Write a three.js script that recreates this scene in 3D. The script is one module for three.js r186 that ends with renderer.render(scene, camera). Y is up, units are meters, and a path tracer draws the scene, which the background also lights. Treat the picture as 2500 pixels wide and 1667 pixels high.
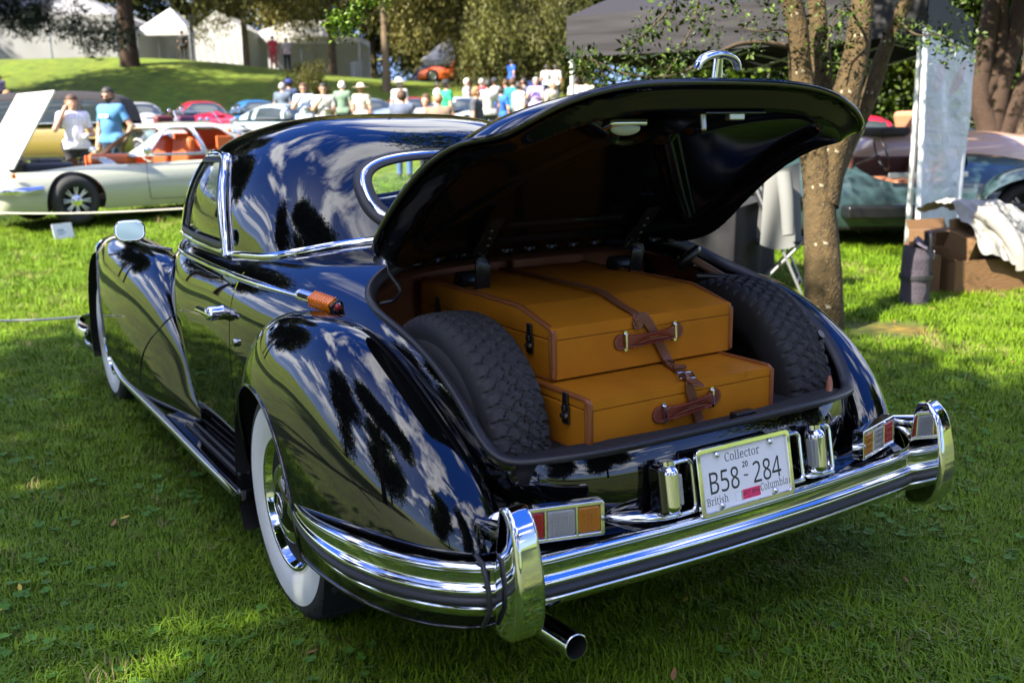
import * as THREE from 'three';
import { mergeGeometries, mergeVertices } from 'three/addons/utils/BufferGeometryUtils.js';
import { RoundedBoxGeometry } from 'three/addons/geometries/RoundedBoxGeometry.js';
import { ImprovedNoise } from 'three/addons/math/ImprovedNoise.js';
import { MarchingCubes } from 'three/addons/objects/MarchingCubes.js';

// ---------------------------------------------------------------- camera, sky, sun, exposure
// world axes: the coupe stands on the origin (ground under its rear axle), its nose towards -z
const scene = new THREE.Scene();
const EYE = new THREE.Vector3(-1.696, 1.389, 2.631);
const camera = new THREE.PerspectiveCamera(38.6, 1024 / 682, 0.05, 900);
camera.position.copy(EYE);
camera.rotation.set(-0.212, -0.552, -0.0185, 'YXZ');
camera.focus = 2.75; camera.userData.fStop = 3.6;
scene.add(camera);

const SUN = new THREE.Vector3(-0.722, 0.68, -0.116).normalize();
const perlin = new ImprovedNoise();
const fbm = (x, y, z, o = 5, gain = 0.5) => { let s = 0, a = 1, f = 1, n = 0; for (let i = 0; i < o; i++) { s += a * perlin.noise(x * f, y * f, z * f + i * 7.3); n += a; a *= gain; f *= 2.03; } return s / n; };
const sstep = (a, b, x) => { const t = Math.min(1, Math.max(0, (x - a) / (b - a))); return t * t * (3 - 2 * t); };
const lerp = (a, b, t) => a + (b - a) * t;
function makeSky() {                      // deep blue September sky with broken fair-weather cloud
  const W = 1536, H = 768, d = new Float32Array(W * H * 4);
  for (let j = 0; j < H; j++) {
    const el = ((j + 0.5) / H - 0.5) * Math.PI, cy = Math.sin(el), ch = Math.cos(el);
    for (let i = 0; i < W; i++) {
      const az = ((i + 0.5) / W - 0.5) * 2 * Math.PI, x = ch * Math.cos(az), z = ch * Math.sin(az), k = (j * W + i) * 4;
      const up = Math.max(0, cy), hz = Math.pow(1 - up, 4);
      let r = lerp(0.020, 0.33, hz), g = lerp(0.092, 0.47, hz), b = lerp(0.46, 0.78, hz);
      const sd = Math.max(0, x * SUN.x + cy * SUN.y + z * SUN.z), glow = 0.35 * Math.pow(sd, 12);
      r += glow; g += glow; b += glow;
      if (cy > 0.02) {                    // clouds on a plane overhead
        const s = 1.5 / (cy + 0.25), px = x * s, pz = z * s;
        const w = fbm(px * 0.8 + 4, pz * 0.8, 1.7, 3) * 0.9;
        const n = fbm(px * 1.35 + w, pz * 2.0 - w, 3.1, 7, 0.55) + 0.34 * fbm(px * 0.45, pz * 0.45, 9.2, 2);
        let c = sstep(-0.04, 0.24, n) * sstep(0.02, 0.16, cy);
        const core = sstep(0.2, 0.5, n), lit = 1.25 - 0.35 * core + 0.9 * Math.pow(sd, 3);
        r = lerp(r, 1.00 * lit, c * 0.92); g = lerp(g, 1.01 * lit, c * 0.92); b = lerp(b, 1.06 * lit, c * 0.92);
      }
      if (cy < 0) { r = 0.10; g = 0.13; b = 0.05; }
      d[k] = r * 0.6; d[k + 1] = g * 0.6; d[k + 2] = b * 0.6; d[k + 3] = 1;
    }
  }
  const t = new THREE.DataTexture(d, W, H, THREE.RGBAFormat, THREE.FloatType);
  t.mapping = THREE.EquirectangularReflectionMapping; t.magFilter = t.minFilter = THREE.LinearFilter; t.wrapS = THREE.RepeatWrapping; t.needsUpdate = true;
  return t;
}
scene.background = makeSky(); scene.environment = scene.background;
scene.backgroundIntensity = 1.0; scene.environmentIntensity = 1.0;
const sun = new THREE.DirectionalLight(new THREE.Color().setRGB(1.0, 0.92, 0.78), 5.0);
sun.position.copy(SUN).multiplyScalar(60); sun.target.position.set(4, 0, -12);
sun.castShadow = true; sun.shadow.mapSize.set(4096, 4096); sun.shadow.radius = 1;
Object.assign(sun.shadow.camera, { left: -60, right: 60, top: 60, bottom: -60, near: 1, far: 200 });
scene.add(sun, sun.target);
const renderer = new THREE.WebGLRenderer({ antialias: true });
renderer.toneMapping = THREE.LinearToneMapping; renderer.toneMappingExposure = 4.0;
renderer.shadowMap.enabled = true;

// ---------------------------------------------------------------- helpers
function rng(seed) { let a = seed >>> 0; return () => { a = (a + 0x6D2B79F5) | 0; let t = Math.imul(a ^ (a >>> 15), 1 | a); t = (t + Math.imul(t ^ (t >>> 7), 61 | t)) ^ t; return ((t ^ (t >>> 14)) >>> 0) / 4294967296; }; }
const V = (x, y, z) => new THREE.Vector3(x, y, z);
const used = {};
function numbered(n) { used[n] = (used[n] ?? -1) + 1; return used[n] ? `${n}_${String(used[n]).padStart(3, '0')}` : n; }
function tag(o, label, category, group, kind) { if (label) o.userData.label = label; if (category) o.userData.category = category; if (group) o.userData.group = group; if (kind) o.userData.kind = kind; return o; }
function base(name, p = [0, 0, 0], turn = 0) { const g = new THREE.Group(); g.name = numbered(name); g.position.set(...p); g.rotation.y = turn; scene.add(g); return g; }
function mesh(name, geo, mat, parent) {
  const g = Array.isArray(geo) ? merge(geo) : geo; const m = new THREE.Mesh(g, mat);
  m.name = parent ? name : numbered(name); m.castShadow = m.receiveShadow = true; (parent || scene).add(m); return m;
}
function merge(list) {
  const l = list.map(g => { const h = g.index ? g.toNonIndexed() : g; for (const k of Object.keys(h.attributes)) if (!['position', 'normal', 'uv'].includes(k)) h.deleteAttribute(k); if (!h.attributes.normal) h.computeVertexNormals(); if (!h.attributes.uv) h.setAttribute('uv', new THREE.Float32BufferAttribute(new Float32Array(h.attributes.position.count * 2), 2)); return h; });
  return mergeGeometries(l);
}
// natural cubic spline through [t, value] columns
function cubic(xs, ys) {
  const n = xs.length, a = new Array(n).fill(0), l = new Array(n).fill(1), mu = new Array(n).fill(0), zz = new Array(n).fill(0), c = new Array(n).fill(0);
  for (let i = 1; i < n - 1; i++) { const h0 = xs[i] - xs[i - 1], h1 = xs[i + 1] - xs[i]; a[i] = 3 * ((ys[i + 1] - ys[i]) / h1 - (ys[i] - ys[i - 1]) / h0); l[i] = 2 * (xs[i + 1] - xs[i - 1]) - h0 * mu[i - 1]; mu[i] = h1 / l[i]; zz[i] = (a[i] - h0 * zz[i - 1]) / l[i]; }
  for (let i = n - 2; i >= 0; i--) c[i] = zz[i] - mu[i] * c[i + 1];
  return x => {
    let i = 0; while (i < n - 2 && x > xs[i + 1]) i++;
    const h = xs[i + 1] - xs[i], d = (c[i + 1] - c[i]) / (3 * h), b = (ys[i + 1] - ys[i]) / h - h * (c[i + 1] + 2 * c[i]) / 3, t = x - xs[i];
    if (x < xs[0]) return ys[0] + b * t;
    if (x > xs[n - 1]) { const hh = h; return ys[n - 1] + (b + 2 * c[i] * hh + 3 * d * hh * hh) * (x - xs[n - 1]); }
    return ys[i] + b * t + c[i] * t * t + d * t * t * t;
  };
}
const key = (pairs) => cubic(pairs.map(p => p[0]), pairs.map(p => p[1]));
// smooth curve through points of any dimension, parameter 0..1 by chord length
function curve(pts) {
  const t = [0]; for (let i = 1; i < pts.length; i++) t.push(t[i - 1] + Math.hypot(...pts[i].map((v, k) => v - pts[i - 1][k])));
  const L = t[t.length - 1], s = t.map(v => v / L), f = pts[0].map((_, k) => cubic(s, pts.map(p => p[k])));
  const fn = u => f.map(g => g(u)); fn.length3 = L; fn.stops = s; return fn;
}
// surface S(u,v) -> [x,y,z] on a grid with exact normals, cut where keep(P,u,v) <= 0; .loops holds the cut edges
function patch(S, u0, u1, nu, v0, v1, nv, { keep, flip = false, uv = [1, 1] } = {}) {
  const eu = (u1 - u0) / nu * 0.05, ev = (v1 - v0) / nv * 0.05;
  const nrm = (u, v) => {
    const a = S(u + eu, v), b = S(u - eu, v), c = S(u, v + ev), d = S(u, v - ev);
    const ax = a[0] - b[0], ay = a[1] - b[1], az = a[2] - b[2], bx = c[0] - d[0], by = c[1] - d[1], bz = c[2] - d[2];
    let x = ay * bz - az * by, y = az * bx - ax * bz, z = ax * by - ay * bx; const l = (flip ? -1 : 1) / (Math.hypot(x, y, z) || 1); return [x * l, y * l, z * l];
  };
  const U = i => u0 + (u1 - u0) * i / nu, Vv = j => v0 + (v1 - v0) * j / nv;
  const P = [], F = [], id = new Map(), pos = [], nor = [], tex = [], idx = [], cut = new Map(), segs = [];
  for (let j = 0; j <= nv; j++) for (let i = 0; i <= nu; i++) { const p = S(U(i), Vv(j)); P.push(p); F.push(keep ? keep(p, U(i), Vv(j)) : 1); }
  const add = (p, u, v) => { const n = nrm(u, v); pos.push(...p); nor.push(...n); tex.push(u * uv[0], v * uv[1]); return pos.length / 3 - 1; };
  const vert = k => { if (!id.has(k)) { const i = k % (nu + 1), j = (k - i) / (nu + 1); id.set(k, add(P[k], U(i), Vv(j))); } return id.get(k); };
  const edge = (a, b) => {
    if (a > b) [a, b] = [b, a]; const e = a * 4194304 + b; if (cut.has(e)) return cut.get(e);
    const ia = a % (nu + 1), ja = (a - ia) / (nu + 1), ib = b % (nu + 1), jb = (b - ib) / (nu + 1);
    let lo = 0, hi = 1; const fa = F[a] > 0; let u, v, p;
    for (let k = 0; k < 18; k++) { const m = (lo + hi) / 2; u = lerp(U(ia), U(ib), m); v = lerp(Vv(ja), Vv(jb), m); p = S(u, v); if ((keep(p, u, v) > 0) === fa) lo = m; else hi = m; }
    const r = add(p, u, v); cut.set(e, r); return r;
  };
  const tri = (a, b, c) => {
    const s = [F[a] > 0, F[b] > 0, F[c] > 0], n = s[0] + s[1] + s[2]; if (!n) return;
    if (n === 3) { idx.push(vert(a), vert(b), vert(c)); return; }
    const T = [a, b, c];
    if (n === 1) { const k = s.indexOf(true), A = T[k], B = T[(k + 1) % 3], C = T[(k + 2) % 3], x = edge(A, B), y = edge(A, C); idx.push(vert(A), x, y); segs.push([x, y]); }
    else { const k = s.indexOf(false), A = T[k], B = T[(k + 1) % 3], C = T[(k + 2) % 3], x = edge(A, B), y = edge(A, C); idx.push(x, vert(B), vert(C), x, vert(C), y); segs.push([y, x]); }
  };
  for (let j = 0; j < nv; j++) for (let i = 0; i < nu; i++) { const a = j * (nu + 1) + i, b = a + 1, c = a + nu + 1, d = c + 1; if (flip) { tri(a, c, b); tri(b, c, d); } else { tri(a, b, c); tri(b, d, c); } }
  const g = new THREE.BufferGeometry(); g.setAttribute('position', new THREE.Float32BufferAttribute(pos, 3)); g.setAttribute('normal', new THREE.Float32BufferAttribute(nor, 3)); g.setAttribute('uv', new THREE.Float32BufferAttribute(tex, 2)); g.setIndex(idx);
  // chain the cut edges
  const nb = new Map(); for (const [a, b] of segs) { (nb.get(a) || nb.set(a, []).get(a)).push(b); (nb.get(b) || nb.set(b, []).get(b)).push(a); }
  const seen = new Set(), loops = [];
  const walk = s => { const out = [s]; seen.add(s); let c = s; for (;;) { const n = (nb.get(c) || []).find(k => !seen.has(k)); if (n === undefined) break; seen.add(n); out.push(n); c = n; } return out; };
  const ends = [...nb.keys()].filter(k => nb.get(k).length === 1);
  for (const k of [...ends, ...nb.keys()]) if (!seen.has(k)) { const w = walk(k); if (w.length > 4) { const closed = !ends.includes(k); loops.push({ closed, pts: w.map(q => V(pos[3 * q], pos[3 * q + 1], pos[3 * q + 2])), nor: w.map(q => V(nor[3 * q], nor[3 * q + 1], nor[3 * q + 2])) }); } }
  g.loops = loops.sort((a, b) => b.pts.length - a.pts.length); return g;
}
// even spacing along a polyline (with its normals), lightly smoothed
function evenly(loop, step, smooth = 2) {
  let { pts, nor, closed } = loop; const P = pts.map(p => p.clone()), N = nor.map(p => p.clone());
  if (closed) { P.push(P[0].clone()); N.push(N[0].clone()); }
  const acc = [0]; for (let i = 1; i < P.length; i++) acc.push(acc[i - 1] + P[i].distanceTo(P[i - 1]));
  const L = acc[acc.length - 1], n = Math.max(4, Math.round(L / step)), op = [], on = []; let k = 0;
  for (let i = 0; i < (closed ? n : n + 1); i++) { const s = L * i / n; while (k < acc.length - 2 && acc[k + 1] < s) k++; const t = (s - acc[k]) / Math.max(1e-9, acc[k + 1] - acc[k]); op.push(P[k].clone().lerp(P[k + 1], t)); on.push(N[k].clone().lerp(N[k + 1], t).normalize()); }
  for (let r = 0; r < smooth; r++) { const q = op.map((p, i) => { const m = op.length, a = closed ? op[(i + m - 1) % m] : op[Math.max(0, i - 1)], b = closed ? op[(i + 1) % m] : op[Math.min(m - 1, i + 1)]; return p.clone().multiplyScalar(2).add(a).add(b).multiplyScalar(0.25); }); q.forEach((p, i) => { if (closed || (i && i < op.length - 1)) op[i].copy(p); }); }
  return { pts: op, nor: on, closed };
}
// profile [[side, out], ...] swept along a path whose normals say where out is
function sweep(path, profile, { closedProfile = true, scale = null, ends = true } = {}) {
  const { pts, nor, closed } = path, n = pts.length, m = profile.length, pos = [], idx = [], tex = []; let run = 0;
  for (let i = 0; i < n + (closed ? 1 : 0); i++) {
    const k = i % n, a = closed ? pts[(k + n - 1) % n] : pts[Math.max(0, k - 1)], b = closed ? pts[(k + 1) % n] : pts[Math.min(n - 1, k + 1)];
    const T = b.clone().sub(a).normalize(), N = nor[k].clone().addScaledVector(T, -nor[k].dot(T)).normalize(), B = T.clone().cross(N), s = scale ? scale(i / (n - 1), k) : 1;
    if (i) run += pts[k].distanceTo(pts[(k + n - 1) % n]);
    const mm = closedProfile ? m + 1 : m; let pr = 0;
    for (let j = 0; j < mm; j++) { const q = profile[j % m]; if (j) pr += Math.hypot(q[0] - profile[j - 1][0], q[1] - profile[j - 1][1]); const p = pts[k].clone().addScaledVector(B, q[0] * s).addScaledVector(N, q[1] * s); pos.push(p.x, p.y, p.z); tex.push(run, pr); }
  }
  const mm = closedProfile ? m + 1 : m, rows = n + (closed ? 1 : 0);
  for (let i = 0; i < rows - 1; i++) for (let j = 0; j < mm - 1; j++) { const a = i * mm + j, b = a + 1, c = a + mm, d = c + 1; idx.push(a, b, c, b, d, c); }
  const g = new THREE.BufferGeometry(); g.setAttribute('position', new THREE.Float32BufferAttribute(pos, 3)); g.setAttribute('uv', new THREE.Float32BufferAttribute(tex, 2)); g.setIndex(idx);
  g.computeVertexNormals();
  const nn = g.attributes.normal;         // weld the seams
  const weld = (a, b) => { const v = V(nn.getX(a) + nn.getX(b), nn.getY(a) + nn.getY(b), nn.getZ(a) + nn.getZ(b)).normalize(); nn.setXYZ(a, v.x, v.y, v.z); nn.setXYZ(b, v.x, v.y, v.z); };
  if (closedProfile) for (let i = 0; i < rows; i++) weld(i * mm, i * mm + m);
  if (closed) for (let j = 0; j < mm; j++) weld(j, (rows - 1) * mm + j);
  const out = [g];
  if (!closed && ends && closedProfile) for (const e of [0, rows - 1]) {
    const p = [], ix = []; let c = V(0, 0, 0);
    for (let j = 0; j < m; j++) { const v = V(pos[(e * mm + j) * 3], pos[(e * mm + j) * 3 + 1], pos[(e * mm + j) * 3 + 2]); p.push(v.x, v.y, v.z); c.add(v); }
    c.multiplyScalar(1 / m); p.push(c.x, c.y, c.z); for (let j = 0; j < m; j++) e ? ix.push(j, (j + 1) % m, m) : ix.push((j + 1) % m, j, m);
    const h = new THREE.BufferGeometry(); h.setAttribute('position', new THREE.Float32BufferAttribute(p, 3)); h.setIndex(ix); h.computeVertexNormals(); out.push(h);
  }
  return merge(out);
}
const ring = (r, n = 10, rx = r) => Array.from({ length: n }, (_, i) => [Math.cos(i / n * 2 * Math.PI) * rx, Math.sin(i / n * 2 * Math.PI) * r]);
const pathOf = (pts, up = [0, 1, 0], n = 0) => { const c = curve(pts), k = n || Math.max(8, Math.round(c.length3 / 0.02)), P = [], N = []; for (let i = 0; i <= k; i++) { P.push(V(...c(i / k))); N.push(V(...up)); } return { pts: P, nor: N, closed: false }; };
function tube(pts, r, seg = 8, r2 = r) { const c = new THREE.CatmullRomCurve3(pts.map(p => V(...p)), false, 'centripetal'); const n = Math.max(2, Math.min(60, (pts.length - 1) * 6)); const g = new THREE.TubeGeometry(c, n, 1, seg, false); const p = g.attributes.position, ctr = Array.from({ length: n + 1 }, (_, i) => c.getPointAt(i / n)); for (let i = 0; i <= n; i++) for (let j = 0; j <= seg; j++) { const k = i * (seg + 1) + j, v = V(p.getX(k), p.getY(k), p.getZ(k)).sub(ctr[i]).multiplyScalar(lerp(r, r2, i / n)).add(ctr[i]); p.setXYZ(k, v.x, v.y, v.z); } return g; }
const place = (g, x, y, z, rx = 0, ry = 0, rz = 0) => { g.applyMatrix4(new THREE.Matrix4().compose(V(x, y, z), new THREE.Quaternion().setFromEuler(new THREE.Euler(rx, ry, rz)), V(1, 1, 1))); return g; };
const rbox = (w, h, d, r = 0.01, s = 2) => new RoundedBoxGeometry(w, h, d, s, Math.min(r, w / 2.01, h / 2.01, d / 2.01));
const cyl = (r0, r1, h, n = 20, open = false) => new THREE.CylinderGeometry(r0, r1, h, n, 1, open);
const bar = (a, b, r, n = 8, r2 = r) => { const A = V(...a), B = V(...b), g = cyl(r2, r, A.distanceTo(B), n); g.applyQuaternion(new THREE.Quaternion().setFromUnitVectors(V(0, 1, 0), B.clone().sub(A).normalize())); const m = A.add(B).multiplyScalar(0.5); g.translate(m.x, m.y, m.z); return g; };
const lathe = (pts, n = 40) => new THREE.LatheGeometry(pts.map(p => new THREE.Vector2(p[0], p[1])), n);
const mirrorX = g => { const h = g.clone(); h.scale(-1, 1, 1); if (h.index) { const ix = h.index.array; for (let i = 0; i < ix.length; i += 3) { const t = ix[i]; ix[i] = ix[i + 1]; ix[i + 1] = t; } } else { for (const k of Object.keys(h.attributes)) { const a = h.attributes[k], s = a.itemSize; for (let i = 0; i < a.count; i += 3) for (let c = 0; c < s; c++) { const t = a.array[i * s + c]; a.array[i * s + c] = a.array[(i + 1) * s + c]; a.array[(i + 1) * s + c] = t; } } } return h; };
// a point seen at (u, v) of the 2352 x 1568 view, `depth` metres along the camera's axis: used once to survey positions
const AX = (() => { camera.updateMatrixWorld(); const e = camera.matrixWorld.elements; return { r: V(e[0], e[1], e[2]), u: V(e[4], e[5], e[6]), f: V(-e[8], -e[9], -e[10]) }; })();
const FOC = 2239.6;
const survey = (u, v, depth) => EYE.clone().addScaledVector(AX.f, depth).addScaledVector(AX.r, depth * (u - 1176) / FOC).addScaledVector(AX.u, -depth * (v - 784) / FOC);
// plan coordinates seen from the eye: metres ahead, metres to the right
const plan = (ahead, side) => [EYE.x + 0.5244 * ahead + 0.8515 * side, EYE.z - 0.8515 * ahead + 0.5244 * side];
const unplan = (x, z) => { const dx = x - EYE.x, dz = z - EYE.z; return [0.5244 * dx - 0.8515 * dz, 0.8515 * dx + 0.5244 * dz]; };

// ---------------------------------------------------------------- materials
const C = (r, g, b) => new THREE.Color().setRGB(r, g, b);
const std = (c, rough, o = {}) => new THREE.MeshStandardMaterial({ color: C(...c), roughness: rough, ...o });
function canvasTex(w, h, draw, srgb = true) { const c = document.createElement('canvas'); c.width = w; c.height = h; draw(c.getContext('2d'), w, h); const t = new THREE.CanvasTexture(c); if (srgb) t.colorSpace = THREE.SRGBColorSpace; t.wrapS = t.wrapT = THREE.RepeatWrapping; t.anisotropy = 8; return t; }
function dataTex(n, f, srgb = false) { const d = new Uint8Array(n * n * 4); for (let j = 0; j < n; j++) for (let i = 0; i < n; i++) { const v = f(i / n, j / n), k = (j * n + i) * 4; for (let c = 0; c < 3; c++) d[k + c] = Math.max(0, Math.min(255, (Array.isArray(v) ? v[c] : v) * 255)); d[k + 3] = 255; } const t = new THREE.DataTexture(d, n, n); t.wrapS = t.wrapT = THREE.RepeatWrapping; t.magFilter = THREE.LinearFilter; t.minFilter = THREE.LinearMipmapLinearFilter; t.generateMipmaps = true; if (srgb) t.colorSpace = THREE.SRGBColorSpace; t.needsUpdate = true; return t; }
// noise that repeats without a seam
const tileNoise = (x, y, f, o = 4, z = 0) => { const w = (a, b) => fbm(a * f, b * f, z, o); return w(x, y) * (1 - x) * (1 - y) + w(x - 1, y) * x * (1 - y) + w(x, y - 1) * (1 - x) * y + w(x - 1, y - 1) * x * y; };
const rep = (t, x, y = x) => { const c = t.clone(); c.repeat.set(x, y); c.needsUpdate = true; return c; };
const grain = dataTex(256, (x, y) => 0.5 + 0.55 * tileNoise(x, y, 26, 3) + 0.25 * tileNoise(x, y, 60, 2, 5));
const soft = dataTex(256, (x, y) => 0.5 + 0.7 * tileNoise(x, y, 7, 5, 2));
const M = {
  paint: new THREE.MeshPhysicalMaterial({ color: C(0.0025, 0.0025, 0.003), roughness: 0.02, ior: 1.78 }),
  under: std([0.006, 0.006, 0.006], 0.75),
  chrome: std([0.80, 0.81, 0.83], 0.035, { metalness: 1 }),
  satin: std([0.55, 0.56, 0.58], 0.28, { metalness: 1 }),
  rubber: std([0.018, 0.018, 0.019], 0.62, { bumpMap: rep(grain, 6), bumpScale: 0.0006 }),
  innerPaint: new THREE.MeshPhysicalMaterial({ color: C(0.003, 0.003, 0.0035), roughness: 0.10, ior: 1.34 }),
  seal: std([0.022, 0.022, 0.026], 0.45),
  tread: std([0.024, 0.024, 0.025], 0.7, { bumpMap: rep(grain, 8, 3), bumpScale: 0.001 }),
  white: std([0.74, 0.73, 0.70], 0.5),
  glass: new THREE.MeshPhysicalMaterial({ color: C(0.93, 0.97, 0.95), roughness: 0.0, transmission: 1, thickness: 0, ior: 1.5 }),
  carpet: std([0.012, 0.012, 0.014], 0.95, { bumpMap: rep(grain, 10), bumpScale: 0.003 }),
  tanLining: std([0.36, 0.135, 0.052], 0.62, { bumpMap: rep(grain, 4), bumpScale: 0.0008 }),
  blackMetal: std([0.010, 0.010, 0.011], 0.3),
};
const stripes = dataTex(64, (x) => 0.5 + 0.5 * Math.cos(x * Math.PI * 16));
// ================================================================ the black coupe
const coupe = base('black_coupe');
tag(coupe, 'glossy black vintage coupe with chrome bumpers, whitewall tyres and open boot full of luggage', 'car');
const sgnpow = (v, p) => Math.sign(v) * Math.pow(Math.abs(v), p);
// centre line of the lower body, cowl to bumper: [z, y, half width, side depth, squareness]
const BODY = [[-3.55, 0.92, 0.22, 0.5, 3.2], [-2.9, 1.0, 0.40, 0.5, 3.4], [-2.2, 1.02, 0.62, 0.5, 3.8], [-1.75, 1.04, 0.775, 0.55, 4.3], [-1.1, 1.055, 0.812, 0.56, 4.5], [-0.55, 1.058, 0.80, 0.55, 4.4], [-0.18, 1.052, 0.765, 0.52, 4.2], [0.08, 1.036, 0.735, 0.47, 4.0],
  [0.3, 0.998, 0.715, 0.41, 4.2], [0.5, 0.942, 0.695, 0.37, 4.2], [0.68, 0.868, 0.675, 0.37, 4.0], [0.82, 0.775, 0.652, 0.38, 3.7], [0.905, 0.685, 0.632, 0.42, 3.3], [0.94, 0.59, 0.622, 0.44, 3.3], [0.935, 0.48, 0.60, 0.44, 3.2], [0.90, 0.38, 0.57, 0.44, 3.2]];
const bodyT = [0]; for (let i = 1; i < BODY.length; i++) bodyT.push(bodyT[i - 1] + Math.hypot(BODY[i][0] - BODY[i - 1][0], BODY[i][1] - BODY[i - 1][1]));
const bodyF = [0, 1, 2, 3, 4].map(k => cubic(bodyT, BODY.map(r => r[k])));
const BODY_L = bodyT[bodyT.length - 1];
const bodyAtZ = z => { let i = 0; while (i < BODY.length - 2 && BODY[i + 1][0] < z) i++; return lerp(bodyT[i], bodyT[i + 1], (z - BODY[i][0]) / (BODY[i + 1][0] - BODY[i][0])); };
// a = angle across (-1.. 1 turns from the left sill over the top to the right sill), v = metres along the centre line
function bodyS(a, v, off = 0) {
  const z = bodyF[0](v), y = bodyF[1](v), W = bodyF[2](v), D = bodyF[3](v), n = bodyF[4](v);
  const e = 0.01, dz = bodyF[0](v + e) - bodyF[0](v - e), dy = bodyF[1](v + e) - bodyF[1](v - e), l = Math.hypot(dz, dy), ny = dz / l, nz = -dy / l;
  const t = a * Math.PI / 2, s = Math.sin(t), c = Math.cos(t), r = Math.pow(Math.pow(Math.abs(s), n) + Math.pow(Math.max(0, c), n), -1 / n);
  let sx = r * s, g = 1 - r * c;
  let down = D * g; if (Math.abs(a) > 1) { sx = Math.sign(a) * 1; down = D * (1 + (Math.abs(a) - 1) * 1.6); }
  const k = off ? off : 0;
  return [W * sx * (1 - k * 0.0) , y - (down + k) * ny, z - (down + k) * nz];
}
const bodyTop = (x, z) => { const v = bodyAtZ(z); let lo = -1, hi = 0; for (let i = 0; i < 24; i++) { const m = (lo + hi) / 2; if (bodyS(m, v)[0] < -Math.abs(x)) lo = m; else hi = m; } return bodyS(lo, v)[1]; };
// boot opening in (x, metres along the centre line)
const V_HINGE = bodyAtZ(0.07), V_SILL = bodyAtZ(0.915), V_MID = (V_HINGE + V_SILL) / 2, V_HALF = (V_SILL - V_HINGE) / 2;
const openW = v => lerp(0.655, 0.615, sstep(0, 1, (v - V_HINGE) / (V_SILL - V_HINGE)));
const openF = (x, v, grow = 0) => { const w = openW(v) + grow, q = (v - V_MID) / (V_HALF + grow); return Math.pow(Math.abs(x / w), 6.4) + Math.pow(Math.abs(q), 6.4) - 1; };
const wheelArch = (zc, yc, a, b) => (p) => ((p[2] - zc) / a) ** 2 + ((p[1] - yc) / b) ** 2 - 1;
const DOOR = { z0: -1.72, z1: -0.675 };
const bodyKeep = p => p[1] - 0.30;
const doorF = (p, a) => Math.abs(a) < 0.5 ? -1 : Math.min(p[2] - (-1.70 - 0.10 * (p[1] - 0.6)), (-0.672 + 1.1 * Math.max(0, p[1] - 0.93)) - p[2], p[1] - 0.345, 0.985 - p[1]);
{
  const keep = (p, a, v) => Math.min(openF(p[0], v), bodyKeep(p), -0.0035 - doorF(p, a));
  const shell = patch((a, v) => bodyS(a, v), -1.45, 1.45, 150, 0.0, BODY_L, 260, { keep });
  mesh('body_shell', shell, M.paint, coupe);
  const rim = shell.loops.find(l => l.closed && l.pts.every(p => p.z > -0.3));
  const rimE = evenly(rim, 0.02, 3);
  // rolled rim and rubber seal round the boot opening
  const seal = sweep(rimE, [[-0.007, -0.006], [-0.008, 0.003], [-0.005, 0.007], [0, 0.0065], [0.003, 0.003], [0.007, 0.006], [0.012, 0.003], [0.013, -0.008], [0.010, -0.03], [-0.004, -0.03]]);
  mesh('boot_seal', seal, M.seal, coupe);
}
// rear fenders: a pontoon, domed outwards from its side outline
function pontoon({ outline, focus, xc, W, k = 2.35, keep, nt = 46, na = 150, tmax = 1.0 }) {
  const pol = outline.map(([z, y]) => [Math.atan2(y - focus[1], z - focus[0]), Math.hypot(z - focus[0], y - focus[1])]).sort((a, b) => a[0] - b[0]);
  const n = pol.length, xs = [], ys = []; for (let r = -1; r <= 1; r++) for (let i = 0; i < n; i++) { xs.push(pol[i][0] + r * 2 * Math.PI); ys.push(pol[i][1]); }
  const R = cubic(xs, ys);
  const S = (ph, tau) => { const s = Math.sin(tau * Math.PI / 2), c = Math.cos(tau * Math.PI / 2), q = Math.pow(Math.max(1e-6, s), 2 / k), h = sgnpow(c, 2 / k), r = R(ph) * q, z = focus[0] + r * Math.cos(ph), y = focus[1] + r * Math.sin(ph); return [xc(z, y) - W(z, y) * h, y, z]; };
  return patch(S, -Math.PI, Math.PI, na, 0.02, tmax, nt, { keep, flip: true });
}
const REAR = { focus: [0.17, 0.42], outline: [[-0.475, 0.30], [-0.485, 0.42], [-0.462, 0.56], [-0.395, 0.70], [-0.28, 0.812], [-0.10, 0.885], [0.10, 0.905], [0.30, 0.892], [0.50, 0.826], [0.67, 0.728], [0.80, 0.608], [0.872, 0.48], [0.885, 0.36], [0.83, 0.24], [0.6, 0.16], [0.2, 0.14], [-0.25, 0.17]],
  xc: key([[-0.6, -0.765], [-0.1, -0.755], [0.2, -0.745], [0.45, -0.738], [0.65, -0.722], [0.8, -0.695], [0.95, -0.655]]), W: () => 0.185 };
const rearArch = wheelArch(-0.088, 0.30, 0.372, 0.378);
{
  const L = pontoon({ ...REAR, keep: p => Math.min(p[1] - 0.295, p[0] < REAR.xc(p[2]) ? rearArch(p) : 1, p[0] > -0.52 ? -1 : 1), tmax: 1.7, nt: 70, na: 200 });
  const lips = L.loops.slice(0, 3).map(l => evenly(l, 0.012, 2));
  const lip = lips.filter(l => l.pts.some(p => p.y > 0.6 && p.x < -0.85));
  const lg = lip.map(l => sweep(l, ring(0.006, 8)));
  const well = (s) => { const g = patch((t, x) => [x, 0.30 + 0.40 * Math.sin(t), -0.08 + 0.40 * Math.cos(t)], -0.5, Math.PI + 0.5, 24, -0.87, -0.60, 3); return g; };
  for (const s of [1, -1]) {
    const f = mesh('rear_fender', s > 0 ? L : mirrorX(L), M.paint, coupe);
    mesh('fender_lip', lg.map(g => s > 0 ? g : mirrorX(g)), M.paint, f);
    mesh('wheel_well', s > 0 ? well() : mirrorX(well()), M.under, f);
  }
}
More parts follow.
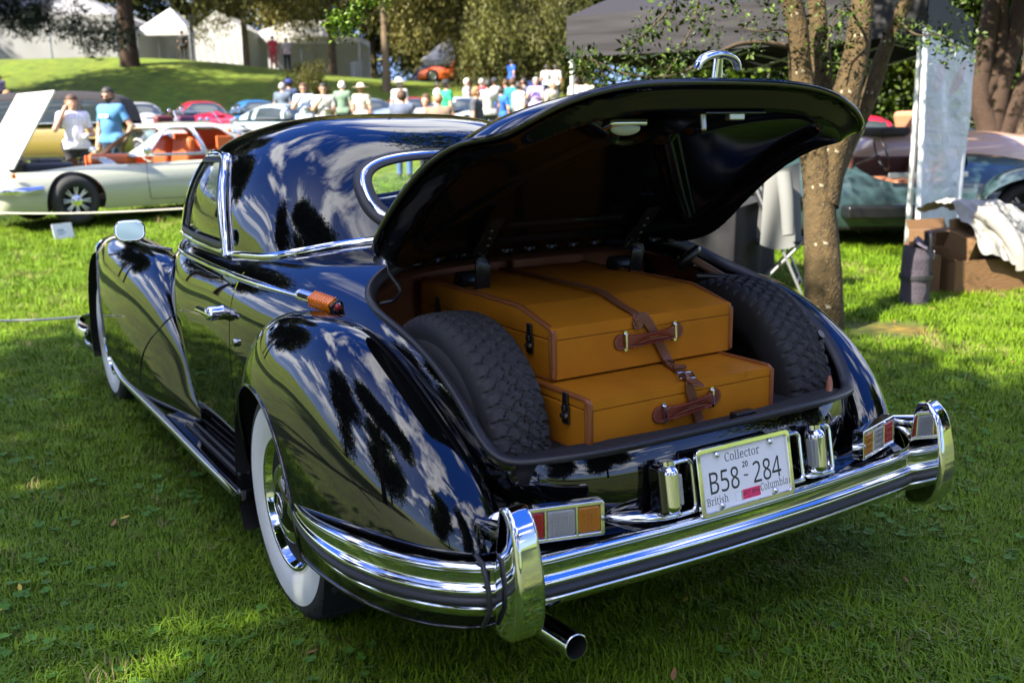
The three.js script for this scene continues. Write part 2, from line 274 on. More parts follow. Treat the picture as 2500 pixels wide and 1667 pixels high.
const FRONT = { focus: [-2.45, 0.42], outline: [[-1.06, 0.27], [-1.13, 0.40], [-1.26, 0.57], [-1.42, 0.72], [-1.62, 0.83], [-1.9, 0.895], [-2.25, 0.915], [-2.6, 0.915], [-2.95, 0.895], [-3.25, 0.83], [-3.45, 0.70], [-3.5, 0.52], [-3.4, 0.32], [-3.0, 0.16], [-2.4, 0.13], [-1.7, 0.14], [-1.25, 0.18]],
  xc: key([[-3.6, -0.66], [-3.2, -0.70], [-2.8, -0.735], [-2.3, -0.75], [-1.7, -0.755], [-1.0, -0.76]]), W: key([[-3.6, 0.14], [-3.0, 0.19], [-2.3, 0.19], [-1.7, 0.17], [-1.05, 0.13]]) };
const frontArch = wheelArch(-2.88, 0.30, 0.50, 0.50);
{
  const L = pontoon({ ...FRONT, keep: p => Math.min(p[1] - 0.27, p[0] < FRONT.xc(p[2]) ? frontArch(p) : 1), tmax: 1.6, nt: 60, na: 200 });
  const kz = (z, y) => { const f = FRONT.focus, ph = Math.atan2(y - f[1], z - f[0]), r = Math.hypot(y - f[1], z - f[0]); let best = 1; const o = FRONT.outline, c = curve([...o, o[0]]); let R = 9; for (let i = 0; i <= 600; i++) { const p = c(i / 600), a = Math.atan2(p[1] - f[1], p[0] - f[0]), d = Math.abs(a - ph); if (d < best) { best = d; R = Math.hypot(p[1] - f[1], p[0] - f[0]); } } const q = Math.min(0.999, r / R); return FRONT.xc(z) - FRONT.W(z) * Math.pow(1 - Math.pow(q, 2.35), 1 / 2.35) - 0.0008; };
  const seamOf = pts => tube(pts.map(([z, y]) => [kz(z, y), y, z]), 0.0028, 6);
  const seams = [seamOf([[-1.40, 0.700], [-1.45, 0.668], [-1.53, 0.61], [-1.62, 0.55], [-1.70, 0.48], [-1.745, 0.41], [-1.765, 0.33]])];
  const lip = L.loops.slice(0, 3).map(l => evenly(l, 0.014, 2)).filter(l => l.pts.some(p => p.y > 0.7 && p.x < -0.8));
  const lg = lip.map(l => sweep(l, ring(0.006, 8)));
  const well = patch((t, x) => [x, 0.30 + 0.505 * Math.sin(t), -2.88 + 0.505 * Math.cos(t)], -0.3, Math.PI + 0.3, 24, -0.865, -0.5, 3);
  for (const s of [1, -1]) {
    const f = mesh('front_fender', s > 0 ? L : mirrorX(L), M.paint, coupe);
    mesh('fender_lip', lg.map(g => s > 0 ? g : mirrorX(g)), M.paint, f);
    mesh('wheel_well', s > 0 ? well : mirrorX(well), M.under, f);
    mesh('fender_seam', seams.map(g => s > 0 ? g : mirrorX(g)), M.seal, f);
    mesh('headlight', place(lathe([[0, 0.05], [0.06, 0.045], [0.1, 0.03], [0.115, 0], [0.11, -0.03]], 24), s * -0.68, 0.72, -3.47, -Math.PI / 2), M.chrome, coupe);
  }
}
// cabin
const CAB = [[-2.02, 1.0, 0.66], [-1.89, 1.16, 0.675], [-1.75, 1.315, 0.68], [-1.59, 1.41, 0.685], [-1.33, 1.455, 0.69], [-1.05, 1.468, 0.69], [-0.82, 1.45, 0.69], [-0.62, 1.395, 0.68], [-0.47, 1.315, 0.675], [-0.36, 1.22, 0.665], [-0.27, 1.12, 0.655], [-0.19, 1.03, 0.645], [-0.12, 0.94, 0.64]];
const cabT = [0]; for (let i = 1; i < CAB.length; i++) cabT.push(cabT[i - 1] + Math.hypot(CAB[i][0] - CAB[i - 1][0], CAB[i][1] - CAB[i - 1][1]));
const cabF = [0, 1, 2].map(k => cubic(cabT, CAB.map(r => r[k]))), CAB_L = cabT[cabT.length - 1];
const cabN = key([[0, 3.8], [0.4, 3.8], [0.9, 3.6], [1.4, 3.2], [1.9, 2.9], [CAB_L, 2.8]]);
function cabS(a, v, inset = 0) {
  const z = cabF[0](v), y = cabF[1](v), W = cabF[2](v) - inset, n = cabN(v), e = 0.02;
  const dz = cabF[0](v + e) - cabF[0](v - e), dy = cabF[1](v + e) - cabF[1](v - e), l = Math.hypot(dz, dy), ny = dz / l, nz = -dy / l;
  const t = a * Math.PI / 2, s = Math.sin(t), c = Math.cos(t), r = Math.pow(Math.pow(Math.abs(s), n) + Math.pow(Math.max(0, c), n), -1 / n), sx = r * s;
  const drop = 1 - r * c, down = 0.50 * drop + inset, lean = 1 + 0.085 * drop;
  return [W * sx * 0.95 * lean, y - down * Math.max(0.45, ny), z - down * nz * 0.62];
}
// a convex outline in the plane with rounded corners: > 0 inside
const roundPoly = (pts, r) => (x, y) => { let s = 0; const n = pts.length; for (let i = 0; i < n; i++) { const [x0, y0] = pts[i], [x1, y1] = pts[(i + 1) % n], l = Math.hypot(x1 - x0, y1 - y0), d = ((x1 - x0) * (y - y0) - (y1 - y0) * (x - x0)) / l; s += Math.exp(-d / r); } return -r * Math.log(s) ; };
const sideWin = roundPoly([[-1.765, 0.985], [-0.915, 0.972], [-1.165, 1.318], [-1.60, 1.308]], 0.014);
const sideF = p => Math.abs(p[0]) < 0.42 ? -1 : sideWin(p[2], p[1]);
const backF = (p, v) => v < cabT[6] ? -1 : 1 - Math.pow(Math.abs(p[0] / 0.395), 3.1) - Math.pow(Math.abs((p[1] - 1.193) / 0.122), 3.1);
const windF = (p, v) => v > cabT[3] ? -1 : 1 - Math.pow(Math.abs(p[0] / 0.565), 4) - Math.pow(Math.abs((p[1] - 1.21) / 0.155), 4);
const beltY = (() => { const cache = new Map(); return (x, z) => { const i = Math.round(Math.abs(x) * 200), j = Math.round(z * 200), k = i * 4096 + j; if (!cache.has(k)) cache.set(k, bodyTop(Math.min(i / 200, 0.76), j / 200)); return cache.get(k); }; })();
const beltKeep = p => { const x = Math.abs(p[0]), i = Math.floor(x * 200) / 200, j = Math.floor(p[2] * 200) / 200, a = (x - i) * 200, b = (p[2] - j) * 200, h = lerp(lerp(beltY(i, j), beltY(i + 0.005, j), a), lerp(beltY(i, j + 0.005), beltY(i + 0.005, j + 0.005), a), b); return p[1] - h; };
{
  const win = (p, v) => Math.max(sideF(p), backF(p, v), windF(p, v));
  const roof = mesh('cabin', patch((a, v) => cabS(a, v), -1.12, 1.12, 150, 0.02, CAB_L, 170, { keep: (p, a, v) => Math.min(-win(p, v), beltKeep(p) + 0.03) }), M.paint, coupe);
  // chrome belt moulding along the foot of the cabin
  const foot = patch((a, v) => cabS(a, v), -1.12, 1.12, 110, 0.02, CAB_L, 130, { keep: (p) => beltKeep(p) - 0.012 }).loops[0];
  const fe = evenly(foot, 0.02, 10);
  mesh('belt_moulding', sweep(fe, [[-0.009, -0.004], [-0.009, 0.004], [-0.005, 0.008], [0, 0.009], [0.005, 0.008], [0.009, 0.004], [0.009, -0.004]]), M.chrome, coupe);
  for (const f of [(p) => p[0] < 0 ? sideF(p) : -1, (p) => p[0] > 0 ? sideF(p) : -1, backF, windF]) mesh('window_glass', patch((a, v) => cabS(a, v, 0.006), -1.12, 1.12, 120, 0.02, CAB_L, 140, { keep: (p, a, v) => f(p, v) + 0.02 }), M.glass, coupe);
  // frames: broad chrome bead round every opening, from the cabin's own cut edges
  const loops = roof.geometry.loops.filter(l => l.closed && l.pts.length > 30);
  for (const l of loops) {
    const e = evenly(l, 0.015, 6), c = e.pts.reduce((s, p) => s.add(p), V(0, 0, 0)).multiplyScalar(1 / e.pts.length);
    const side = Math.abs(c.x) > 0.3;
    mesh('window_frame', sweep(e, side ? [[-0.016, -0.006], [-0.014, 0.006], [-0.006, 0.010], [0.004, 0.008], [0.014, 0.002], [0.016, -0.012], [0, -0.02]] : [[-0.017, -0.006], [-0.017, 0.006], [-0.009, 0.011], [0, 0.009], [0.010, 0.011], [0.017, 0.006], [0.017, -0.012], [0, -0.02]]), M.chrome, coupe);
    mesh('window_rubber', sweep(e, side ? [[0.012, -0.004], [0.034, -0.004], [0.036, -0.014], [0.012, -0.016]] : [[-0.032, -0.005], [-0.032, 0.003], [-0.016, 0.006], [0.016, -0.002], [0.032, -0.006], [0.03, -0.016], [-0.02, -0.014]]), M.seal, coupe);
  }
  // thick frame down the rear edge of each side window, and drip rail
  for (const s of [-1, 1]) {
    const P = [[-0.925, 0.965], [-0.955, 1.05], [-1.02, 1.16], [-1.11, 1.262], [-1.19, 1.306], [-1.30, 1.322], [-1.5, 1.322], [-1.62, 1.30], [-1.70, 1.22], [-1.79, 0.99]];
    const onCab = ([z, y]) => { let best = null, bd = 9; for (let a = 0.5; a <= 1.1; a += 0.006) for (let v = 0.1; v < CAB_L; v += 0.012) { const q = cabS(a, v), d = (q[2] - z) ** 2 + (q[1] - y) ** 2; if (d < bd) { bd = d; best = q; } } return [s * (Math.abs(best[0]) + 0.006), y, z]; };
    const pts = P.map(onCab), path = pathOf(pts, [s, 0.25, 0]);
    mesh('door_frame', sweep(path, [[-0.016, -0.01], [-0.0145, 0.009], [-0.006, 0.015], [0.006, 0.015], [0.0145, 0.009], [0.016, -0.01]]), M.chrome, coupe);
  }
  const lining = patch((a, v) => cabS(a, v, 0.03), -1.0, 1.0, 60, 0.1, CAB_L, 70, { flip: true, keep: (p, a, v) => Math.min(-win(p, v) - 0.03, p[1] - 0.97) });
  mesh('headlining', lining, std([0.16, 0.15, 0.14], 0.9), coupe);
}
// ---------------------------------------------------------------- doors, running boards, trims
for (const s of [-1, 1]) {
  const lo = s < 0 ? -1.45 : 0.5, hi = s < 0 ? -0.5 : 1.45;
  const door = mesh('door', patch((a, v) => bodyS(a, v), lo, hi, 70, bodyAtZ(-2.0), bodyAtZ(-0.4), 90, { keep: (p, a) => doorF(p, a) - 0.0035 }), M.paint, coupe);
  const h = [bar([s * 0.845, 0.786, -0.90], [s * 0.845, 0.790, -0.72], 0.0125, 12, 0.011), place(lathe([[0, 0.03], [0.02, 0.028], [0.026, 0.012], [0.024, -0.012], [0.03, -0.05]], 18), s * 0.825, 0.789, -0.762, 0, 0, -s * Math.PI / 2), new THREE.SphereGeometry(0.0125, 12, 10).translate(s * 0.845, 0.786, -0.90), new THREE.SphereGeometry(0.011, 12, 10).translate(s * 0.845, 0.79, -0.72)];
  mesh('door_handle', h, M.chrome, door);
  mesh('key_lock', place(cyl(0.014, 0.014, 0.012, 16), s * 0.806, 0.71, -0.60, 0, 0, Math.PI / 2), M.chrome, coupe);
  // shoulder moulding, tapering to a point above the rear fender
  const mp = [[-0.742, 0.985, -1.78], [-0.775, 0.945, -1.66], [-0.785, 0.928, -1.4], [-0.787, 0.922, -1.0], [-0.784, 0.918, -0.6], [-0.775, 0.915, -0.3], [-0.765, 0.913, -0.12]].map(p => [p[0] * -s, p[1], p[2]]);
  const onBody = mp.map(([x, y, z]) => { const v = bodyAtZ(z); let lo = 0.3, hi = 1.2; for (let i = 0; i < 30; i++) { const m = (lo + hi) / 2; if (bodyS(m, v)[1] > y) lo = m; else hi = m; } const q = bodyS(lo, v); return [s * (q[0] + 0.003), q[1], q[2]]; });
  mesh('shoulder_moulding', sweep(pathOf(onBody, [s, 0.75, 0]), [[-0.013, -0.004], [-0.010, 0.008], [0, 0.013], [0.010, 0.008], [0.013, -0.004]], { scale: t => 1 - 0.8 * Math.max(0, t - 0.8) / 0.2 }), M.chrome, coupe);
  // running board with rubber ribs and a chrome edge
  const rb = mesh('running_board', [rbox(0.24, 0.05, 1.05, 0.015).translate(s * 0.79, 0.262, -0.86)], M.paint, coupe);
  for (let i = 0; i < 5; i++) mesh('rib', rbox(0.012, 0.012, 0.72, 0.005).translate(s * (0.74 + i * 0.03), 0.292, -0.82), M.rubber, rb);
  const edge = [[0.925, 0.40, -2.37], [0.928, 0.32, -2.26], [0.92, 0.278, -2.05], [0.912, 0.27, -1.7], [0.907, 0.268, -1.2], [0.905, 0.266, -0.7], [0.90, 0.264, -0.40]].map(p => [s * p[0], p[1], p[2]]);
  mesh('running_board_trim', sweep(pathOf(edge, [s, 0.2, 0]), [[-0.019, -0.01], [-0.016, 0.006], [-0.006, 0.011], [0.006, 0.011], [0.016, 0.006], [0.019, -0.01]]), M.satin, coupe);
  mesh('sill', rbox(0.10, 0.12, 1.2, 0.02).translate(s * 0.735, 0.31, -1.05), M.paint, coupe);
  // side marker lamp on the shoulder ahead of the boot
  const mk = new THREE.Group(); mk.name = 'side_marker'; mk.position.set(s * 0.714, 0.922, -0.03); mk.scale.set(0.92, 0.92, 1.08); mk.rotation.set(0.20, s * -0.50, s * -0.45, 'YXZ'); coupe.add(mk);
  const hous = new THREE.CapsuleGeometry(0.021, 0.115, 6, 16); hous.rotateX(Math.PI / 2); hous.scale(1, 0.85, 1);
  mesh('housing', hous, M.chrome, mk);
  const lens = new THREE.MeshPhysicalMaterial({ color: C(1.0, 0.27, 0.008), roughness: 0.12, clearcoat: 1, clearcoatRoughness: 0.03 });
  mesh('amber_lens', [rbox(0.040, 0.036, 0.078, 0.012, 3).translate(s * 0.006, 0.006, 0.022), ...Array.from({ length: 9 }, (_, i) => rbox(0.043, 0.039, 0.0035, 0.001).translate(s * 0.006, 0.006, -0.012 + i * 0.0085))], lens, mk);
  mesh('rubber_base', rbox(0.044, 0.036, 0.008, 0.003).translate(s * 0.004, 0.002, 0.064), M.seal, mk);
  mesh('red_lens', place(new THREE.SphereGeometry(0.012, 14, 10), s * 0.004, 0.004, 0.068), std([0.40, 0.02, 0.015], 0.15), mk);
  // fender mirror on a long arm
  const mir = new THREE.Group(); mir.name = 'mirror'; mir.position.set(s * 0.955, 1.035, -1.42); mir.scale.setScalar(0.82); mir.rotation.set(-0.11, -s * -0.16, 0, 'YXZ'); coupe.add(mir);
  const shp = roundShape(0.125, 0.088, 0.036);
  mesh('mirror_shell', place(new THREE.ExtrudeGeometry(shp, { depth: 0.018, bevelEnabled: true, bevelSize: 0.008, bevelThickness: 0.012, bevelSegments: 5, curveSegments: 12 }), 0, 0, -0.03), M.chrome, mir);
  mesh('mirror_glass', place(new THREE.ShapeGeometry(roundShape(0.122, 0.085, 0.034), 12), 0, 0, 0.0012), std([0.20, 0.28, 0.31], 0.02, { metalness: 1 }), mir);
  mesh('mirror_arm', tube([[0, -0.03, -0.035], [s * -0.05, -0.065, -0.05], [s * -0.12, -0.085, -0.1], [s * -0.19, -0.098, -0.18]], 0.0085, 10), M.chrome, mir);
  mesh('washer_nozzle', [place(lathe([[0.016, 0], [0.014, 0.008], [0.006, 0.014], [0, 0.016]], 14), s * 0.765, 0.835, -1.62)], M.chrome, coupe);
}
function roundShape(w, h, r) { const s = new THREE.Shape(), x = -w / 2, y = -h / 2; s.moveTo(x + r, y); s.lineTo(x + w - r, y); s.absarc(x + w - r, y + r, r, -Math.PI / 2, 0); s.lineTo(x + w, y + h - r); s.absarc(x + w - r, y + h - r, r, 0, Math.PI / 2); s.lineTo(x + r, y + h); s.absarc(x + r, y + h - r, r, Math.PI / 2, Math.PI); s.lineTo(x, y + r); s.absarc(x + r, y + r, r, Math.PI, 1.5 * Math.PI); return s; }

// ---------------------------------------------------------------- wheels
// tread: blocks cut by zigzag grooves; p = profile angle across, q = angle round
function tyreGeo(R, width, rimR, nA, nP, cut = true) {
  const prof = curve([[-width * 0.36, rimR], [-width * 0.46, rimR + 0.03], [-width * 0.5, (R + rimR) / 2], [-width * 0.475, R - 0.03], [-width * 0.40, R - 0.009], [-width * 0.25, R - 0.002], [0, R], [width * 0.25, R - 0.002], [width * 0.40, R - 0.009], [width * 0.475, R - 0.03], [width * 0.5, (R + rimR) / 2], [width * 0.46, rimR + 0.03], [width * 0.36, rimR]]);
  const S = (u, v) => {
    const [x, r] = prof(v); let d = 0;
    if (cut) {
      const X = x / (width * 0.43), A = Math.abs(X), n = 54, th = u / (2 * Math.PI) * n, tri = t => Math.abs(((t % 1) + 1) % 1 - 0.5) * 4 - 1;
      if (A < 1.12 && r > R - 0.045) {
        const g = (dist, w) => 1 - sstep(w * 0.55, w, Math.abs(dist));
        let k = 0;
        for (const [c, ph] of [[-0.60, 0], [-0.20, 0.5], [0.20, 0], [0.60, 0.5]]) k = Math.max(k, g(X - c - 0.10 * tri(th + ph), 0.085));
        const cell = t => (((t % 1) + 1) % 1) - 0.5;
        if (A > 0.66) k = Math.max(k, 0.9 * g(cell(th + 0.35 * (A - 0.62) + (X > 0 ? 0.5 : 0)) / 3.4, 0.055));
        else k = Math.max(k, 0.55 * g(cell(th * 1 + X * 1.6 + (X > 0 ? 0.25 : 0)) / 4.2, 0.030));
        d = -0.0105 * k * (1 - sstep(0.98, 1.12, A));
      }
    }
    const rr = r + d; return [x, rr * Math.sin(u), rr * Math.cos(u)];
  };
  return patch(S, 0, 2 * Math.PI, nA, 0, 1, nP, { uv: [1, 1] });
}
const latheX = (pts, n, s = 1) => { const g = lathe(pts, n); g.rotateZ(Math.PI / 2); return s < 0 ? g : mirrorX(g); };  // axis along x, profile height grows outwards
function carWheel(x, z, side, parent, cut) {
  const w = new THREE.Group(); w.name = 'wheel'; w.position.set(x, 0.342, z); parent.add(w); const s = side;
  mesh('tyre', tyreGeo(0.348, 0.185, 0.195, cut ? 432 : 72, cut ? 44 : 24, cut), M.tread, w);
  const L = (pts, m, name, n = 64) => { const g = lathe(pts, n); g.rotateZ(s < 0 ? Math.PI / 2 : -Math.PI / 2); return mesh(name, g, m, w); };
  L([[0.196, 0.074], [0.215, 0.0865], [0.24, 0.0925], [0.265, 0.0945], [0.29, 0.0935], [0.312, 0.089], [0.318, 0.084]], M.white, 'whitewall', 96);
  const rim = L([[0.200, 0.070], [0.202, 0.082], [0.196, 0.088], [0.188, 0.084], [0.180, 0.066], [0.165, 0.050], [0.145, 0.046], [0.125, 0.052], [0.118, 0.056]], M.chrome, 'rim', 80);
  L([[0.201, 0.0], [0.195, 0.07], [0.12, 0.045], [0, 0.045]], M.under, 'wheel_disc', 32);
  for (let i = 0; i < 10; i++) { const a = i / 10 * 2 * Math.PI, h = rbox(0.006, 0.034, 0.020, 0.003); h.rotateX(a); h.translate(s * 0.052, 0.155 * Math.cos(a), 0.155 * Math.sin(a)); mesh('rim_slot', h, M.under, rim); }
  const cap = L([[0.122, 0.055], [0.124, 0.066], [0.120, 0.078], [0.110, 0.086], [0.098, 0.088], [0.088, 0.084], [0.084, 0.082]], M.chrome, 'hubcap', 64);
  const black = lathe([[0.085, 0.0815], [0.078, 0.090], [0.060, 0.100], [0.040, 0.105], [0, 0.107]], 48); black.rotateZ(s < 0 ? Math.PI / 2 : -Math.PI / 2); mesh('hubcap_centre', black, M.paint, w);
  const em = [new THREE.TorusGeometry(0.036, 0.0025, 8, 36)]; for (let i = 0; i < 3; i++) { const a = i / 3 * 2 * Math.PI; em.push(bar([0, 0, 0], [0.036 * Math.sin(a), 0.036 * Math.cos(a), 0], 0.0035, 8, 0.001)); }
  mesh('hubcap_emblem', em.map(g => { g.rotateY(Math.PI / 2); g.translate(s * 0.1075, 0, 0); return g; }), M.chrome, w);
  return w;
}
carWheel(-0.775, 0, -1, coupe, true); carWheel(0.775, 0, 1, coupe, false); carWheel(-0.76, -2.9, -1, coupe, false); carWheel(0.76, -2.9, 1, coupe, false);
mesh('axle', [bar([-0.7, 0.34, 0], [0.7, 0.34, 0], 0.04), bar([-0.7, 0.34, -2.9], [0.7, 0.34, -2.9], 0.04), rbox(0.9, 0.10, 3.6, 0.02).translate(0, 0.33, -1.3), rbox(0.8, 0.16, 0.5, 0.03).translate(0, 0.36, 0.55)], M.under, coupe);

// ---------------------------------------------------------------- rear bumper
function plan2path(list, y) {                // symmetric plan curve, left tip to right tip
  const full = [...list, ...list.slice(0, -1).reverse().map(p => [-p[0], p[1]])], c = curve(full), n = 150, P = [], N = [];
  for (let i = 0; i <= n; i++) { const a = c(i / n), b = c(Math.min(1, i / n + 0.004)), d = c(Math.max(0, i / n - 0.004)), tx = b[0] - d[0], tz = b[1] - d[1], l = Math.hypot(tx, tz); P.push(V(a[0], y, a[1])); N.push(V(-tz / l, 0, tx / l)); }
  return { pts: P, nor: N, closed: false };
}
const BUMP = [[-0.915, 0.22], [-0.935, 0.36], [-0.935, 0.52], [-0.905, 0.68], [-0.855, 0.80], [-0.785, 0.895], [-0.70, 0.952], [-0.52, 0.982], [-0.26, 0.997], [0, 1.002]];
{
  const bp = plan2path(BUMP, 0.42), prof = a => a.map(([y, o]) => [0.42 - y, o]);
  const bump = mesh('bumper', sweep(bp, prof([[0.470, -0.030], [0.479, -0.018], [0.480, -0.007], [0.4775, 0.002], [0.472, 0.0058], [0.467, 0.0050], [0.464, 0.0028], [0.4615, 0.0012], [0.455, 0.0006], [0.446, 0.0002], [0.438, 0.0004], [0.4335, 0.0010], [0.431, 0.0040], [0.428, 0.0098], [0.4225, 0.0132], [0.4165, 0.0132], [0.4115, 0.0098], [0.409, 0.0045], [0.384, 0.0045], [0.381, 0.0078], [0.377, 0.0082], [0.373, 0.0062], [0.366, 0.0012], [0.357, -0.0065], [0.348, -0.018], [0.342, -0.034], [0.346, -0.036], [0.36, -0.02], [0.40, -0.012], [0.46, -0.014]]), { scale: t => 0.5 + 0.5 * sstep(0, 0.15, Math.min(t, 1 - t)) }), M.chrome, coupe);
  mesh('rubber_strip', sweep(bp, prof([[0.4088, 0.003], [0.4078, 0.011], [0.403, 0.0165], [0.3965, 0.018], [0.390, 0.0165], [0.3852, 0.011], [0.3842, 0.003]]), { scale: t => 0.5 + 0.5 * sstep(0, 0.15, Math.min(t, 1 - t)) }), M.seal, bump);
  for (const s of [-1, 1]) {
    const tip = new THREE.SphereGeometry(0.045, 16, 12); tip.scale(0.3, 0.85, 0.5); tip.translate(s * 0.912, 0.413, 0.22);
    mesh('bumper_end', tip, M.chrome, bump);
    const sh = new THREE.Shape(); const fr = curve([[0.985, 0.334], [1.035, 0.352], [1.056, 0.41], [1.058, 0.48], [1.046, 0.54], [1.028, 0.592], [1.004, 0.614]]);
    sh.moveTo(0.972, 0.345); for (let i = 0; i <= 24; i++) { const p = fr(i / 24); sh.lineTo(p[0], p[1]); } sh.lineTo(0.985, 0.611); sh.lineTo(0.978, 0.59); sh.lineTo(0.970, 0.5);
    const g = new THREE.ExtrudeGeometry(sh, { depth: 0.052, bevelEnabled: true, bevelSize: 0.012, bevelThickness: 0.017, bevelSegments: 5, curveSegments: 12 });
    g.rotateY(-Math.PI / 2); g.translate(0.026, 0, 0);   // shape x -> z, extrusion -> -x
    const pp = g.attributes.position; for (let i = 0; i < pp.count; i++) { const y = pp.getY(i), k = lerp(1.12, 0.86, sstep(0.34, 0.63, y)); pp.setX(i, pp.getX(i) * k * 0.78); }
    const gg = mergeVertices(g.deleteAttribute ? (g.deleteAttribute('normal'), g.deleteAttribute('uv'), g) : g, 1e-5); gg.computeVertexNormals();
    gg.rotateY(s * 0.06); gg.translate(s * 0.69 - Math.sin(s * 0.06) * 1.0, 0, 0);
    const ov = mesh('overrider', creased(gg, 0.7), M.chrome, bump);
    mesh('gasket', [sweep({ pts: [V(s * 0.735, 0.49, 0.905), V(s * 0.742, 0.487, 0.945), V(s * 0.742, 0.44, 0.968), V(s * 0.742, 0.39, 0.972), V(s * 0.742, 0.34, 0.942)], nor: Array(5).fill(V(s * 0.3, 0.2, 1)), closed: false }, ring(0.006, 8))], M.seal, ov);
    // bracket that carries the overrider's head back to the body
    const br = bar([s * 0.694, 0.560, 0.985], [s * 0.690, 0.535, 0.84], 0.024, 20, 0.012);
    mesh('overrider_foot', br, M.chrome, ov);
  }
  // apron between bumper and body: chrome lip with painted centre, mounting bolts
  const ap = curve([[-0.66, 0.955], [-0.45, 0.975], [-0.2, 0.988], [0, 0.992], [0.2, 0.988], [0.45, 0.975], [0.66, 0.955]]);
  const apron = patch((u, v) => { const p = ap(u); return [p[0], lerp(0.476, 0.492, v) + 0.006 * Math.sin(v * Math.PI), lerp(p[1] - 0.014, p[1] - 0.10, v)]; }, 0, 1, 60, 0, 1, 8, { flip: false });
  mesh('bumper_apron', apron, M.paint, coupe);
  for (const x of [-0.31, -0.12, -0.02, 0.12, 0.31]) mesh('apron_bolt', place(lathe([[0.014, 0], [0.013, 0.005], [0.007, 0.009], [0, 0.010]], 14), x, 0.494, 0.945), M.chrome, coupe);
  for (const s of [-1, 1]) { const g = new THREE.SphereGeometry(0.05, 20, 12); g.scale(2.0, 0.35, 0.8); g.rotateY(s * 0.5); g.translate(s * 0.30, 0.496, 0.935); mesh('bracket_cover', g, M.chrome, coupe); }
}
function creased(g, a) { return g; }
// ---------------------------------------------------------------- tail lamps
{
  const lens = (c) => new THREE.MeshPhysicalMaterial({ color: C(...c), roughness: 0.1, clearcoat: 1, clearcoatRoughness: 0.02, bumpMap: rep(stripes, 3, 1), bumpScale: 0.004 });
  const red = lens([0.85, 0.010, 0.02]), amb = lens([1.0, 0.34, 0.008]), clr = lens([0.72, 0.70, 0.68]);
  for (const s of [-1, 1]) {
    const g = new THREE.Group(); g.name = 'tail_lamp'; g.position.set(s * 0.538, 0.533, 0.935); g.scale.set(0.86, 1, 0.62); g.rotation.set(-0.05, s * 0.27, 0, 'YXZ'); coupe.add(g);
    const fr = [[0, 0.036, 0.242, 0.012], [0, -0.036, 0.242, 0.010]].map(([x, y, w, h]) => rbox(w, h, 0.05, 0.004).translate(x, y, 0));
    for (const x of [-0.117, -0.046, 0.040, 0.117]) fr.push(rbox(x === -0.117 || x === 0.117 ? 0.012 : 0.007, 0.076, 0.05, 0.003).translate(-s * -x * 1, 0, 0));
    fr.push(rbox(0.238, 0.076, 0.03, 0.003).translate(0, 0, -0.016));
    mesh('housing', fr, M.chrome, g);
    for (const [x0, x1, m, n] of [[-0.111, -0.0505, amb, 'amber_lens'], [-0.0415, 0.0355, clr, 'clear_lens'], [0.0445, 0.111, red, 'red_lens']]) mesh(n, [rbox(x1 - x0, 0.060, 0.03, 0.006, 3), ...Array.from({ length: 11 }, (_, i) => rbox(0.0026, 0.052, 0.004, 0.0012, 1).translate((i - 5) * (x1 - x0 - 0.012) / 11, 0, 0.0155)), ...[-1, 0, 1].map(i => rbox(x1 - x0 - 0.012, 0.0022, 0.005, 0.001, 1).translate(0, i * 0.016, 0.0155))].map(q => q.translate(s * (x0 + x1) / 2, 0, 0.010)), m, g);
    const tail = new THREE.SphereGeometry(0.04, 18, 12); tail.scale(1.7, 0.95, 0.8); mesh('lamp_foot', place(tail, s * 0.13, 0, -0.03), M.chrome, g);
    mesh('screw', place(lathe([[0.006, 0], [0.005, 0.004], [0, 0.005]], 10), s * -0.117, 0, 0.025, Math.PI / 2), M.satin, g);
  }
}
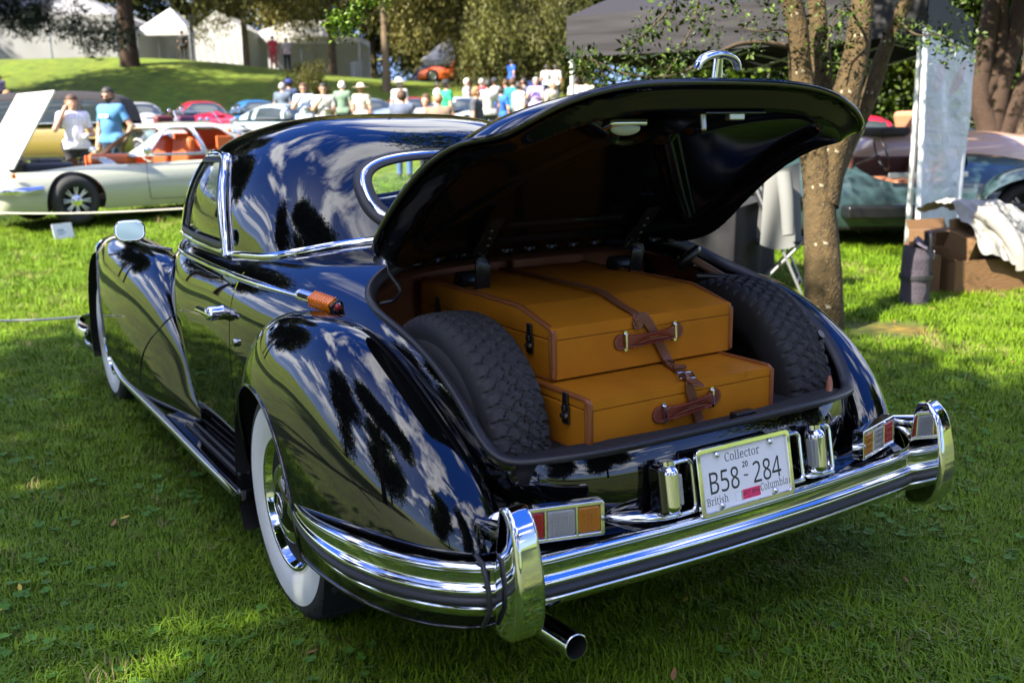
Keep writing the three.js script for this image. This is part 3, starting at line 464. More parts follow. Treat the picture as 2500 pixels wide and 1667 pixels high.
// ---------------------------------------------------------------- number plate with its frame, lamps and loops
{
  const tex = canvasTex(1024, 512, (c, w, h) => {
    c.fillStyle = '#e9e8ea'; c.fillRect(0, 0, w, h); c.fillStyle = '#17181b'; c.textAlign = 'center'; c.textBaseline = 'alphabetic';
    const T = (t, x, y, size, font = 'sans-serif', sx = 1, col = '#17181b', wt = '') => { c.save(); c.translate(x, y); c.scale(sx, 1); c.fillStyle = col; c.font = `${wt} ${size}px ${font}`; c.fillText(t, 0, 0); c.restore(); };
    T('Collector', 500, 118, 104, 'serif', 0.95);
    T('B58', 262, 368, 262, 'sans-serif', 0.82); T('284', 772, 368, 262, 'sans-serif', 0.82);
    T('20', 520, 205, 72, 'sans-serif', 0.9, '#17181b', 'bold'); T('~', 518, 320, 120, 'sans-serif', 0.9, '#17181b', 'bold');
    T('British', 165, 462, 92, 'serif', 0.85); T('Columbia', 842, 452, 92, 'serif', 0.82);
    c.fillStyle = '#c9cacd'; c.fillRect(372, 402, 298, 82); c.fillStyle = '#ececee'; c.fillRect(376, 406, 290, 74);
    c.fillStyle = '#35b6c4'; c.fillRect(440, 402, 9, 84); c.fillStyle = '#e0a64a'; c.fillRect(449, 402, 9, 84); c.fillStyle = '#ee2f6e'; c.fillRect(458, 398, 210, 88);
    T('OCT 2016', 563, 452, 54, 'sans-serif', 0.8, '#17181b', 'bold'); c.fillStyle = '#8f1a45'; for (let i = 0; i < 12; i++) c.fillRect(476 + i * 15, 464, 10, 9);
  });
  const p = new THREE.Group(); p.name = 'number_plate'; p.position.set(-0.012, 0.555, 0.985); p.rotation.x = -0.20; coupe.add(p);
  const pl = new THREE.PlaneGeometry(0.292, 0.144); mesh('plate', pl, std([1, 1, 1], 0.35, { map: tex }), p);
  mesh('plate_back', rbox(0.30, 0.152, 0.008, 0.003).translate(0, 0, -0.006), M.satin, p);
  const fr = roundShape(0.312, 0.164, 0.014); fr.holes.push(roundShape(0.293, 0.145, 0.008));
  mesh('plate_frame', place(new THREE.ExtrudeGeometry(fr, { depth: 0.006, bevelEnabled: true, bevelSize: 0.002, bevelThickness: 0.003, bevelSegments: 3 }), 0, 0, -0.001), M.chrome, p);
  for (const [x, y] of [[-0.09, 0.062], [0.09, 0.062], [-0.09, -0.062], [0.09, -0.062]]) mesh('plate_screw', place(new THREE.SphereGeometry(0.0085, 14, 10), x, y, 0.004), M.chrome, p);
  mesh('plate_mount', rbox(0.30, 0.10, 0.05, 0.01).translate(0, 0, -0.035), M.paint, p);
  const loop = (x, w) => { const c = new THREE.CatmullRomCurve3(roundShape(w, 0.125, 0.016).getPoints(6).map(q => V(q.x + x, q.y, 0)), true, 'centripetal'); const g = new THREE.TubeGeometry(c, 60, 0.0065, 8, true); g.translate(0, 0, -0.018); return g; };
  mesh('plate_loop', loop(-0.185, 0.062), M.chrome, p); mesh('plate_loop', loop(0.185, 0.062), M.chrome, p); mesh('plate_loop', loop(0.302, 0.055), M.chrome, p);
  for (const s of [-1, 1]) {
    const q = new THREE.Group(); q.name = 'plate_lamp'; q.position.set(s * 0.25, 0.56, 0.975); q.rotation.x = -0.16; coupe.add(q);
    const b = new THREE.CapsuleGeometry(0.024, 0.075, 6, 18); b.scale(1, 1, 1.25); mesh('housing', b, M.chrome, q);
    mesh('lens', place(rbox(0.012, 0.075, 0.034, 0.005), s * -0.019, -0.002, 0.008), new THREE.MeshPhysicalMaterial({ color: C(0.25, 0.26, 0.27), roughness: 0.08, clearcoat: 1 }), q);
    mesh('housing_cap', place(cyl(0.017, 0.017, 0.012, 16), 0, 0.062, 0), M.chrome, q);
    mesh('lamp_back', rbox(0.034, 0.12, 0.05, 0.012).translate(s * 0.018, 0, -0.01), M.paint, q);
  }
}
// front bumper, of which one end shows ahead of the front wheel
{ const fb = [[-0.93, -3.06], [-0.95, -3.25], [-0.90, -3.48], [-0.75, -3.62], [-0.45, -3.70], [0, -3.72], [0.45, -3.70], [0.75, -3.62], [0.90, -3.48], [0.95, -3.25], [0.93, -3.06]].map(p => [p[0], 0.32, p[1]]), c = curve(fb), P = [], N = []; for (let i = 0; i <= 80; i++) { const a = c(i / 80), b = c(Math.min(1, i / 80 + 0.005)), d = c(Math.max(0, i / 80 - 0.005)), tx = b[0] - d[0], tz = b[2] - d[2], l = Math.hypot(tx, tz); P.push(V(...a)); N.push(V(tz / l, 0, -tx / l)); }
  mesh('front_bumper', sweep({ pts: P, nor: N, closed: false }, [[-0.065, -0.02], [-0.06, 0.0], [-0.03, 0.016], [0.03, 0.016], [0.06, 0.0], [0.065, -0.02]]), M.chrome, coupe); }
// exhaust
{
  const ex = mesh('exhaust_pipe', [place(lathe([[0.028, 0.0], [0.031, 0.0], [0.0315, 0.004], [0.0315, 0.42], [0.026, 0.44], [0.026, 0.7]], 32), -0.525, 0.243, 0.985, -Math.PI / 2 - 0.06)], M.chrome, coupe);
  mesh('exhaust_bore', place(lathe([[0.0275, 0.001], [0.0275, 0.16], [0, 0.17]], 24), -0.525, 0.243, 0.985, -Math.PI / 2 - 0.06), M.under, ex);
}
// ---------------------------------------------------------------- boot lid, hinges, lining
const LID_PIVOT = [0, 1.02, 0.07];
const LID_LEN = V_SILL - V_HINGE;
function bodyNormal(a, v) { const e = 2e-3, A = bodyS(a + e, v), B = bodyS(a - e, v), Cc = bodyS(a, v + e), D = bodyS(a, v - e); return V(A[0] - B[0], A[1] - B[1], A[2] - B[2]).cross(V(Cc[0] - D[0], Cc[1] - D[1], Cc[2] - D[2])).normalize().multiplyScalar(-1); }
{
  const sgn = bodyNormal(0, V_HINGE).y > 0 ? 1 : -1;
  const inner = (a, v, off) => { const p = bodyS(a, v), n = bodyNormal(a, v).multiplyScalar(sgn); return [p[0] - n.x * off, p[1] - n.y * off, p[2] - n.z * off]; };
  const toPivot = g => { g.translate(-LID_PIVOT[0], -LID_PIVOT[1], -LID_PIVOT[2]); return g; };
  const inLid = (p, a, v) => -openF(bodyS(a, v)[0], v, -0.008);
  const v0 = V_HINGE - 0.03, v1 = V_SILL + 0.03;
  const outer = patch((a, v) => bodyS(a, v), -0.95, 0.95, 120, v0, v1, 120, { keep: inLid });
  const lid = mesh('boot_lid', toPivot(outer), M.paint, coupe);
  lid.position.set(LID_PIVOT[0], LID_PIVOT[1] + 0.02, LID_PIVOT[2]); lid.rotation.x = -51.8 * Math.PI / 180;
  // pressed inner panel
  const seg = (x, s, A, B) => { const dx = B[0] - A[0], ds = B[1] - A[1], t = Math.min(1, Math.max(0, ((x - A[0]) * dx + (s - A[1]) * ds) / (dx * dx + ds * ds))); return Math.hypot(x - A[0] - t * dx, s - A[1] - t * ds); };
  const ribs = [[[-0.47, 0.16], [-0.10, 0.58]], [[-0.42, 0.84], [-0.16, 0.64]], [[0.47, 0.16], [0.10, 0.58]], [[0.42, 0.84], [0.16, 0.64]], [[-0.20, 0.14], [0.20, 0.14]]];
  const press = (a, v) => {
    const x = bodyS(a, v)[0], s = (v - V_HINGE) / LID_LEN * 0.98; let h = 0;
    for (const [A, B] of ribs) h += 0.016 * (1 - sstep(0.008, 0.042, seg(x, s * 0.98, A, B)));
    h += 0.016 * (1 - sstep(0.0, 0.45, -openF(x, v, -0.075)));       // the flange stands proud of the panel
    for (let i = -6; i <= 6; i++) if (Math.abs(i) !== 3) h -= 0.010 * (1 - sstep(0.4, 1, ((x - i * 0.082) / 0.030) ** 2 + ((s - 0.055) / 0.020) ** 2));
    h -= 0.012 * (1 - sstep(0.4, 1, ((x + 0.02) / 0.055) ** 2 + ((s - 0.60) / 0.045) ** 2));
    return 0.044 - 0.0 + h;
  };
  const skin = mesh('lid_inner_panel', toPivot(patch((a, v) => { const o = press(a, v), t = sstep(0, 0.16, -openF(bodyS(a, v)[0], v, -0.008)); return inner(a, v, lerp(0.006, o, t)); }, -0.95, 0.95, 300, v0, v1, 280, { keep: inLid, flip: true })), M.innerPaint, lid);
  const rim = evenly(outer.loops[0], 0.02, 4); for (const q of rim.pts) q.sub(V(...LID_PIVOT));
  mesh('lid_edge', sweep(rim, [[-0.004, 0.001], [0.001, -0.001], [0.004, -0.006], [0.003, -0.014], [-0.004, -0.018], [-0.010, -0.012]].map(q => [q[0], q[1]])), M.paint, lid);
  const at = (x, s, off) => { const v = V_HINGE + s * LID_LEN; let lo = -1, hi = 1; for (let i = 0; i < 40; i++) { const m = (lo + hi) / 2; if (bodyS(m, v)[0] < x) lo = m; else hi = m; } const p = inner(lo, v, off); return [p[0] - LID_PIVOT[0], p[1] - LID_PIVOT[1], p[2] - LID_PIVOT[2]]; };
  const nAt = (s) => { const n = bodyNormal(0, V_HINGE + s * LID_LEN).multiplyScalar(sgn); return n; };
  // handle: a chrome bow on a short post, outside near the rear edge
  { const n = nAt(0.97), p = V(...at(0, 0.955, 0)), h = new THREE.Group(); h.name = 'lid_handle'; h.position.copy(p); h.quaternion.setFromUnitVectors(V(0, 1, 0), n); lid.add(h);
    mesh('post', [cyl(0.0115, 0.013, 0.06, 20).translate(0, 0.03, 0), lathe([[0.024, 0], [0.022, 0.006], [0.014, 0.010], [0.012, 0.012]], 24)], M.chrome, h);
    const bow = curve([[-0.066, 0.036, 0], [-0.058, 0.052, 0], [-0.034, 0.066, 0], [0, 0.071, 0], [0.034, 0.066, 0], [0.058, 0.052, 0], [0.066, 0.036, 0]]), P = [], N = []; for (let i = 0; i <= 40; i++) { P.push(V(...bow(i / 40))); const t = lerp(-1.2, 1.2, i / 40); N.push(V(Math.sin(t), Math.cos(t), 0)); }
    mesh('bow', sweep({ pts: P, nor: N, closed: false }, ring(0.0085, 14, 0.016), { scale: t => 0.74 + 0.36 * Math.sin(Math.PI * t) }), M.chrome, h); }
  // lamp under the lid with its two wires
  { const p = at(-0.17, 0.79, 0.066), l = new THREE.Group(); l.name = 'lid_lamp'; l.position.set(...p); l.quaternion.setFromUnitVectors(V(0, 1, 0), nAt(0.79).negate()); lid.add(l);
    const hs = rbox(0.115, 0.022, 0.05, 0.010, 3); mesh('housing', hs, M.chrome, l);
    const ln = new THREE.SphereGeometry(0.04, 20, 10); ln.scale(1.1, 0.4, 0.52); ln.translate(0, 0.012, 0); mesh('lens', ln, std([0.55, 0.60, 0.62], 0.3), l);
    mesh('wire', tube([[-0.02, -0.008, 0.02], [0.0, -0.016, 0.035], [0.03, -0.014, 0.04], [0.062, -0.006, 0.03]], 0.0022, 6), std([0.45, 0.02, 0.03], 0.5), l);
    mesh('wire', tube([[-0.035, -0.008, 0.022], [-0.01, -0.012, 0.045], [0.03, -0.010, 0.05], [0.062, -0.004, 0.034]], 0.0022, 6), std([0.50, 0.22, 0.12], 0.5), l);
    mesh('connector', place(rbox(0.018, 0.012, 0.012, 0.003), 0.066, -0.004, 0.032), M.seal, l); }
  // latch and striker at the rear edge
  { const lt = mesh('latch_plate', place(rbox(0.20, 0.006, 0.055, 0.003), ...at(0.055, 0.945, 0.066), Math.atan2(nAt(0.945).z, nAt(0.945).y)), M.paint, lid);
    mesh('latch', place(rbox(0.05, 0.02, 0.022, 0.004), ...at(0.075, 0.945, 0.074), Math.atan2(nAt(0.945).z, nAt(0.945).y)), M.satin, lt);
    const q = V(...at(0.0, 0.90, 0.064)), d = nAt(0.9).negate(); mesh('striker_pin', [bar(q.toArray(), q.clone().addScaledVector(d, 0.035).toArray(), 0.009, 16, 0.008), new THREE.SphereGeometry(0.008, 14, 10).translate(...q.clone().addScaledVector(d, 0.036).toArray())], M.satin, lt); }
  // hinge arms: flat strip from the gutter up the lid's underside
  for (const s of [-1, 1]) {
    const cs = Math.cos(lid.rotation.x), sn = Math.sin(lid.rotation.x), world = p => [p[0] + LID_PIVOT[0], p[1] * cs - p[2] * sn + LID_PIVOT[1] + 0.02, p[1] * sn + p[2] * cs + LID_PIVOT[2]];
    const path = [[s * 0.286, 0.90, 0.16], [s * 0.286, 0.97, 0.185], [s * 0.286, 1.03, 0.178], world(at(s * 0.286, 0.06, 0.085)), world(at(s * 0.286, 0.14, 0.075)), world(at(s * 0.286, 0.24, 0.070))];
    const arm = mesh('lid_hinge', sweep(pathOf(path, [0, -0.3, 1]), [[-0.024, -0.004], [-0.024, 0.004], [-0.018, 0.004], [-0.016, 0.0], [0.016, 0.0], [0.018, 0.004], [0.024, 0.004], [0.024, -0.004]]), M.blackMetal, coupe);
    for (const [t, x] of [[0.12, 0.010], [0.2, -0.010], [0.16, 0]]) { const q = V(...world(at(s * 0.286 + x, t, 0.082))); mesh('hinge_bolt', new THREE.SphereGeometry(0.008, 10, 8).translate(...q.toArray()), M.blackMetal, arm); }
    mesh('hinge_spring', place(cyl(0.03, 0.03, 0.07, 16), s * 0.286, 0.955, 0.10, 0, 0, Math.PI / 2), M.blackMetal, coupe);
  }
  // cable to the lid lamp at the left
  mesh('lamp_cable', tube([[-0.565, 1.045, 0.14], [-0.575, 1.01, 0.175], [-0.56, 0.965, 0.20], [-0.565, 0.935, 0.17], [-0.60, 0.925, 0.15]], 0.0055, 8), M.seal, coupe);
  // tan lining
  const lin = patch((a, v) => inner(a, v, 0.045), -1.0, 1.0, 90, bodyAtZ(-0.20), BODY_L, 110, { flip: true, keep: (p, a, v) => Math.min(openF(p[0] * 1.06, v, 0.02), p[1] - 0.60, 0.93 - p[2] - Math.max(0, 0.3 - Math.abs(p[0])) * 0) });
  mesh('boot_lining', lin, M.tanLining, coupe);
  const bulk = patch((x, y) => [x, y, -0.20 + 0.05 * x * x], -0.62, 0.62, 30, 0.60, 0.965, 14);
  mesh('boot_bulkhead', bulk, M.tanLining, coupe);
  mesh('lining_pocket', place(rbox(0.30, 0.10, 0.02, 0.01), 0.18, 0.93, -0.165), M.tanLining, coupe);
  mesh('boot_floor', place(rbox(1.14, 0.02, 1.0, 0.006), 0, 0.612, 0.30), M.carpet, coupe);
  // carpeted sill inside the seal, with a bright strip at each side
  const sillPts = []; for (let i = 0; i <= 20; i++) { const x = lerp(-0.56, 0.56, i / 20); sillPts.push([x, 0.655 - 0.02 * (x / 0.56) ** 4, 0.885 - 0.10 * Math.pow(Math.abs(x / 0.56), 2.4)]); }
  mesh('boot_sill', sweep(pathOf(sillPts, [0, 1, 0]), [[-0.035, -0.05], [-0.035, 0.002], [0.03, 0.002], [0.03, -0.05]]), M.carpet, coupe);
  for (const s of [-1, 1]) mesh('sill_strip', place(rbox(0.10, 0.006, 0.03, 0.002), s * 0.405, 0.636, 0.80, 0, s * 0.25), M.satin, coupe);
  mesh('striker_bracket', place(rbox(0.07, 0.02, 0.03, 0.005), 0.07, 0.668, 0.89), M.blackMetal, coupe);
  // tan bead inside the right-hand edge of the opening
  const bead = []; for (let i = 0; i <= 40; i++) { const v = lerp(V_HINGE + 0.12, V_SILL - 0.03, i / 40); const w = openW(v) - 0.008, q = (v - V_MID) / V_HALF; const x = w * Math.pow(Math.max(0.01, 1 - Math.pow(Math.abs(q), 6.4)), 1 / 6.4) - 0.005; let lo = 0, hi = 1; for (let k = 0; k < 30; k++) { const m = (lo + hi) / 2; if (bodyS(m, v)[0] < x) lo = m; else hi = m; } bead.push(inner(lo, v, 0.036)); }
  const brim = curve(bead.filter((_, i) => i % 3 === 0)), tanSide = std([0.46, 0.185, 0.075], 0.6, { bumpMap: rep(grain, 4), bumpScale: 0.0008 });
  for (const s of [-1, 1]) mesh('lining_side_panel', patch((u, v) => { const p = brim(u); return [s * lerp(0.598, p[0] - 0.012, Math.min(1, v * 1.25)), lerp(0.617, p[1] - 0.012, v), p[2] - 0.01 * (1 - v)]; }, 0.03, 0.90, 50, 0, 1, 10), tanSide, coupe);
  for (const s of [1]) mesh('lining_bead', tube(bead.filter((_, i) => i % 4 === 0).map(p => [s * p[0], p[1], p[2]]), 0.010, 10), std([0.34, 0.13, 0.06], 0.5), coupe);
}
// ---------------------------------------------------------------- cabin inside
{
  const leather = std([0.05, 0.045, 0.045], 0.55);
  for (const s of [-1, 1]) {
    const seat = mesh('front_seat', [rbox(0.52, 0.16, 0.5, 0.06, 4).translate(s * 0.31, 0.56, -1.45), place(rbox(0.52, 0.56, 0.16, 0.07, 4), s * 0.31, 0.78, -1.2, -0.2)], leather, coupe);
  }
  mesh('rear_seat', [rbox(1.15, 0.18, 0.45, 0.06, 4).translate(0, 0.58, -0.75), place(rbox(1.15, 0.42, 0.14, 0.06, 4), 0, 0.80, -0.50, -0.25)], leather, coupe);
  mesh('parcel_shelf', [rbox(1.0, 0.03, 0.30, 0.01).translate(0, 1.03, -0.54)], std([0.07, 0.075, 0.085], 0.85), coupe);
  mesh('dashboard', [rbox(1.3, 0.16, 0.16, 0.06, 4).translate(0, 0.90, -1.86)], std([0.16, 0.07, 0.03], 0.25), coupe);
  const sw = mesh('steering_wheel', [place(new THREE.TorusGeometry(0.20, 0.012, 10, 48), -0.34, 0.96, -1.62, -0.45), place(cyl(0.04, 0.05, 0.05, 20), -0.34, 0.96, -1.62, Math.PI / 2 - 0.45), bar([-0.34, 0.955, -1.63], [-0.34, 0.85, -1.85], 0.02)], std([0.03, 0.03, 0.03], 0.3), coupe);
  mesh('spoke', [place(rbox(0.38, 0.02, 0.012, 0.005), -0.34, 0.96, -1.62, -0.45)], M.chrome, sw);
  mesh('cabin_floor', rbox(1.35, 0.04, 1.9, 0.01).translate(0, 0.42, -1.1), M.carpet, coupe);
}
// ================================================================ luggage and spare wheels in the boot
const hide = dataTex(256, (x, y) => 0.5 + 0.5 * tileNoise(x, y, 40, 2) + 0.3 * tileNoise(x, y, 22, 2, 4));
const caseTone = dataTex(256, (x, y) => { const k = 0.90 + 0.16 * tileNoise(x, y, 5, 4, 3) - 0.16 * sstep(0.34, 0.5, tileNoise(x, y, 18, 3, 11)); return [k, k * 0.985, k * 0.96]; }, true);
const caseMat = new THREE.MeshPhysicalMaterial({ color: C(0.54, 0.200, 0.012), roughness: 0.5, specularIntensity: 0.22, map: rep(caseTone, 1.3), bumpMap: rep(hide, 1), bumpScale: 0.0007 });
const pipeMat = std([0.23, 0.070, 0.017], 0.45, { bumpMap: rep(hide, 6), bumpScale: 0.0004 });
const strapMat = std([0.145, 0.048, 0.018], 0.55, { bumpMap: rep(hide, 8), bumpScale: 0.0006 });
const handleMat = std([0.15, 0.030, 0.016], 0.36, { bumpMap: rep(hide, 5), bumpScale: 0.0005 });
const thread = std([0.42, 0.27, 0.14], 0.7);
// outline in (z, y), extruded across x; the box is cut at a seam into base and lid
function suitcase(name, label, x0, x1, outline, ySeam, front, latches, handle) {
  const g = base(name, [0, 0, 0]); tag(g, label, 'suitcase');
  const clipTo = (lo, hi) => {              // the outline between two heights
    const out = []; const n = outline.length;
    for (let i = 0; i < n; i++) { const a = outline[i], b = outline[(i + 1) % n]; const inA = a[1] >= lo && a[1] <= hi; if (inA) out.push(a); for (const h of (b[1] > a[1] ? [lo, hi] : [hi, lo])) if ((a[1] - h) * (b[1] - h) < 0) out.push([lerp(a[0], b[0], (h - a[1]) / (b[1] - a[1])), h]); }
    return out;
  };
  const solid = (poly, bev) => { const s = new THREE.Shape(); const cz = poly.reduce((q, p) => q + p[0], 0) / poly.length, cy = poly.reduce((q, p) => q + p[1], 0) / poly.length; poly.forEach((p, i) => { const z = p[0] - Math.sign(p[0] - cz) * bev, y = p[1] - Math.sign(p[1] - cy) * bev; i ? s.lineTo(z, y) : s.moveTo(z, y); }); s.closePath(); const e = new THREE.ExtrudeGeometry(s, { depth: x1 - x0 - 2 * bev, bevelEnabled: true, bevelSize: bev, bevelThickness: bev, bevelSegments: 3 }); e.rotateY(-Math.PI / 2); e.translate(x1 - bev, 0, 0); return e; };
  const inset = e => { const m = (x0 + x1) / 2; e.translate(-m, 0, 0); e.scale(0.985, 1, 1); e.translate(m, 0, 0); return e; };
  const top = Math.max(...outline.map(p => p[1])), bot = Math.min(...outline.map(p => p[1]));
  mesh('case_base', solid(clipTo(bot - 1, ySeam - 0.0012), 0.004), caseMat, g);
  mesh('case_lid', solid(clipTo(ySeam + 0.0012, top + 1), 0.004), caseMat, g);
  mesh('case_liner', inset(solid(outline.map(([z, y]) => [z - Math.sign(z - 0.2) * 0.006, lerp(y, ySeam, 0.08)]), 0.003)), pipeMat, g);
  for (const s of [-1, 1]) {
    const x = (s < 0 ? x0 : x1), c = outline, P = [], N = [];
    const n = c.length; for (let i = 0; i < n; i++) { const a = c[i], b = c[(i + 1) % n], L = Math.hypot(b[0] - a[0], b[1] - a[1]), k = Math.max(2, Math.round(L / 0.012)); for (let j = 0; j < k; j++) { P.push(V(x - s * 0.004, lerp(a[1], b[1], j / k), lerp(a[0], b[0], j / k))); N.push(V(s, 0, 0)); } }
    for (let r = 0; r < 2; r++) { const q = P.map((p, i) => P[(i + P.length - 1) % P.length].clone().add(P[(i + 1) % P.length]).add(p.clone().multiplyScalar(2)).multiplyScalar(0.25)); q.forEach((p, i) => P[i].copy(p)); }
    mesh('edge_binding', sweep({ pts: P, nor: N, closed: true }, [[-0.007, -0.006], [-0.007, 0.002], [-0.003, 0.005], [0.003, 0.005], [0.007, 0.002], [0.007, -0.006]]), pipeMat, g);
    for (const dz of [-0.010, 0.0]) mesh('corner_binding', bar([x - s * (0.002 - dz * 0.2), bot + 0.006, front + 0.0015 + dz * 0.1 - (dz ? 0.012 : 0)], [x - s * 0.002, outline[1][1] - 0.004, front + 0.0015 - (dz ? 0.012 : 0)], 0.0052, 8), pipeMat, g);
  }
  for (const [x, y, z, nx] of latches) {
    const l = new THREE.Group(); l.name = 'latch'; l.position.set(x, y, z); l.rotation.y = nx; g.add(l);
    const black = M.blackMetal;
    mesh('latch_plate', [rbox(0.030, 0.050, 0.004, 0.003).translate(0, -0.026, 0.002)], black, l);
    mesh('latch_hasp', [rbox(0.022, 0.030, 0.006, 0.003).translate(0, 0.014, 0.003), rbox(0.016, 0.016, 0.012, 0.004).translate(0, -0.010, 0.006)], black, l);
    mesh('latch_knob', [place(cyl(0.006, 0.006, 0.008, 14), -0.006, -0.030, 0.008, Math.PI / 2), place(cyl(0.006, 0.006, 0.008, 14), 0.006, -0.030, 0.008, Math.PI / 2)], M.satin, l);
  }
  { const [hx, hy, w, tilt] = handle, h = new THREE.Group(); h.name = 'handle'; h.position.set(hx, hy, front + 0.002); h.rotation.z = tilt; g.add(h);
    const half = w / 2, pad = s => { const q = new THREE.Shape(); q.absarc(0, 0, 0.021, 0, Math.PI * 2); const e = new THREE.ExtrudeGeometry(q, { depth: 0.003, bevelEnabled: true, bevelSize: 0.001, bevelThickness: 0.001, bevelSegments: 2, curveSegments: 20 }); e.translate(s * (half - 0.010), 0, 0); return e; };
    mesh('handle_pad', [pad(-1), pad(1)], handleMat, h);
    const grip = new THREE.Shape(); const e = half - 0.026;
    grip.moveTo(-e, -0.012); grip.lineTo(-e + 0.012, -0.019); grip.lineTo(-e + 0.014, -0.015); grip.quadraticCurveTo(0, -0.011, e - 0.014, -0.015); grip.lineTo(e - 0.012, -0.019); grip.lineTo(e, -0.012); grip.lineTo(e, 0.012); grip.lineTo(e - 0.012, 0.018); grip.lineTo(e - 0.014, 0.015); grip.quadraticCurveTo(0, 0.012, -e + 0.014, 0.015); grip.lineTo(-e + 0.012, 0.018); grip.lineTo(-e, 0.012);
    const gg = new THREE.ExtrudeGeometry(grip, { depth: 0.006, bevelEnabled: true, bevelSize: 0.0015, bevelThickness: 0.002, bevelSegments: 3, curveSegments: 16 });
    { const p = gg.attributes.position; for (let i = 0; i < p.count; i++) p.setZ(i, p.getZ(i) + 0.006 + 0.012 * (1 - (p.getX(i) / e) ** 2)); gg.computeVertexNormals(); }
    mesh('handle_grip', gg, handleMat, h);
    for (const s of [-1, 1]) mesh('handle_loop', [rbox(0.008, 0.042, 0.010, 0.003).translate(s * (half - 0.022), 0.003, 0.010), place(cyl(0.0055, 0.0055, 0.006, 14), s * (half - 0.022), 0.025, 0.006, Math.PI / 2), place(cyl(0.0055, 0.0055, 0.006, 14), s * (half - 0.022), -0.020, 0.006, Math.PI / 2)], M.chrome, h);
    const st = []; for (const s of [-1, 1]) for (let i = 0; i < 16; i++) { const a = i / 16 * 2 * Math.PI; if (Math.cos(a) * s < -0.2) continue; st.push(rbox(0.0035, 0.0011, 0.001, 0.0004, 1).rotateZ(a + Math.PI / 2).translate(s * (half - 0.010) + 0.018 * Math.cos(a), 0.018 * Math.sin(a), 0.0045)); }
    for (let i = -9; i <= 9; i++) for (const s of [-1, 1]) { const x = i * 0.0058, q = x / (e - 0.014); if (Math.abs(q) > 0.95) continue; st.push(rbox(0.0038, 0.0011, 0.001, 0.0004, 1).translate(x, s * (0.003 + 0.008 * q * q), 0.0088 + 0.006 + 0.012 * (1 - (x / e) ** 2) - 0.0055)); }
    mesh('stitching', st, thread, h); }
  return g;
}
suitcase('suitcase', 'larger tan suitcase with a sloped front, lying on the flatter one', -0.345, 0.275, [[0.63, 0.7645], [0.63, 0.893], [0.47, 0.935], [-0.10, 0.945], [-0.10, 0.7645]], 0.868, 0.63,
  [[-0.349, 0.872, 0.535, -Math.PI / 2], [-0.349, 0.872, 0.02, -Math.PI / 2]], [-0.030, 0.842, 0.215, 0.04]);
suitcase('suitcase', 'flatter tan suitcase under the larger one, against the boot sill', -0.375, 0.240, [[0.825, 0.625], [0.825, 0.757], [0.12, 0.759], [0.12, 0.625]], 0.733, 0.825,
  [[-0.379, 0.736, 0.74, -Math.PI / 2], [-0.379, 0.736, 0.25, -Math.PI / 2]], [-0.065, 0.700, 0.205, 0.10]);
{ // small rivets at the right of the lower case
  const b = base('leather_strap'); tag(b, 'brown leather strap with a steel buckle, buckled round both suitcases', 'strap');
  const P = [[-0.05, 0.949, -0.09], [-0.052, 0.949, 0.12], [-0.056, 0.9475, 0.33], [-0.060, 0.943, 0.455], [-0.0645, 0.926, 0.53], [-0.070, 0.902, 0.622], [-0.068, 0.889, 0.637], [-0.024, 0.862, 0.6365], [0.0, 0.822, 0.6365], [0.022, 0.785, 0.637], [0.024, 0.768, 0.645], [0.012, 0.763, 0.68], [-0.020, 0.762, 0.76], [-0.052, 0.764, 0.818], [-0.062, 0.752, 0.833], [-0.052, 0.715, 0.8325], [-0.034, 0.672, 0.832], [-0.024, 0.648, 0.834], [-0.018, 0.636, 0.85]];
  const N = [[0, 1, 0], [0, 1, 0], [0, 1, 0], [0, 1, 0.15], [0, 1, 0.3], [0, 0.7, 0.7], [0, 0.2, 1], [0, 0, 1], [0, 0, 1], [0, 0.1, 1], [0, 0.8, 0.6], [0, 1, 0], [0, 1, 0], [0, 0.8, 0.6], [0, 0.1, 1], [0, 0, 1], [0, 0, 1], [0, 0.1, 1], [0, 0.5, 0.8]];
  const c = curve(P.map((p, i) => [...p, ...N[i]])), pts = [], nor = []; for (let i = 0; i <= 140; i++) { const q = c(i / 140); pts.push(V(q[0], q[1], q[2])); nor.push(V(q[3], q[4], q[5]).normalize()); }
  mesh('band', sweep({ pts, nor, closed: false }, [[-0.0145, 0.0005], [-0.014, 0.003], [-0.012, 0.0038], [0.012, 0.0038], [0.014, 0.003], [0.0145, 0.0005]]), strapMat, b);
  const q = V(-0.034, 0.7675, 0.785); // buckle on the lower case's top
  const bk = new THREE.Group(); bk.name = 'buckle'; bk.position.set(-0.046, 0.770, 0.800); bk.rotation.set(0.35, -0.35, 0, 'YXZ'); b.add(bk);
  mesh('frame', [bar([-0.02, 0, -0.013], [0.02, 0, -0.013], 0.0028), bar([-0.02, 0, 0.013], [0.02, 0, 0.013], 0.0028), bar([-0.02, 0, -0.013], [-0.02, 0, 0.013], 0.0028), bar([0.02, 0, -0.013], [0.02, 0, 0.013], 0.0028), bar([0, 0.002, -0.013], [0, 0.003, 0.016], 0.0022)], M.chrome, bk);
  mesh('keeper', place(rbox(0.036, 0.010, 0.014, 0.003), -0.004, 0.772, 0.728, 0.1, -0.35), strapMat, b);
  mesh('strap_loop', place(rbox(0.034, 0.026, 0.012, 0.004), -0.068, 0.897, 0.630, -0.7, 0.1), strapMat, b);
  const holes = []; for (const [x, y, z] of [[-0.010, 0.838, 0.6402], [0.006, 0.812, 0.6402], [-0.053, 0.722, 0.8365]]) holes.push(place(cyl(0.0022, 0.0022, 0.001, 10), x, y, z, Math.PI / 2)); mesh('strap_hole', holes, M.seal, b);
}
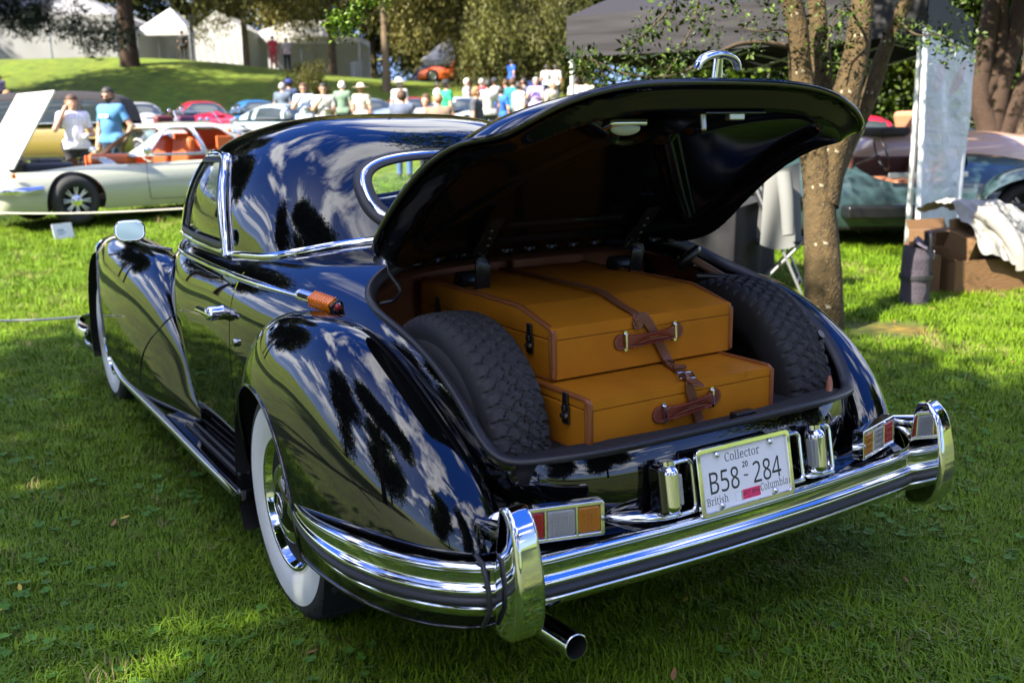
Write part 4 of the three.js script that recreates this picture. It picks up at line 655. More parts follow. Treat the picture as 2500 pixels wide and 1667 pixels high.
for (const s of [-1, 1]) {
  const g = base('spare_wheel', [s * 0.512, 0.585, 0.42]); g.rotation.set(0.35, s * -0.02, s * 0.03, 'YXZ');
  tag(g, s < 0 ? 'spare wheel with chunky black tread standing in the boot beside the suitcase latches' : 'spare wheel standing in the shadowed far corner of the boot beside the jack rods', 'spare wheel');
  mesh('tyre', tyreGeo(0.345, 0.178, 0.195, s < 0 ? 640 : 480, 72), M.tread, g);
  const w = lathe([[0.205, 0.080], [0.24, 0.0885], [0.275, 0.0895], [0.292, 0.087]], 80); w.rotateZ(s < 0 ? Math.PI / 2 : -Math.PI / 2); mesh('sidewall_band', w, std([0.085, 0.085, 0.088], 0.6), g);
  const r = lathe([[0.200, 0.074], [0.196, 0.082], [0.184, 0.07], [0.15, 0.045], [0.07, 0.05], [0, 0.05]], 48); r.rotateZ(s < 0 ? Math.PI / 2 : -Math.PI / 2); mesh('rim', r, M.satin, g);
}
{
  const g = base('car_jack', [0, 0, 0]); tag(g, 'black jack with a round hand knob and rods strapped beside the far spare wheel', 'car jack');
  const knob = new THREE.TorusGeometry(0.038, 0.015, 12, 28); mesh('hand_knob', [place(knob, 0.468, 0.975, 0.23, 0.9, 0.5), place(cyl(0.02, 0.02, 0.03, 16), 0.468, 0.975, 0.23, -0.7, 0.5)], M.blackMetal, g);
  mesh('screw_rod', [bar([0.475, 0.972, 0.24], [0.535, 0.905, 0.36], 0.013, 12)], std([0.16, 0.08, 0.04], 0.4), g);
  mesh('clamp', [bar([0.44, 0.925, 0.30], [0.56, 0.915, 0.37], 0.011, 10), bar([0.53, 0.91, 0.34], [0.53, 0.89, 0.42], 0.02, 10)], M.blackMetal, g);
  mesh('lever_rod', [bar([0.555, 0.892, 0.42], [0.578, 0.79, 0.62], 0.012, 12), bar([0.555, 0.905, 0.36], [0.552, 0.895, 0.42], 0.017, 12)], std([0.05, 0.05, 0.055], 0.35), g);
  mesh('foot', [rbox(0.03, 0.06, 0.05, 0.008).translate(0.575, 0.735, 0.68), bar([0.565, 0.75, 0.66], [0.575, 0.785, 0.70], 0.014, 10), bar([0.575, 0.70, 0.71], [0.555, 0.70, 0.73], 0.013, 12)], M.blackMetal, g);
}
// ================================================================ the ground: a lawn that rises into a bank
function landAB(a, b) {
  const t = b / Math.max(6, a), rise = 1.5 * sstep(6.5, 40, a) * lerp(1, 0.45, sstep(0.18, 0.36, t));
  const H = lerp(4.45, 2.7, sstep(-0.42, -0.03, t)) * lerp(1, 0.45, sstep(0.02, 0.3, t));
  const n = 0.10 * fbm(a * 0.09, b * 0.09, 2, 2) * sstep(6, 16, a);
  return rise + H * sstep(37, 58, a) + n;
}
const land = (x, z) => { const [a, b] = unplan(x, z); return landAB(Math.max(0, a), b); };
const onLand = (ahead, side) => { const [x, z] = plan(ahead, side); return [x, land(x, z), z]; };
{
  const n = 260, pos = [], uv = [], idx = [], col = [], warp = i => { const t = i / n * 2 - 1; return Math.sinh(t * 4.6) / Math.sinh(4.6) * 420; };
  for (let j = 0; j <= n; j++) for (let i = 0; i <= n; i++) { const a = warp(j) + 9, b = warp(i), [x, z] = plan(a, b), y = land(x, z); pos.push(x, y, z); uv.push(x / 5, z / 5); const k = 0.82 + 0.5 * fbm(x * 0.12, z * 0.12, 3, 3), w = fbm(x * 0.5, z * 0.5, 8, 3); const bare = 0.8 * sstep(0.45, 0.95, 0.92 - Math.hypot((x - 4.0) * 0.8, z + 1.6) + 0.5 * fbm(x * 2, z * 2, 31, 3)); const nearShade = lerp(0.42, 1, sstep(5, 17, Math.hypot(x - EYE.x, z - EYE.z))); const d = [lerp((0.95 + 0.3 * w) * k, 1.15, bare), lerp(k, 0.40, bare), lerp(k * (0.9 + 0.3 * w), 3.0, bare)].map(q => q * lerp(nearShade, 1, bare)); col.push(...d); }  // near turf colour darkened to put in the shade under the blades
  for (let j = 0; j < n; j++) for (let i = 0; i < n; i++) { const a = j * (n + 1) + i; idx.push(a, a + 1, a + n + 1, a + 1, a + n + 2, a + n + 1); }
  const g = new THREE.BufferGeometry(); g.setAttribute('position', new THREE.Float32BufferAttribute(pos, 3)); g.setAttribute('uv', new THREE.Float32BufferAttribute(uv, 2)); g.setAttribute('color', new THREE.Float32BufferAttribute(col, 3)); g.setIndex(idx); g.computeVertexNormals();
  if (g.attributes.normal.getY(Math.floor(pos.length / 6)) < 0) { for (let i = 0; i < idx.length; i += 3) { const t = idx[i + 1]; idx[i + 1] = idx[i + 2]; idx[i + 2] = t; } g.setIndex(idx); g.computeVertexNormals(); }
  const turf = dataTex(512, (x, y) => { const f = tileNoise(x, y, 70, 2), c = tileNoise(x, y, 9, 4, 6), k = 0.62 + 0.5 * f + 0.35 * c; return [0.60 * k + 0.05 * c, 0.70 * k, 0.05 * k]; }, true);
  const bump = dataTex(512, (x, y) => 0.5 + 0.5 * tileNoise(x, y, 110, 2) + 0.2 * tileNoise(x, y, 30, 2));
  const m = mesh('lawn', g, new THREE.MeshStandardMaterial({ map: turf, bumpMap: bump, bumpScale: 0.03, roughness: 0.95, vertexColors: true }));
  tag(m, 'mown green lawn rising into a bank behind the parked cars', 'lawn', null, 'structure');
}
// blades of grass: tufts, thick near the eye
function blades(seed, count, h, spread, wide) {
  const r = rng(seed), pos = [], nor = [], idx = [];
  for (let i = 0; i < count; i++) {
    const a = r() * 6.283, d = Math.sqrt(r()) * spread, x = Math.cos(a) * d, z = Math.sin(a) * d, hh = h * (0.55 + 0.75 * r()), la = r() * 6.283, lean = hh * (0.25 + 0.75 * r()), w = wide * (0.7 + 0.6 * r()), px = Math.cos(la + 1.57) * w, pz = Math.sin(la + 1.57) * w, lx = Math.cos(la) * lean, lz = Math.sin(la) * lean, k = pos.length / 3;
    pos.push(x - px, 0, z - pz, x + px, 0, z + pz, x + lx * 0.38 - px * 0.8, hh * 0.66, z + lz * 0.38 - pz * 0.8, x + lx * 0.38 + px * 0.8, hh * 0.66, z + lz * 0.38 + pz * 0.8, x + lx, hh * (1 - 0.25 * lean / hh), z + lz);
    const n = V(-Math.cos(la) * 0.5, 0.85, -Math.sin(la) * 0.5).normalize(); for (let q = 0; q < 5; q++) nor.push(n.x, n.y, n.z);
    idx.push(k, k + 1, k + 2, k + 1, k + 3, k + 2, k + 2, k + 3, k + 4);
  }
  const g = new THREE.BufferGeometry(); g.setAttribute('position', new THREE.Float32BufferAttribute(pos, 3)); g.setAttribute('normal', new THREE.Float32BufferAttribute(nor, 3)); g.setIndex(idx); return g;
}
{
  const mat = new THREE.MeshPhysicalMaterial({ color: C(1, 1, 1), roughness: 0.55, specularIntensity: 0.35, transmission: 0.35, thickness: 0, side: THREE.DoubleSide });
  const kinds = [blades(1, 11, 0.038, 0.035, 0.0016), blades(2, 9, 0.050, 0.045, 0.0018), blades(3, 14, 0.028, 0.04, 0.0017)];
  const r = rng(77), lists = [[], [], []], q = new THREE.Quaternion(), e = new THREE.Euler(), col = new THREE.Color();
  const bands = [[0.7, 3.2, 5200], [3.2, 5, 3600], [5, 8, 1500], [8, 13, 520], [13, 20, 170]];
  for (const [a0, a1, dens] of bands) {
    const area = 0.62 * (a1 * a1 - a0 * a0) + 0.6 * (a1 - a0), n = Math.round(area * dens);
    for (let i = 0; i < n; i++) {
      const a = Math.sqrt(lerp(a0 * a0, a1 * a1, r())), b = (r() * 2 - 1) * (0.62 * a + 0.3), [x, z] = plan(a, b);
      if (Math.abs(x) < 0.6 && z > -3.0 && z < 0.3) continue;
      const bare = Math.hypot((x - 4.0) * 0.8, z + 1.6); if (bare < 0.2 + 0.3 * r()) continue;
      const s = (0.75 + 0.6 * r()) * lerp(1, 1.9, sstep(4, 14, a)) * (0.85 + 0.5 * fbm(x * 1.3, z * 1.3, 4, 2));
      e.set((r() - 0.5) * 0.25, r() * 6.283, (r() - 0.5) * 0.25); q.setFromEuler(e);
      const k = Math.floor(r() * 3), dry = r() < 0.03 + 0.30 * sstep(0.22, 0.42, fbm(x * 0.9 + 7, z * 0.9, 15, 3)) ? 1 : 0, w = 0.5 + 0.5 * fbm(x * 0.7, z * 0.7, 12, 3), v = 0.75 + 0.5 * r();
      lists[k].push([x, land(x, z) - 0.003, z, q.x, q.y, q.z, q.w, s, dry ? 0.30 * v : (0.122 + 0.075 * w) * v, dry ? 0.25 * v : (0.240 + 0.06 * w) * v, dry ? 0.10 * v : 0.009 * v]);
    }
  }
  lists.forEach((l, k) => {
    const im = new THREE.InstancedMesh(kinds[k], mat, l.length), m4 = new THREE.Matrix4();
    l.forEach((t, i) => { m4.compose(V(t[0], t[1], t[2]), new THREE.Quaternion(t[3], t[4], t[5], t[6]), V(t[7], t[7], t[7])); im.setMatrixAt(i, m4); im.setColorAt(i, col.setRGB(t[8], t[9], t[10])); });
    im.name = numbered('grass'); im.castShadow = im.receiveShadow = true; scene.add(im);
    tag(im, ['fine blades of lawn grass around the black coupe', 'longer blades of lawn grass among the shorter ones', 'short clipped blades of lawn grass near the ground'][k], 'grass', null, 'stuff');
  });
  // clover and a few fallen leaves
  const cl = []; for (let i = 0; i < 3; i++) { const s = new THREE.Shape(); s.moveTo(0, 0); s.bezierCurveTo(0.012, 0.004, 0.012, 0.016, 0.003, 0.016); s.lineTo(0, 0.0145); s.lineTo(-0.003, 0.016); s.bezierCurveTo(-0.012, 0.016, -0.012, 0.004, 0, 0); const g = new THREE.ShapeGeometry(s, 3); g.rotateX(-Math.PI / 2 + 0.2); g.rotateY(i * 2.094); g.translate(0, 0.026, 0); cl.push(g); }
  const cg = merge(cl), N = 1300, im = new THREE.InstancedMesh(cg, mat, N), m4 = new THREE.Matrix4(); let k = 0;
  while (k < N) { const a = 1.2 + 4.2 * r(), b = (r() * 2 - 1) * 0.62 * a, [x, z] = plan(a, b); if (fbm(x * 1.1, z * 1.1, 20, 2) < 0.02 || (Math.abs(x) < 0.75 && z > -3 && z < 0.8)) { if (r() < 0.97) continue; } e.set((r() - 0.5) * 0.6, r() * 6.28, (r() - 0.5) * 0.6); m4.compose(V(x, land(x, z) + r() * 0.008, z), q.setFromEuler(e), V(1, 1, 1).multiplyScalar(0.7 + 0.6 * r())); im.setMatrixAt(k, m4); im.setColorAt(k, col.setRGB(0.085, 0.18 + 0.06 * r(), 0.022)); k++; }
  im.name = 'clover'; im.castShadow = im.receiveShadow = true; scene.add(im); tag(im, 'clover leaves scattered through the near lawn', 'clover', null, 'stuff');
  const ls = new THREE.Shape(); ls.moveTo(0, -0.02); ls.quadraticCurveTo(0.014, 0, 0, 0.024); ls.quadraticCurveTo(-0.014, 0, 0, -0.02); const lg = new THREE.ShapeGeometry(ls, 5); lg.rotateX(-Math.PI / 2); { const p = lg.attributes.position; for (let i = 0; i < p.count; i++) p.setY(i, 10 * p.getX(i) ** 2 + 4 * p.getZ(i) ** 2); lg.computeVertexNormals(); }
  const fm = std([1, 1, 1], 0.7, { side: THREE.DoubleSide }), fl = new THREE.InstancedMesh(lg, fm, 60); for (let i = 0; i < 60; i++) { const a = 1.6 + 7 * r(), b = (r() * 2 - 1) * 0.6 * a, [x, z] = plan(a, b); e.set((r() - 0.5) * 0.8, r() * 6.28, (r() - 0.5) * 0.8); m4.compose(V(x, land(x, z) + 0.034, z), q.setFromEuler(e), V(1, 1, 1).multiplyScalar(0.5 + 0.7 * r())); fl.setMatrixAt(i, m4); fl.setColorAt(i, r() < 0.6 ? col.setRGB(0.30, 0.13, 0.05) : col.setRGB(0.55, 0.40, 0.05)); }
  fl.name = 'fallen_leaves'; fl.castShadow = fl.receiveShadow = true; scene.add(fl); tag(fl, 'small brown and yellow fallen leaves lying on the lawn', 'leaves', null, 'stuff');
}
// ================================================================ trees
const leafMat = (o = {}) => new THREE.MeshPhysicalMaterial({ color: C(1, 1, 1), roughness: 0.5, specularIntensity: 0.4, transmission: 0.45, thickness: 0, side: THREE.DoubleSide, ...o });
const LEAF = leafMat();
function barkMat(dark, light, ru, rv, spots = 0) {
  const t = dataTex(256, (x, y) => { const f = 0.5 + 0.6 * tileNoise(x, y, 6, 3) + 0.5 * tileNoise(x, y * 1, 30, 2, 3), s = spots ? sstep(0.20, 0.30, tileNoise(x, y, 9, 3, 9)) * spots : 0, k = Math.max(0, Math.min(1, f)); return [0, 1, 2].map(c => lerp(lerp(dark[c], light[c], k), [0.62, 0.60, 0.50][c], s)); }, true);
  const b = dataTex(256, (x, y) => 0.5 + 0.5 * tileNoise(x, y, 10, 3, 1) + 0.4 * tileNoise(x, y, 34, 2, 3));
  return new THREE.MeshStandardMaterial({ map: rep(t, ru, rv), bumpMap: rep(b, ru, rv), bumpScale: 0.022, roughness: 0.9 });
}
const BARK = { dark: barkMat([0.15, 0.105, 0.075], [0.29, 0.215, 0.15], 2, 6), grey: barkMat([0.30, 0.25, 0.19], [0.56, 0.48, 0.38], 2, 6), lichen: barkMat([0.15, 0.115, 0.055], [0.42, 0.34, 0.19], 2, 5, 0.9) };
// one clump of leaves: a little spray of bent quads
function leafClump(seed, n, size, R, droop = 0, thin = 0.5) {
  const r = rng(seed), pos = [], nor = [], idx = [];
  for (let i = 0; i < n; i++) {
    const th = r() * 6.283, ph = Math.acos(2 * r() - 1), d = R * Math.cbrt(r()); let x = d * Math.sin(ph) * Math.cos(th), y = d * Math.cos(ph), z = d * Math.sin(ph) * Math.sin(th);
    if (droop) { y = -droop * r(); const k = R * (0.25 + 0.5 * r()); x = k * Math.cos(th); z = k * Math.sin(th); }
    const s = size * (0.65 + 0.7 * r()), D = V(r() - 0.5, droop ? -0.9 : (r() - 0.6), r() - 0.5).normalize(), S = V(r() - 0.5, (r() - 0.5) * 0.4, r() - 0.5).cross(D).normalize(), Nn = D.clone().cross(S).normalize();
    if (Nn.y < 0) Nn.negate(); const k = pos.length / 3, w = s * thin * 0.5, c = V(x, y, z);
    for (const [u, v, o] of [[0, 0, 0], [w, s * 0.45, 0.06 * s], [0, s, -0.05 * s], [-w, s * 0.45, 0.06 * s]]) { const p = c.clone().addScaledVector(S, u).addScaledVector(D, v).addScaledVector(Nn, o); pos.push(p.x, p.y, p.z); const m = Nn.clone().addScaledVector(S, u / w * 0.35 || 0).normalize(); nor.push(m.x, m.y, m.z); }
    idx.push(k, k + 1, k + 2, k, k + 2, k + 3);
  }
  const g = new THREE.BufferGeometry(); g.setAttribute('position', new THREE.Float32BufferAttribute(pos, 3)); g.setAttribute('normal', new THREE.Float32BufferAttribute(nor, 3)); g.setIndex(idx); return g;
}
const CLUMP = { broad: leafClump(11, 26, 0.16, 0.42), fine: leafClump(12, 34, 0.10, 0.38), weep: leafClump(13, 34, 0.13, 0.44, 0.85, 0.36), needle: leafClump(14, 46, 0.22, 0.42, 0, 0.16), twig: leafClump(15, 7, 0.042, 0.055, 0, 0.5) };
// blobs: [x, y, z, rx, ry, rz, share]; leaves gather in noisy sub-clumps near each blob's skin
function crown(parent, blobs, count, kind, c0, c1, scale, seed, keep = null) {
  const r = rng(seed), total = blobs.reduce((s, b) => s + b[3] * b[4] * b[5], 0), L = [];
  for (const [x, y, z, rx, ry, rz] of blobs) {
    const n = Math.round(count * rx * ry * rz / total);
    for (let i = 0; i < n; i++) {
      let p; for (let t = 0; t < 12; t++) { const th = r() * 6.283, ph = Math.acos(2 * r() - 1), d = Math.pow(r(), 0.42) * (0.85 + 0.3 * r()); p = [x + rx * d * Math.sin(ph) * Math.cos(th), y + ry * d * Math.cos(ph), z + rz * d * Math.sin(ph) * Math.sin(th)]; if (fbm(p[0] * 0.55 + seed, p[1] * 0.55, p[2] * 0.55, 3) > -0.10) break; }
      if (keep && !keep(p)) continue; L.push(p);
    }
  }
  const im = new THREE.InstancedMesh(CLUMP[kind], LEAF, L.length), m4 = new THREE.Matrix4(), q = new THREE.Quaternion(), e = new THREE.Euler(), col = new THREE.Color();
  L.forEach((p, i) => { const weep = kind === 'weep'; e.set(weep ? (r() - 0.5) * 0.3 : (r() - 0.5) * 1.6, r() * 6.283, weep ? (r() - 0.5) * 0.3 : (r() - 0.5) * 1.6); const s = scale * (0.7 + 0.7 * r()), t = Math.min(1, Math.max(0, 0.5 + 0.9 * fbm(p[0] * 0.3, p[1] * 0.3, p[2] * 0.3 + seed, 2) + (r() - 0.5) * 0.5)); m4.compose(V(...p), q.setFromEuler(e), V(s, s, s)); im.setMatrixAt(i, m4); im.setColorAt(i, col.setRGB(lerp(c0[0], c1[0], t), lerp(c0[1], c1[1], t), lerp(c0[2], c1[2], t))); });
  im.userData.kind = 'stuff'; im.name = 'crown'; im.castShadow = im.receiveShadow = true; parent.add(im); return im;
}
function limb(pts, r0, r1, seed = 1, seg = 12) {      // tapered, slightly knobbly branch
  const c = new THREE.CatmullRomCurve3(pts.map(p => V(...p)), false, 'centripetal'), n = Math.max(6, Math.round(c.getLength() / Math.max(0.05, r0 * 0.8))), m = Math.min(n, 70), fr = c.computeFrenetFrames(m), pos = [], uv = [], idx = [];
  for (let i = 0; i <= m; i++) { const p = c.getPointAt(i / m), r = lerp(r0, r1, Math.pow(i / m, 0.8)); for (let j = 0; j <= seg; j++) { const a = j / seg * 6.28318, q = r * (1 + 0.10 * fbm(Math.cos(a) * 1.5, Math.sin(a) * 1.5, i * 0.25 + seed, 2)); const v = p.clone().addScaledVector(fr.normals[i], Math.cos(a) * q).addScaledVector(fr.binormals[i], Math.sin(a) * q); pos.push(v.x, v.y, v.z); uv.push(j / seg, i / m * c.getLength() * 0.5); } }
  for (let i = 0; i < m; i++) for (let j = 0; j < seg; j++) { const a = i * (seg + 1) + j, b = a + seg + 1; idx.push(a, a + 1, b, a + 1, b + 1, b); }
  const g = new THREE.BufferGeometry(); g.setAttribute('position', new THREE.Float32BufferAttribute(pos, 3)); g.setAttribute('uv', new THREE.Float32BufferAttribute(uv, 2)); g.setIndex(idx); g.computeVertexNormals(); return g;
}
function bigTree(name, label, ahead, side, { h, r, kind = 'broad', c0, c1, count = 1800, scale = 1, seed = 1, trunkR = 0.25, bark = 'dark', clear = 0.25, blobs = null, lean = 0, group = null }) {
  const p = onLand(ahead, side), t = base(name, p, 0); tag(t, label, 'tree', group);
  const R = rng(seed * 91 + 5), limbs = [limb([[0, -0.2, 0], [lean * 0.3, h * 0.3, 0], [lean, h * 0.85, 0.1]], trunkR, trunkR * 0.25, seed)];
  for (let i = 0; i < 7; i++) { const a = R() * 6.283, y = h * (clear + 0.08 + 0.5 * R() * (1 - clear)), d = r * (0.5 + 0.4 * R()); limbs.push(limb([[lean * y / h, y, 0], [Math.cos(a) * d * 0.5, y + h * 0.06, Math.sin(a) * d * 0.5], [Math.cos(a) * d, y + h * (kind === 'weep' ? 0.02 : 0.14), Math.sin(a) * d]], trunkR * 0.38, trunkR * 0.08, seed + i, 7)); }
  mesh('trunk', limbs, BARK[bark], t);
  const B = blobs || (() => { const o = []; for (let i = 0; i < 9; i++) { const a = i / 9 * 6.283 + R(), d = r * (0.35 + 0.35 * R()), y = h * (clear + (1 - clear) * ((kind === 'weep' ? 0.06 : 0.14) + 0.70 * R())); o.push([Math.cos(a) * d, y, Math.sin(a) * d, r * (0.38 + 0.2 * R()), h * (1 - clear) * (0.17 + 0.1 * R()), r * (0.38 + 0.2 * R())]); } o.push([0, h * 0.86, 0, r * 0.5, h * 0.16, r * 0.5]); return o; })();
  crown(t, B, count, kind, c0, c1, scale, seed);
  return t;
}
const OLIVE = [[0.22, 0.205, 0.055], [0.50, 0.45, 0.135]], GREEN = [[0.04, 0.08, 0.012], [0.15, 0.24, 0.03]], DARK = [[0.014, 0.028, 0.010], [0.045, 0.078, 0.022]], BRIGHT = [[0.07, 0.13, 0.015], [0.20, 0.30, 0.03]];
// ---------------------------------------------------------------- the multi-stemmed tree beside the car
{
  const D = 6.75, o = onLand(6.72, 4.55); o[0] = 3.725; o[2] = -1.972; o[1] = land(o[0], o[2]);
  const t = base('multi_stem_tree', o); tag(t, 'grey spotted tree splitting into several stems, between the boot lid and the black canopy', 'tree');
  const P = (u, v, d) => survey(u, v, d).sub(V(...o)).toArray();
  const stems = [limb([[0.02, -0.15, 0], P(1893, 700, D), P(1888, 560, D), P(1880, 430, D), P(1872, 365, D), P(1852, 260, D), P(1838, 150, D), P(1832, 60, D - 0.05), P(1812, -20, D - 0.1), P(1770, -140, D - 0.3)], 0.150, 0.055, 4, 18),
    limb([P(1885, 470, D + 0.02), P(1905, 380, D + 0.03), P(1930, 300, D), P(1945, 215, D - 0.02), P(1968, 125, D), P(1978, 40, D + 0.05), P(1990, -60, D + 0.1), P(2010, -180, D + 0.2)], 0.125, 0.060, 5, 16),
    limb([P(1884, 460, D + 0.12), P(1890, 300, D + 0.25), P(1888, 180, D + 0.3), P(1880, 60, D + 0.3), P(1872, -60, D + 0.3)], 0.11, 0.06, 6, 14),
    limb([P(1905, 420, D + 0.15), P(1955, 310, D + 0.3), P(2000, 215, D + 0.3), P(2035, 110, D + 0.3), P(2085, 0, D + 0.25), P(2130, -90, D + 0.25)], 0.085, 0.040, 7, 12)];
  const trunk = mesh('trunk', stems, BARK.lichen, t);
  const twigs = [[[1838, 112, D], [1760, 98, D - 0.1], [1690, 103, D - 0.2], [1610, 145, D - 0.3], [1550, 172, D - 0.4], [1490, 178, D - 0.5]], [[1838, 100, D], [1800, 70, D - 0.1], [1740, 72, D - 0.3], [1700, 62, D - 0.3]], [[1490, 178, D - 0.5], [1420, 165, D - 0.5], [1370, 140, D - 0.5], [1330, 128, D - 0.5]], [[1620, -60, D - 0.6], [1600, 20, D - 0.6], [1590, 60, D - 0.6], [1560, 120, D - 0.6], [1530, 170, D - 0.5]],
    [[1560, -80, D - 0.9], [1555, -10, D - 0.9], [1500, 60, D - 0.9], [1440, 110, D - 0.9]], [[1978, 60, D], [1940, 20, D - 0.3], [1910, 60, D - 0.3], [1900, 120, D - 0.3]], [[2060, 40, D + 0.25], [2110, 80, D], [2160, 80, D], [2200, 110, D]], [[1370, 140, D - 0.5], [1390, 175, D - 0.5], [1410, 190, D - 0.45]]];
  const tw = []; const r = rng(5), lp = [];
  twigs.forEach((w, k) => { const pts = w.map(([u, v, d]) => P(u, v, d)); tw.push(tube(pts, k ? 0.010 : 0.022, 6, 0.005)); const c = new THREE.CatmullRomCurve3(pts.map(p => V(...p))); const n = [30, 18, 34, 22, 26, 26, 40, 16][k]; for (let i = 0; i < n; i++) { const p = c.getPointAt(k === 0 ? 0.35 + 0.65 * r() : 0.12 + 0.88 * r()); const s = 0.05 + 0.10 * r(); lp.push([p.x + (r() - 0.5) * s * 2, p.y + (r() - 0.55) * s * 2, p.z + (r() - 0.5) * s * 2]); } });
  mesh('branch', tw, BARK.grey, t);
  const spray = (u, v, d, n, s) => { for (let i = 0; i < n * 0.5; i++) { const p = P(u, v, d); lp.push([p[0] + (r() + r() - 1) * s, p[1] + (r() + r() - 1) * s, p[2] + (r() + r() - 1) * s]); } };
  spray(1310, 135, D - 0.5, 26, 0.11); spray(1350, 160, D - 0.5, 22, 0.10); spray(1395, 190, D - 0.5, 14, 0.08); spray(1580, 10, D - 0.9, 40, 0.2); spray(1500, 65, D - 0.9, 22, 0.12); spray(1455, 100, D - 0.9, 20, 0.1); spray(1690, 20, D - 0.6, 26, 0.14); spray(1900, 60, D - 0.2, 50, 0.22); spray(1930, 120, D + 0.1, 60, 0.2); spray(2170, 85, D, 60, 0.22); spray(2230, 120, D, 22, 0.14); spray(1780, 5, D - 0.4, 24, 0.16); spray(1545, 150, D - 0.4, 26, 0.12); spray(1475, 170, D - 0.5, 20, 0.1); spray(1630, 85, D - 0.4, 18, 0.1);
  const im = new THREE.InstancedMesh(CLUMP.twig, LEAF, lp.length), m4 = new THREE.Matrix4(), q = new THREE.Quaternion(), e = new THREE.Euler(), col = new THREE.Color();
  lp.forEach((p, i) => { e.set(r() * 6, r() * 6, r() * 6); const s = 0.55 + 0.5 * r(); m4.compose(V(...p), q.setFromEuler(e), V(s, s, s)); im.setMatrixAt(i, m4); const k = r(); im.setColorAt(i, col.setRGB(0.07 + 0.10 * k, 0.13 + 0.13 * k, 0.02 + 0.02 * k)); });
  im.userData.kind = 'stuff'; im.name = 'leaves'; im.castShadow = im.receiveShadow = true; t.add(im);
  crown(t, [[0.2, 5.6, 0.2, 2.6, 1.3, 2.4], [1.6, 4.9, -0.8, 1.8, 0.9, 1.8], [-0.9, 5.2, -0.6, 1.6, 0.9, 1.6]], 700, 'fine', GREEN[0], GREEN[1], 0.9, 31);
}
// a leafy branch tip of another tree hanging into the top of the view
{
  const d = 7.5, o = survey(900, -260, d), t = base('hanging_branch', o.toArray()); tag(t, 'bright green leafy branch tip hanging in front of the weeping trees', 'branch');
  const P = (u, v, k = d) => survey(u, v, k).sub(o).toArray(), r = rng(8), lp = [];
  const lines = [[[905, -250], [900, -80], [860, 0], [830, 28], [785, 52]], [[830, 28], [815, 40], [805, 58]], [[860, 0], [840, 15], [800, 20]]];
  mesh('branch', lines.map((l, i) => tube(l.map(([u, v]) => P(u, v)), i ? 0.006 : 0.014, 6, 0.004)), BARK.dark, t);
  for (const [u, v, n, s] of [[775, 45, 36, 0.12], [810, 25, 34, 0.13], [840, 12, 26, 0.12], [765, 70, 14, 0.10], [790, 65, 14, 0.09], [865, -10, 20, 0.1]]) for (let i = 0; i < n; i++) { const p = P(u, v); lp.push([p[0] + (r() + r() - 1) * s, p[1] + (r() + r() - 1) * s, p[2] + (r() + r() - 1) * s]); }
  const im = new THREE.InstancedMesh(CLUMP.twig, LEAF, lp.length), m4 = new THREE.Matrix4(), q = new THREE.Quaternion(), e = new THREE.Euler(), col = new THREE.Color();
  lp.forEach((p, i) => { e.set(r() * 6, r() * 6, r() * 6); const s = 0.6 + 0.5 * r(); m4.compose(V(...p), q.setFromEuler(e), V(s, s, s)); im.setMatrixAt(i, m4); const k = r(); im.setColorAt(i, col.setRGB(0.10 + 0.12 * k, 0.20 + 0.16 * k, 0.02)); });
  im.userData.kind = 'stuff'; im.name = 'leaves'; im.castShadow = true; t.add(im);
}
// the tree whose crown, out of view on the left, throws the shade over the coupe
{
  const [a, b] = unplan(-9.8, -1.7);
  bigTree('shade_tree', 'tall leafy tree standing to the left of the black coupe and shading it', a, b, { h: 11, r: 4, kind: 'broad', c0: GREEN[0], c1: GREEN[1], count: 1850, scale: 1.05, seed: 3, trunkR: 0.3,
    blobs: [[2.3, 7.0, 0.0, 2.0, 1.4, 1.9], [1.7, 7.5, 1.7, 1.8, 1.2, 1.7], [1.8, 7.2, -1.4, 1.7, 1.1, 1.2], [3.3, 6.8, 1.4, 1.4, 1.0, 1.7], [3.5, 7.2, 2.7, 1.4, 1.0, 1.4], [1.6, 8.7, 0, 1.8, 1.3, 1.8], [1.5, 7.2, 3.1, 2.3, 1.1, 1.6], [3.2, 7.3, -0.8, 1.2, 0.9, 1.1]] });
}
// ---------------------------------------------------------------- trees on and beyond the bank
const S_ = (u, a) => (u - 1176) / 2239.6 * a;
for (const [a, b, h, lab] of [[35, -35, 22, 'tall dark tree beyond the left edge of the view, shading the bank'], [56, -47, 24, 'tall dark tree beyond the left edge, shading the marquee'], [28, -30, 17, 'dark tree beyond the left edge, shading the foot of the bank']]) bigTree('bank_tree', lab, a, b, { h, r: 5.5, kind: 'broad', c0: DARK[0], c1: DARK[1], count: 1500, scale: 1.9, seed: 130 + a, trunkR: 0.35, clear: 0.2 });
bigTree('conifer', 'dark conifer with a thick bare trunk in front of the white marquee', 52, S_(342, 52), { h: 17, r: 5, kind: 'needle', c0: DARK[0], c1: DARK[1], count: 1500, scale: 1.7, seed: 21, trunkR: 0.52,
  blobs: [[0, 13, 0, 5, 4, 5], [3, 9.5, 1, 3.0, 2.2, 3], [-4, 8.2, 2, 2.6, 1.6, 2.6], [3.0, 6.2, 2, 1.7, 2.0, 1.8], [-3.2, 10.5, -1, 3.2, 2.5, 3]] });
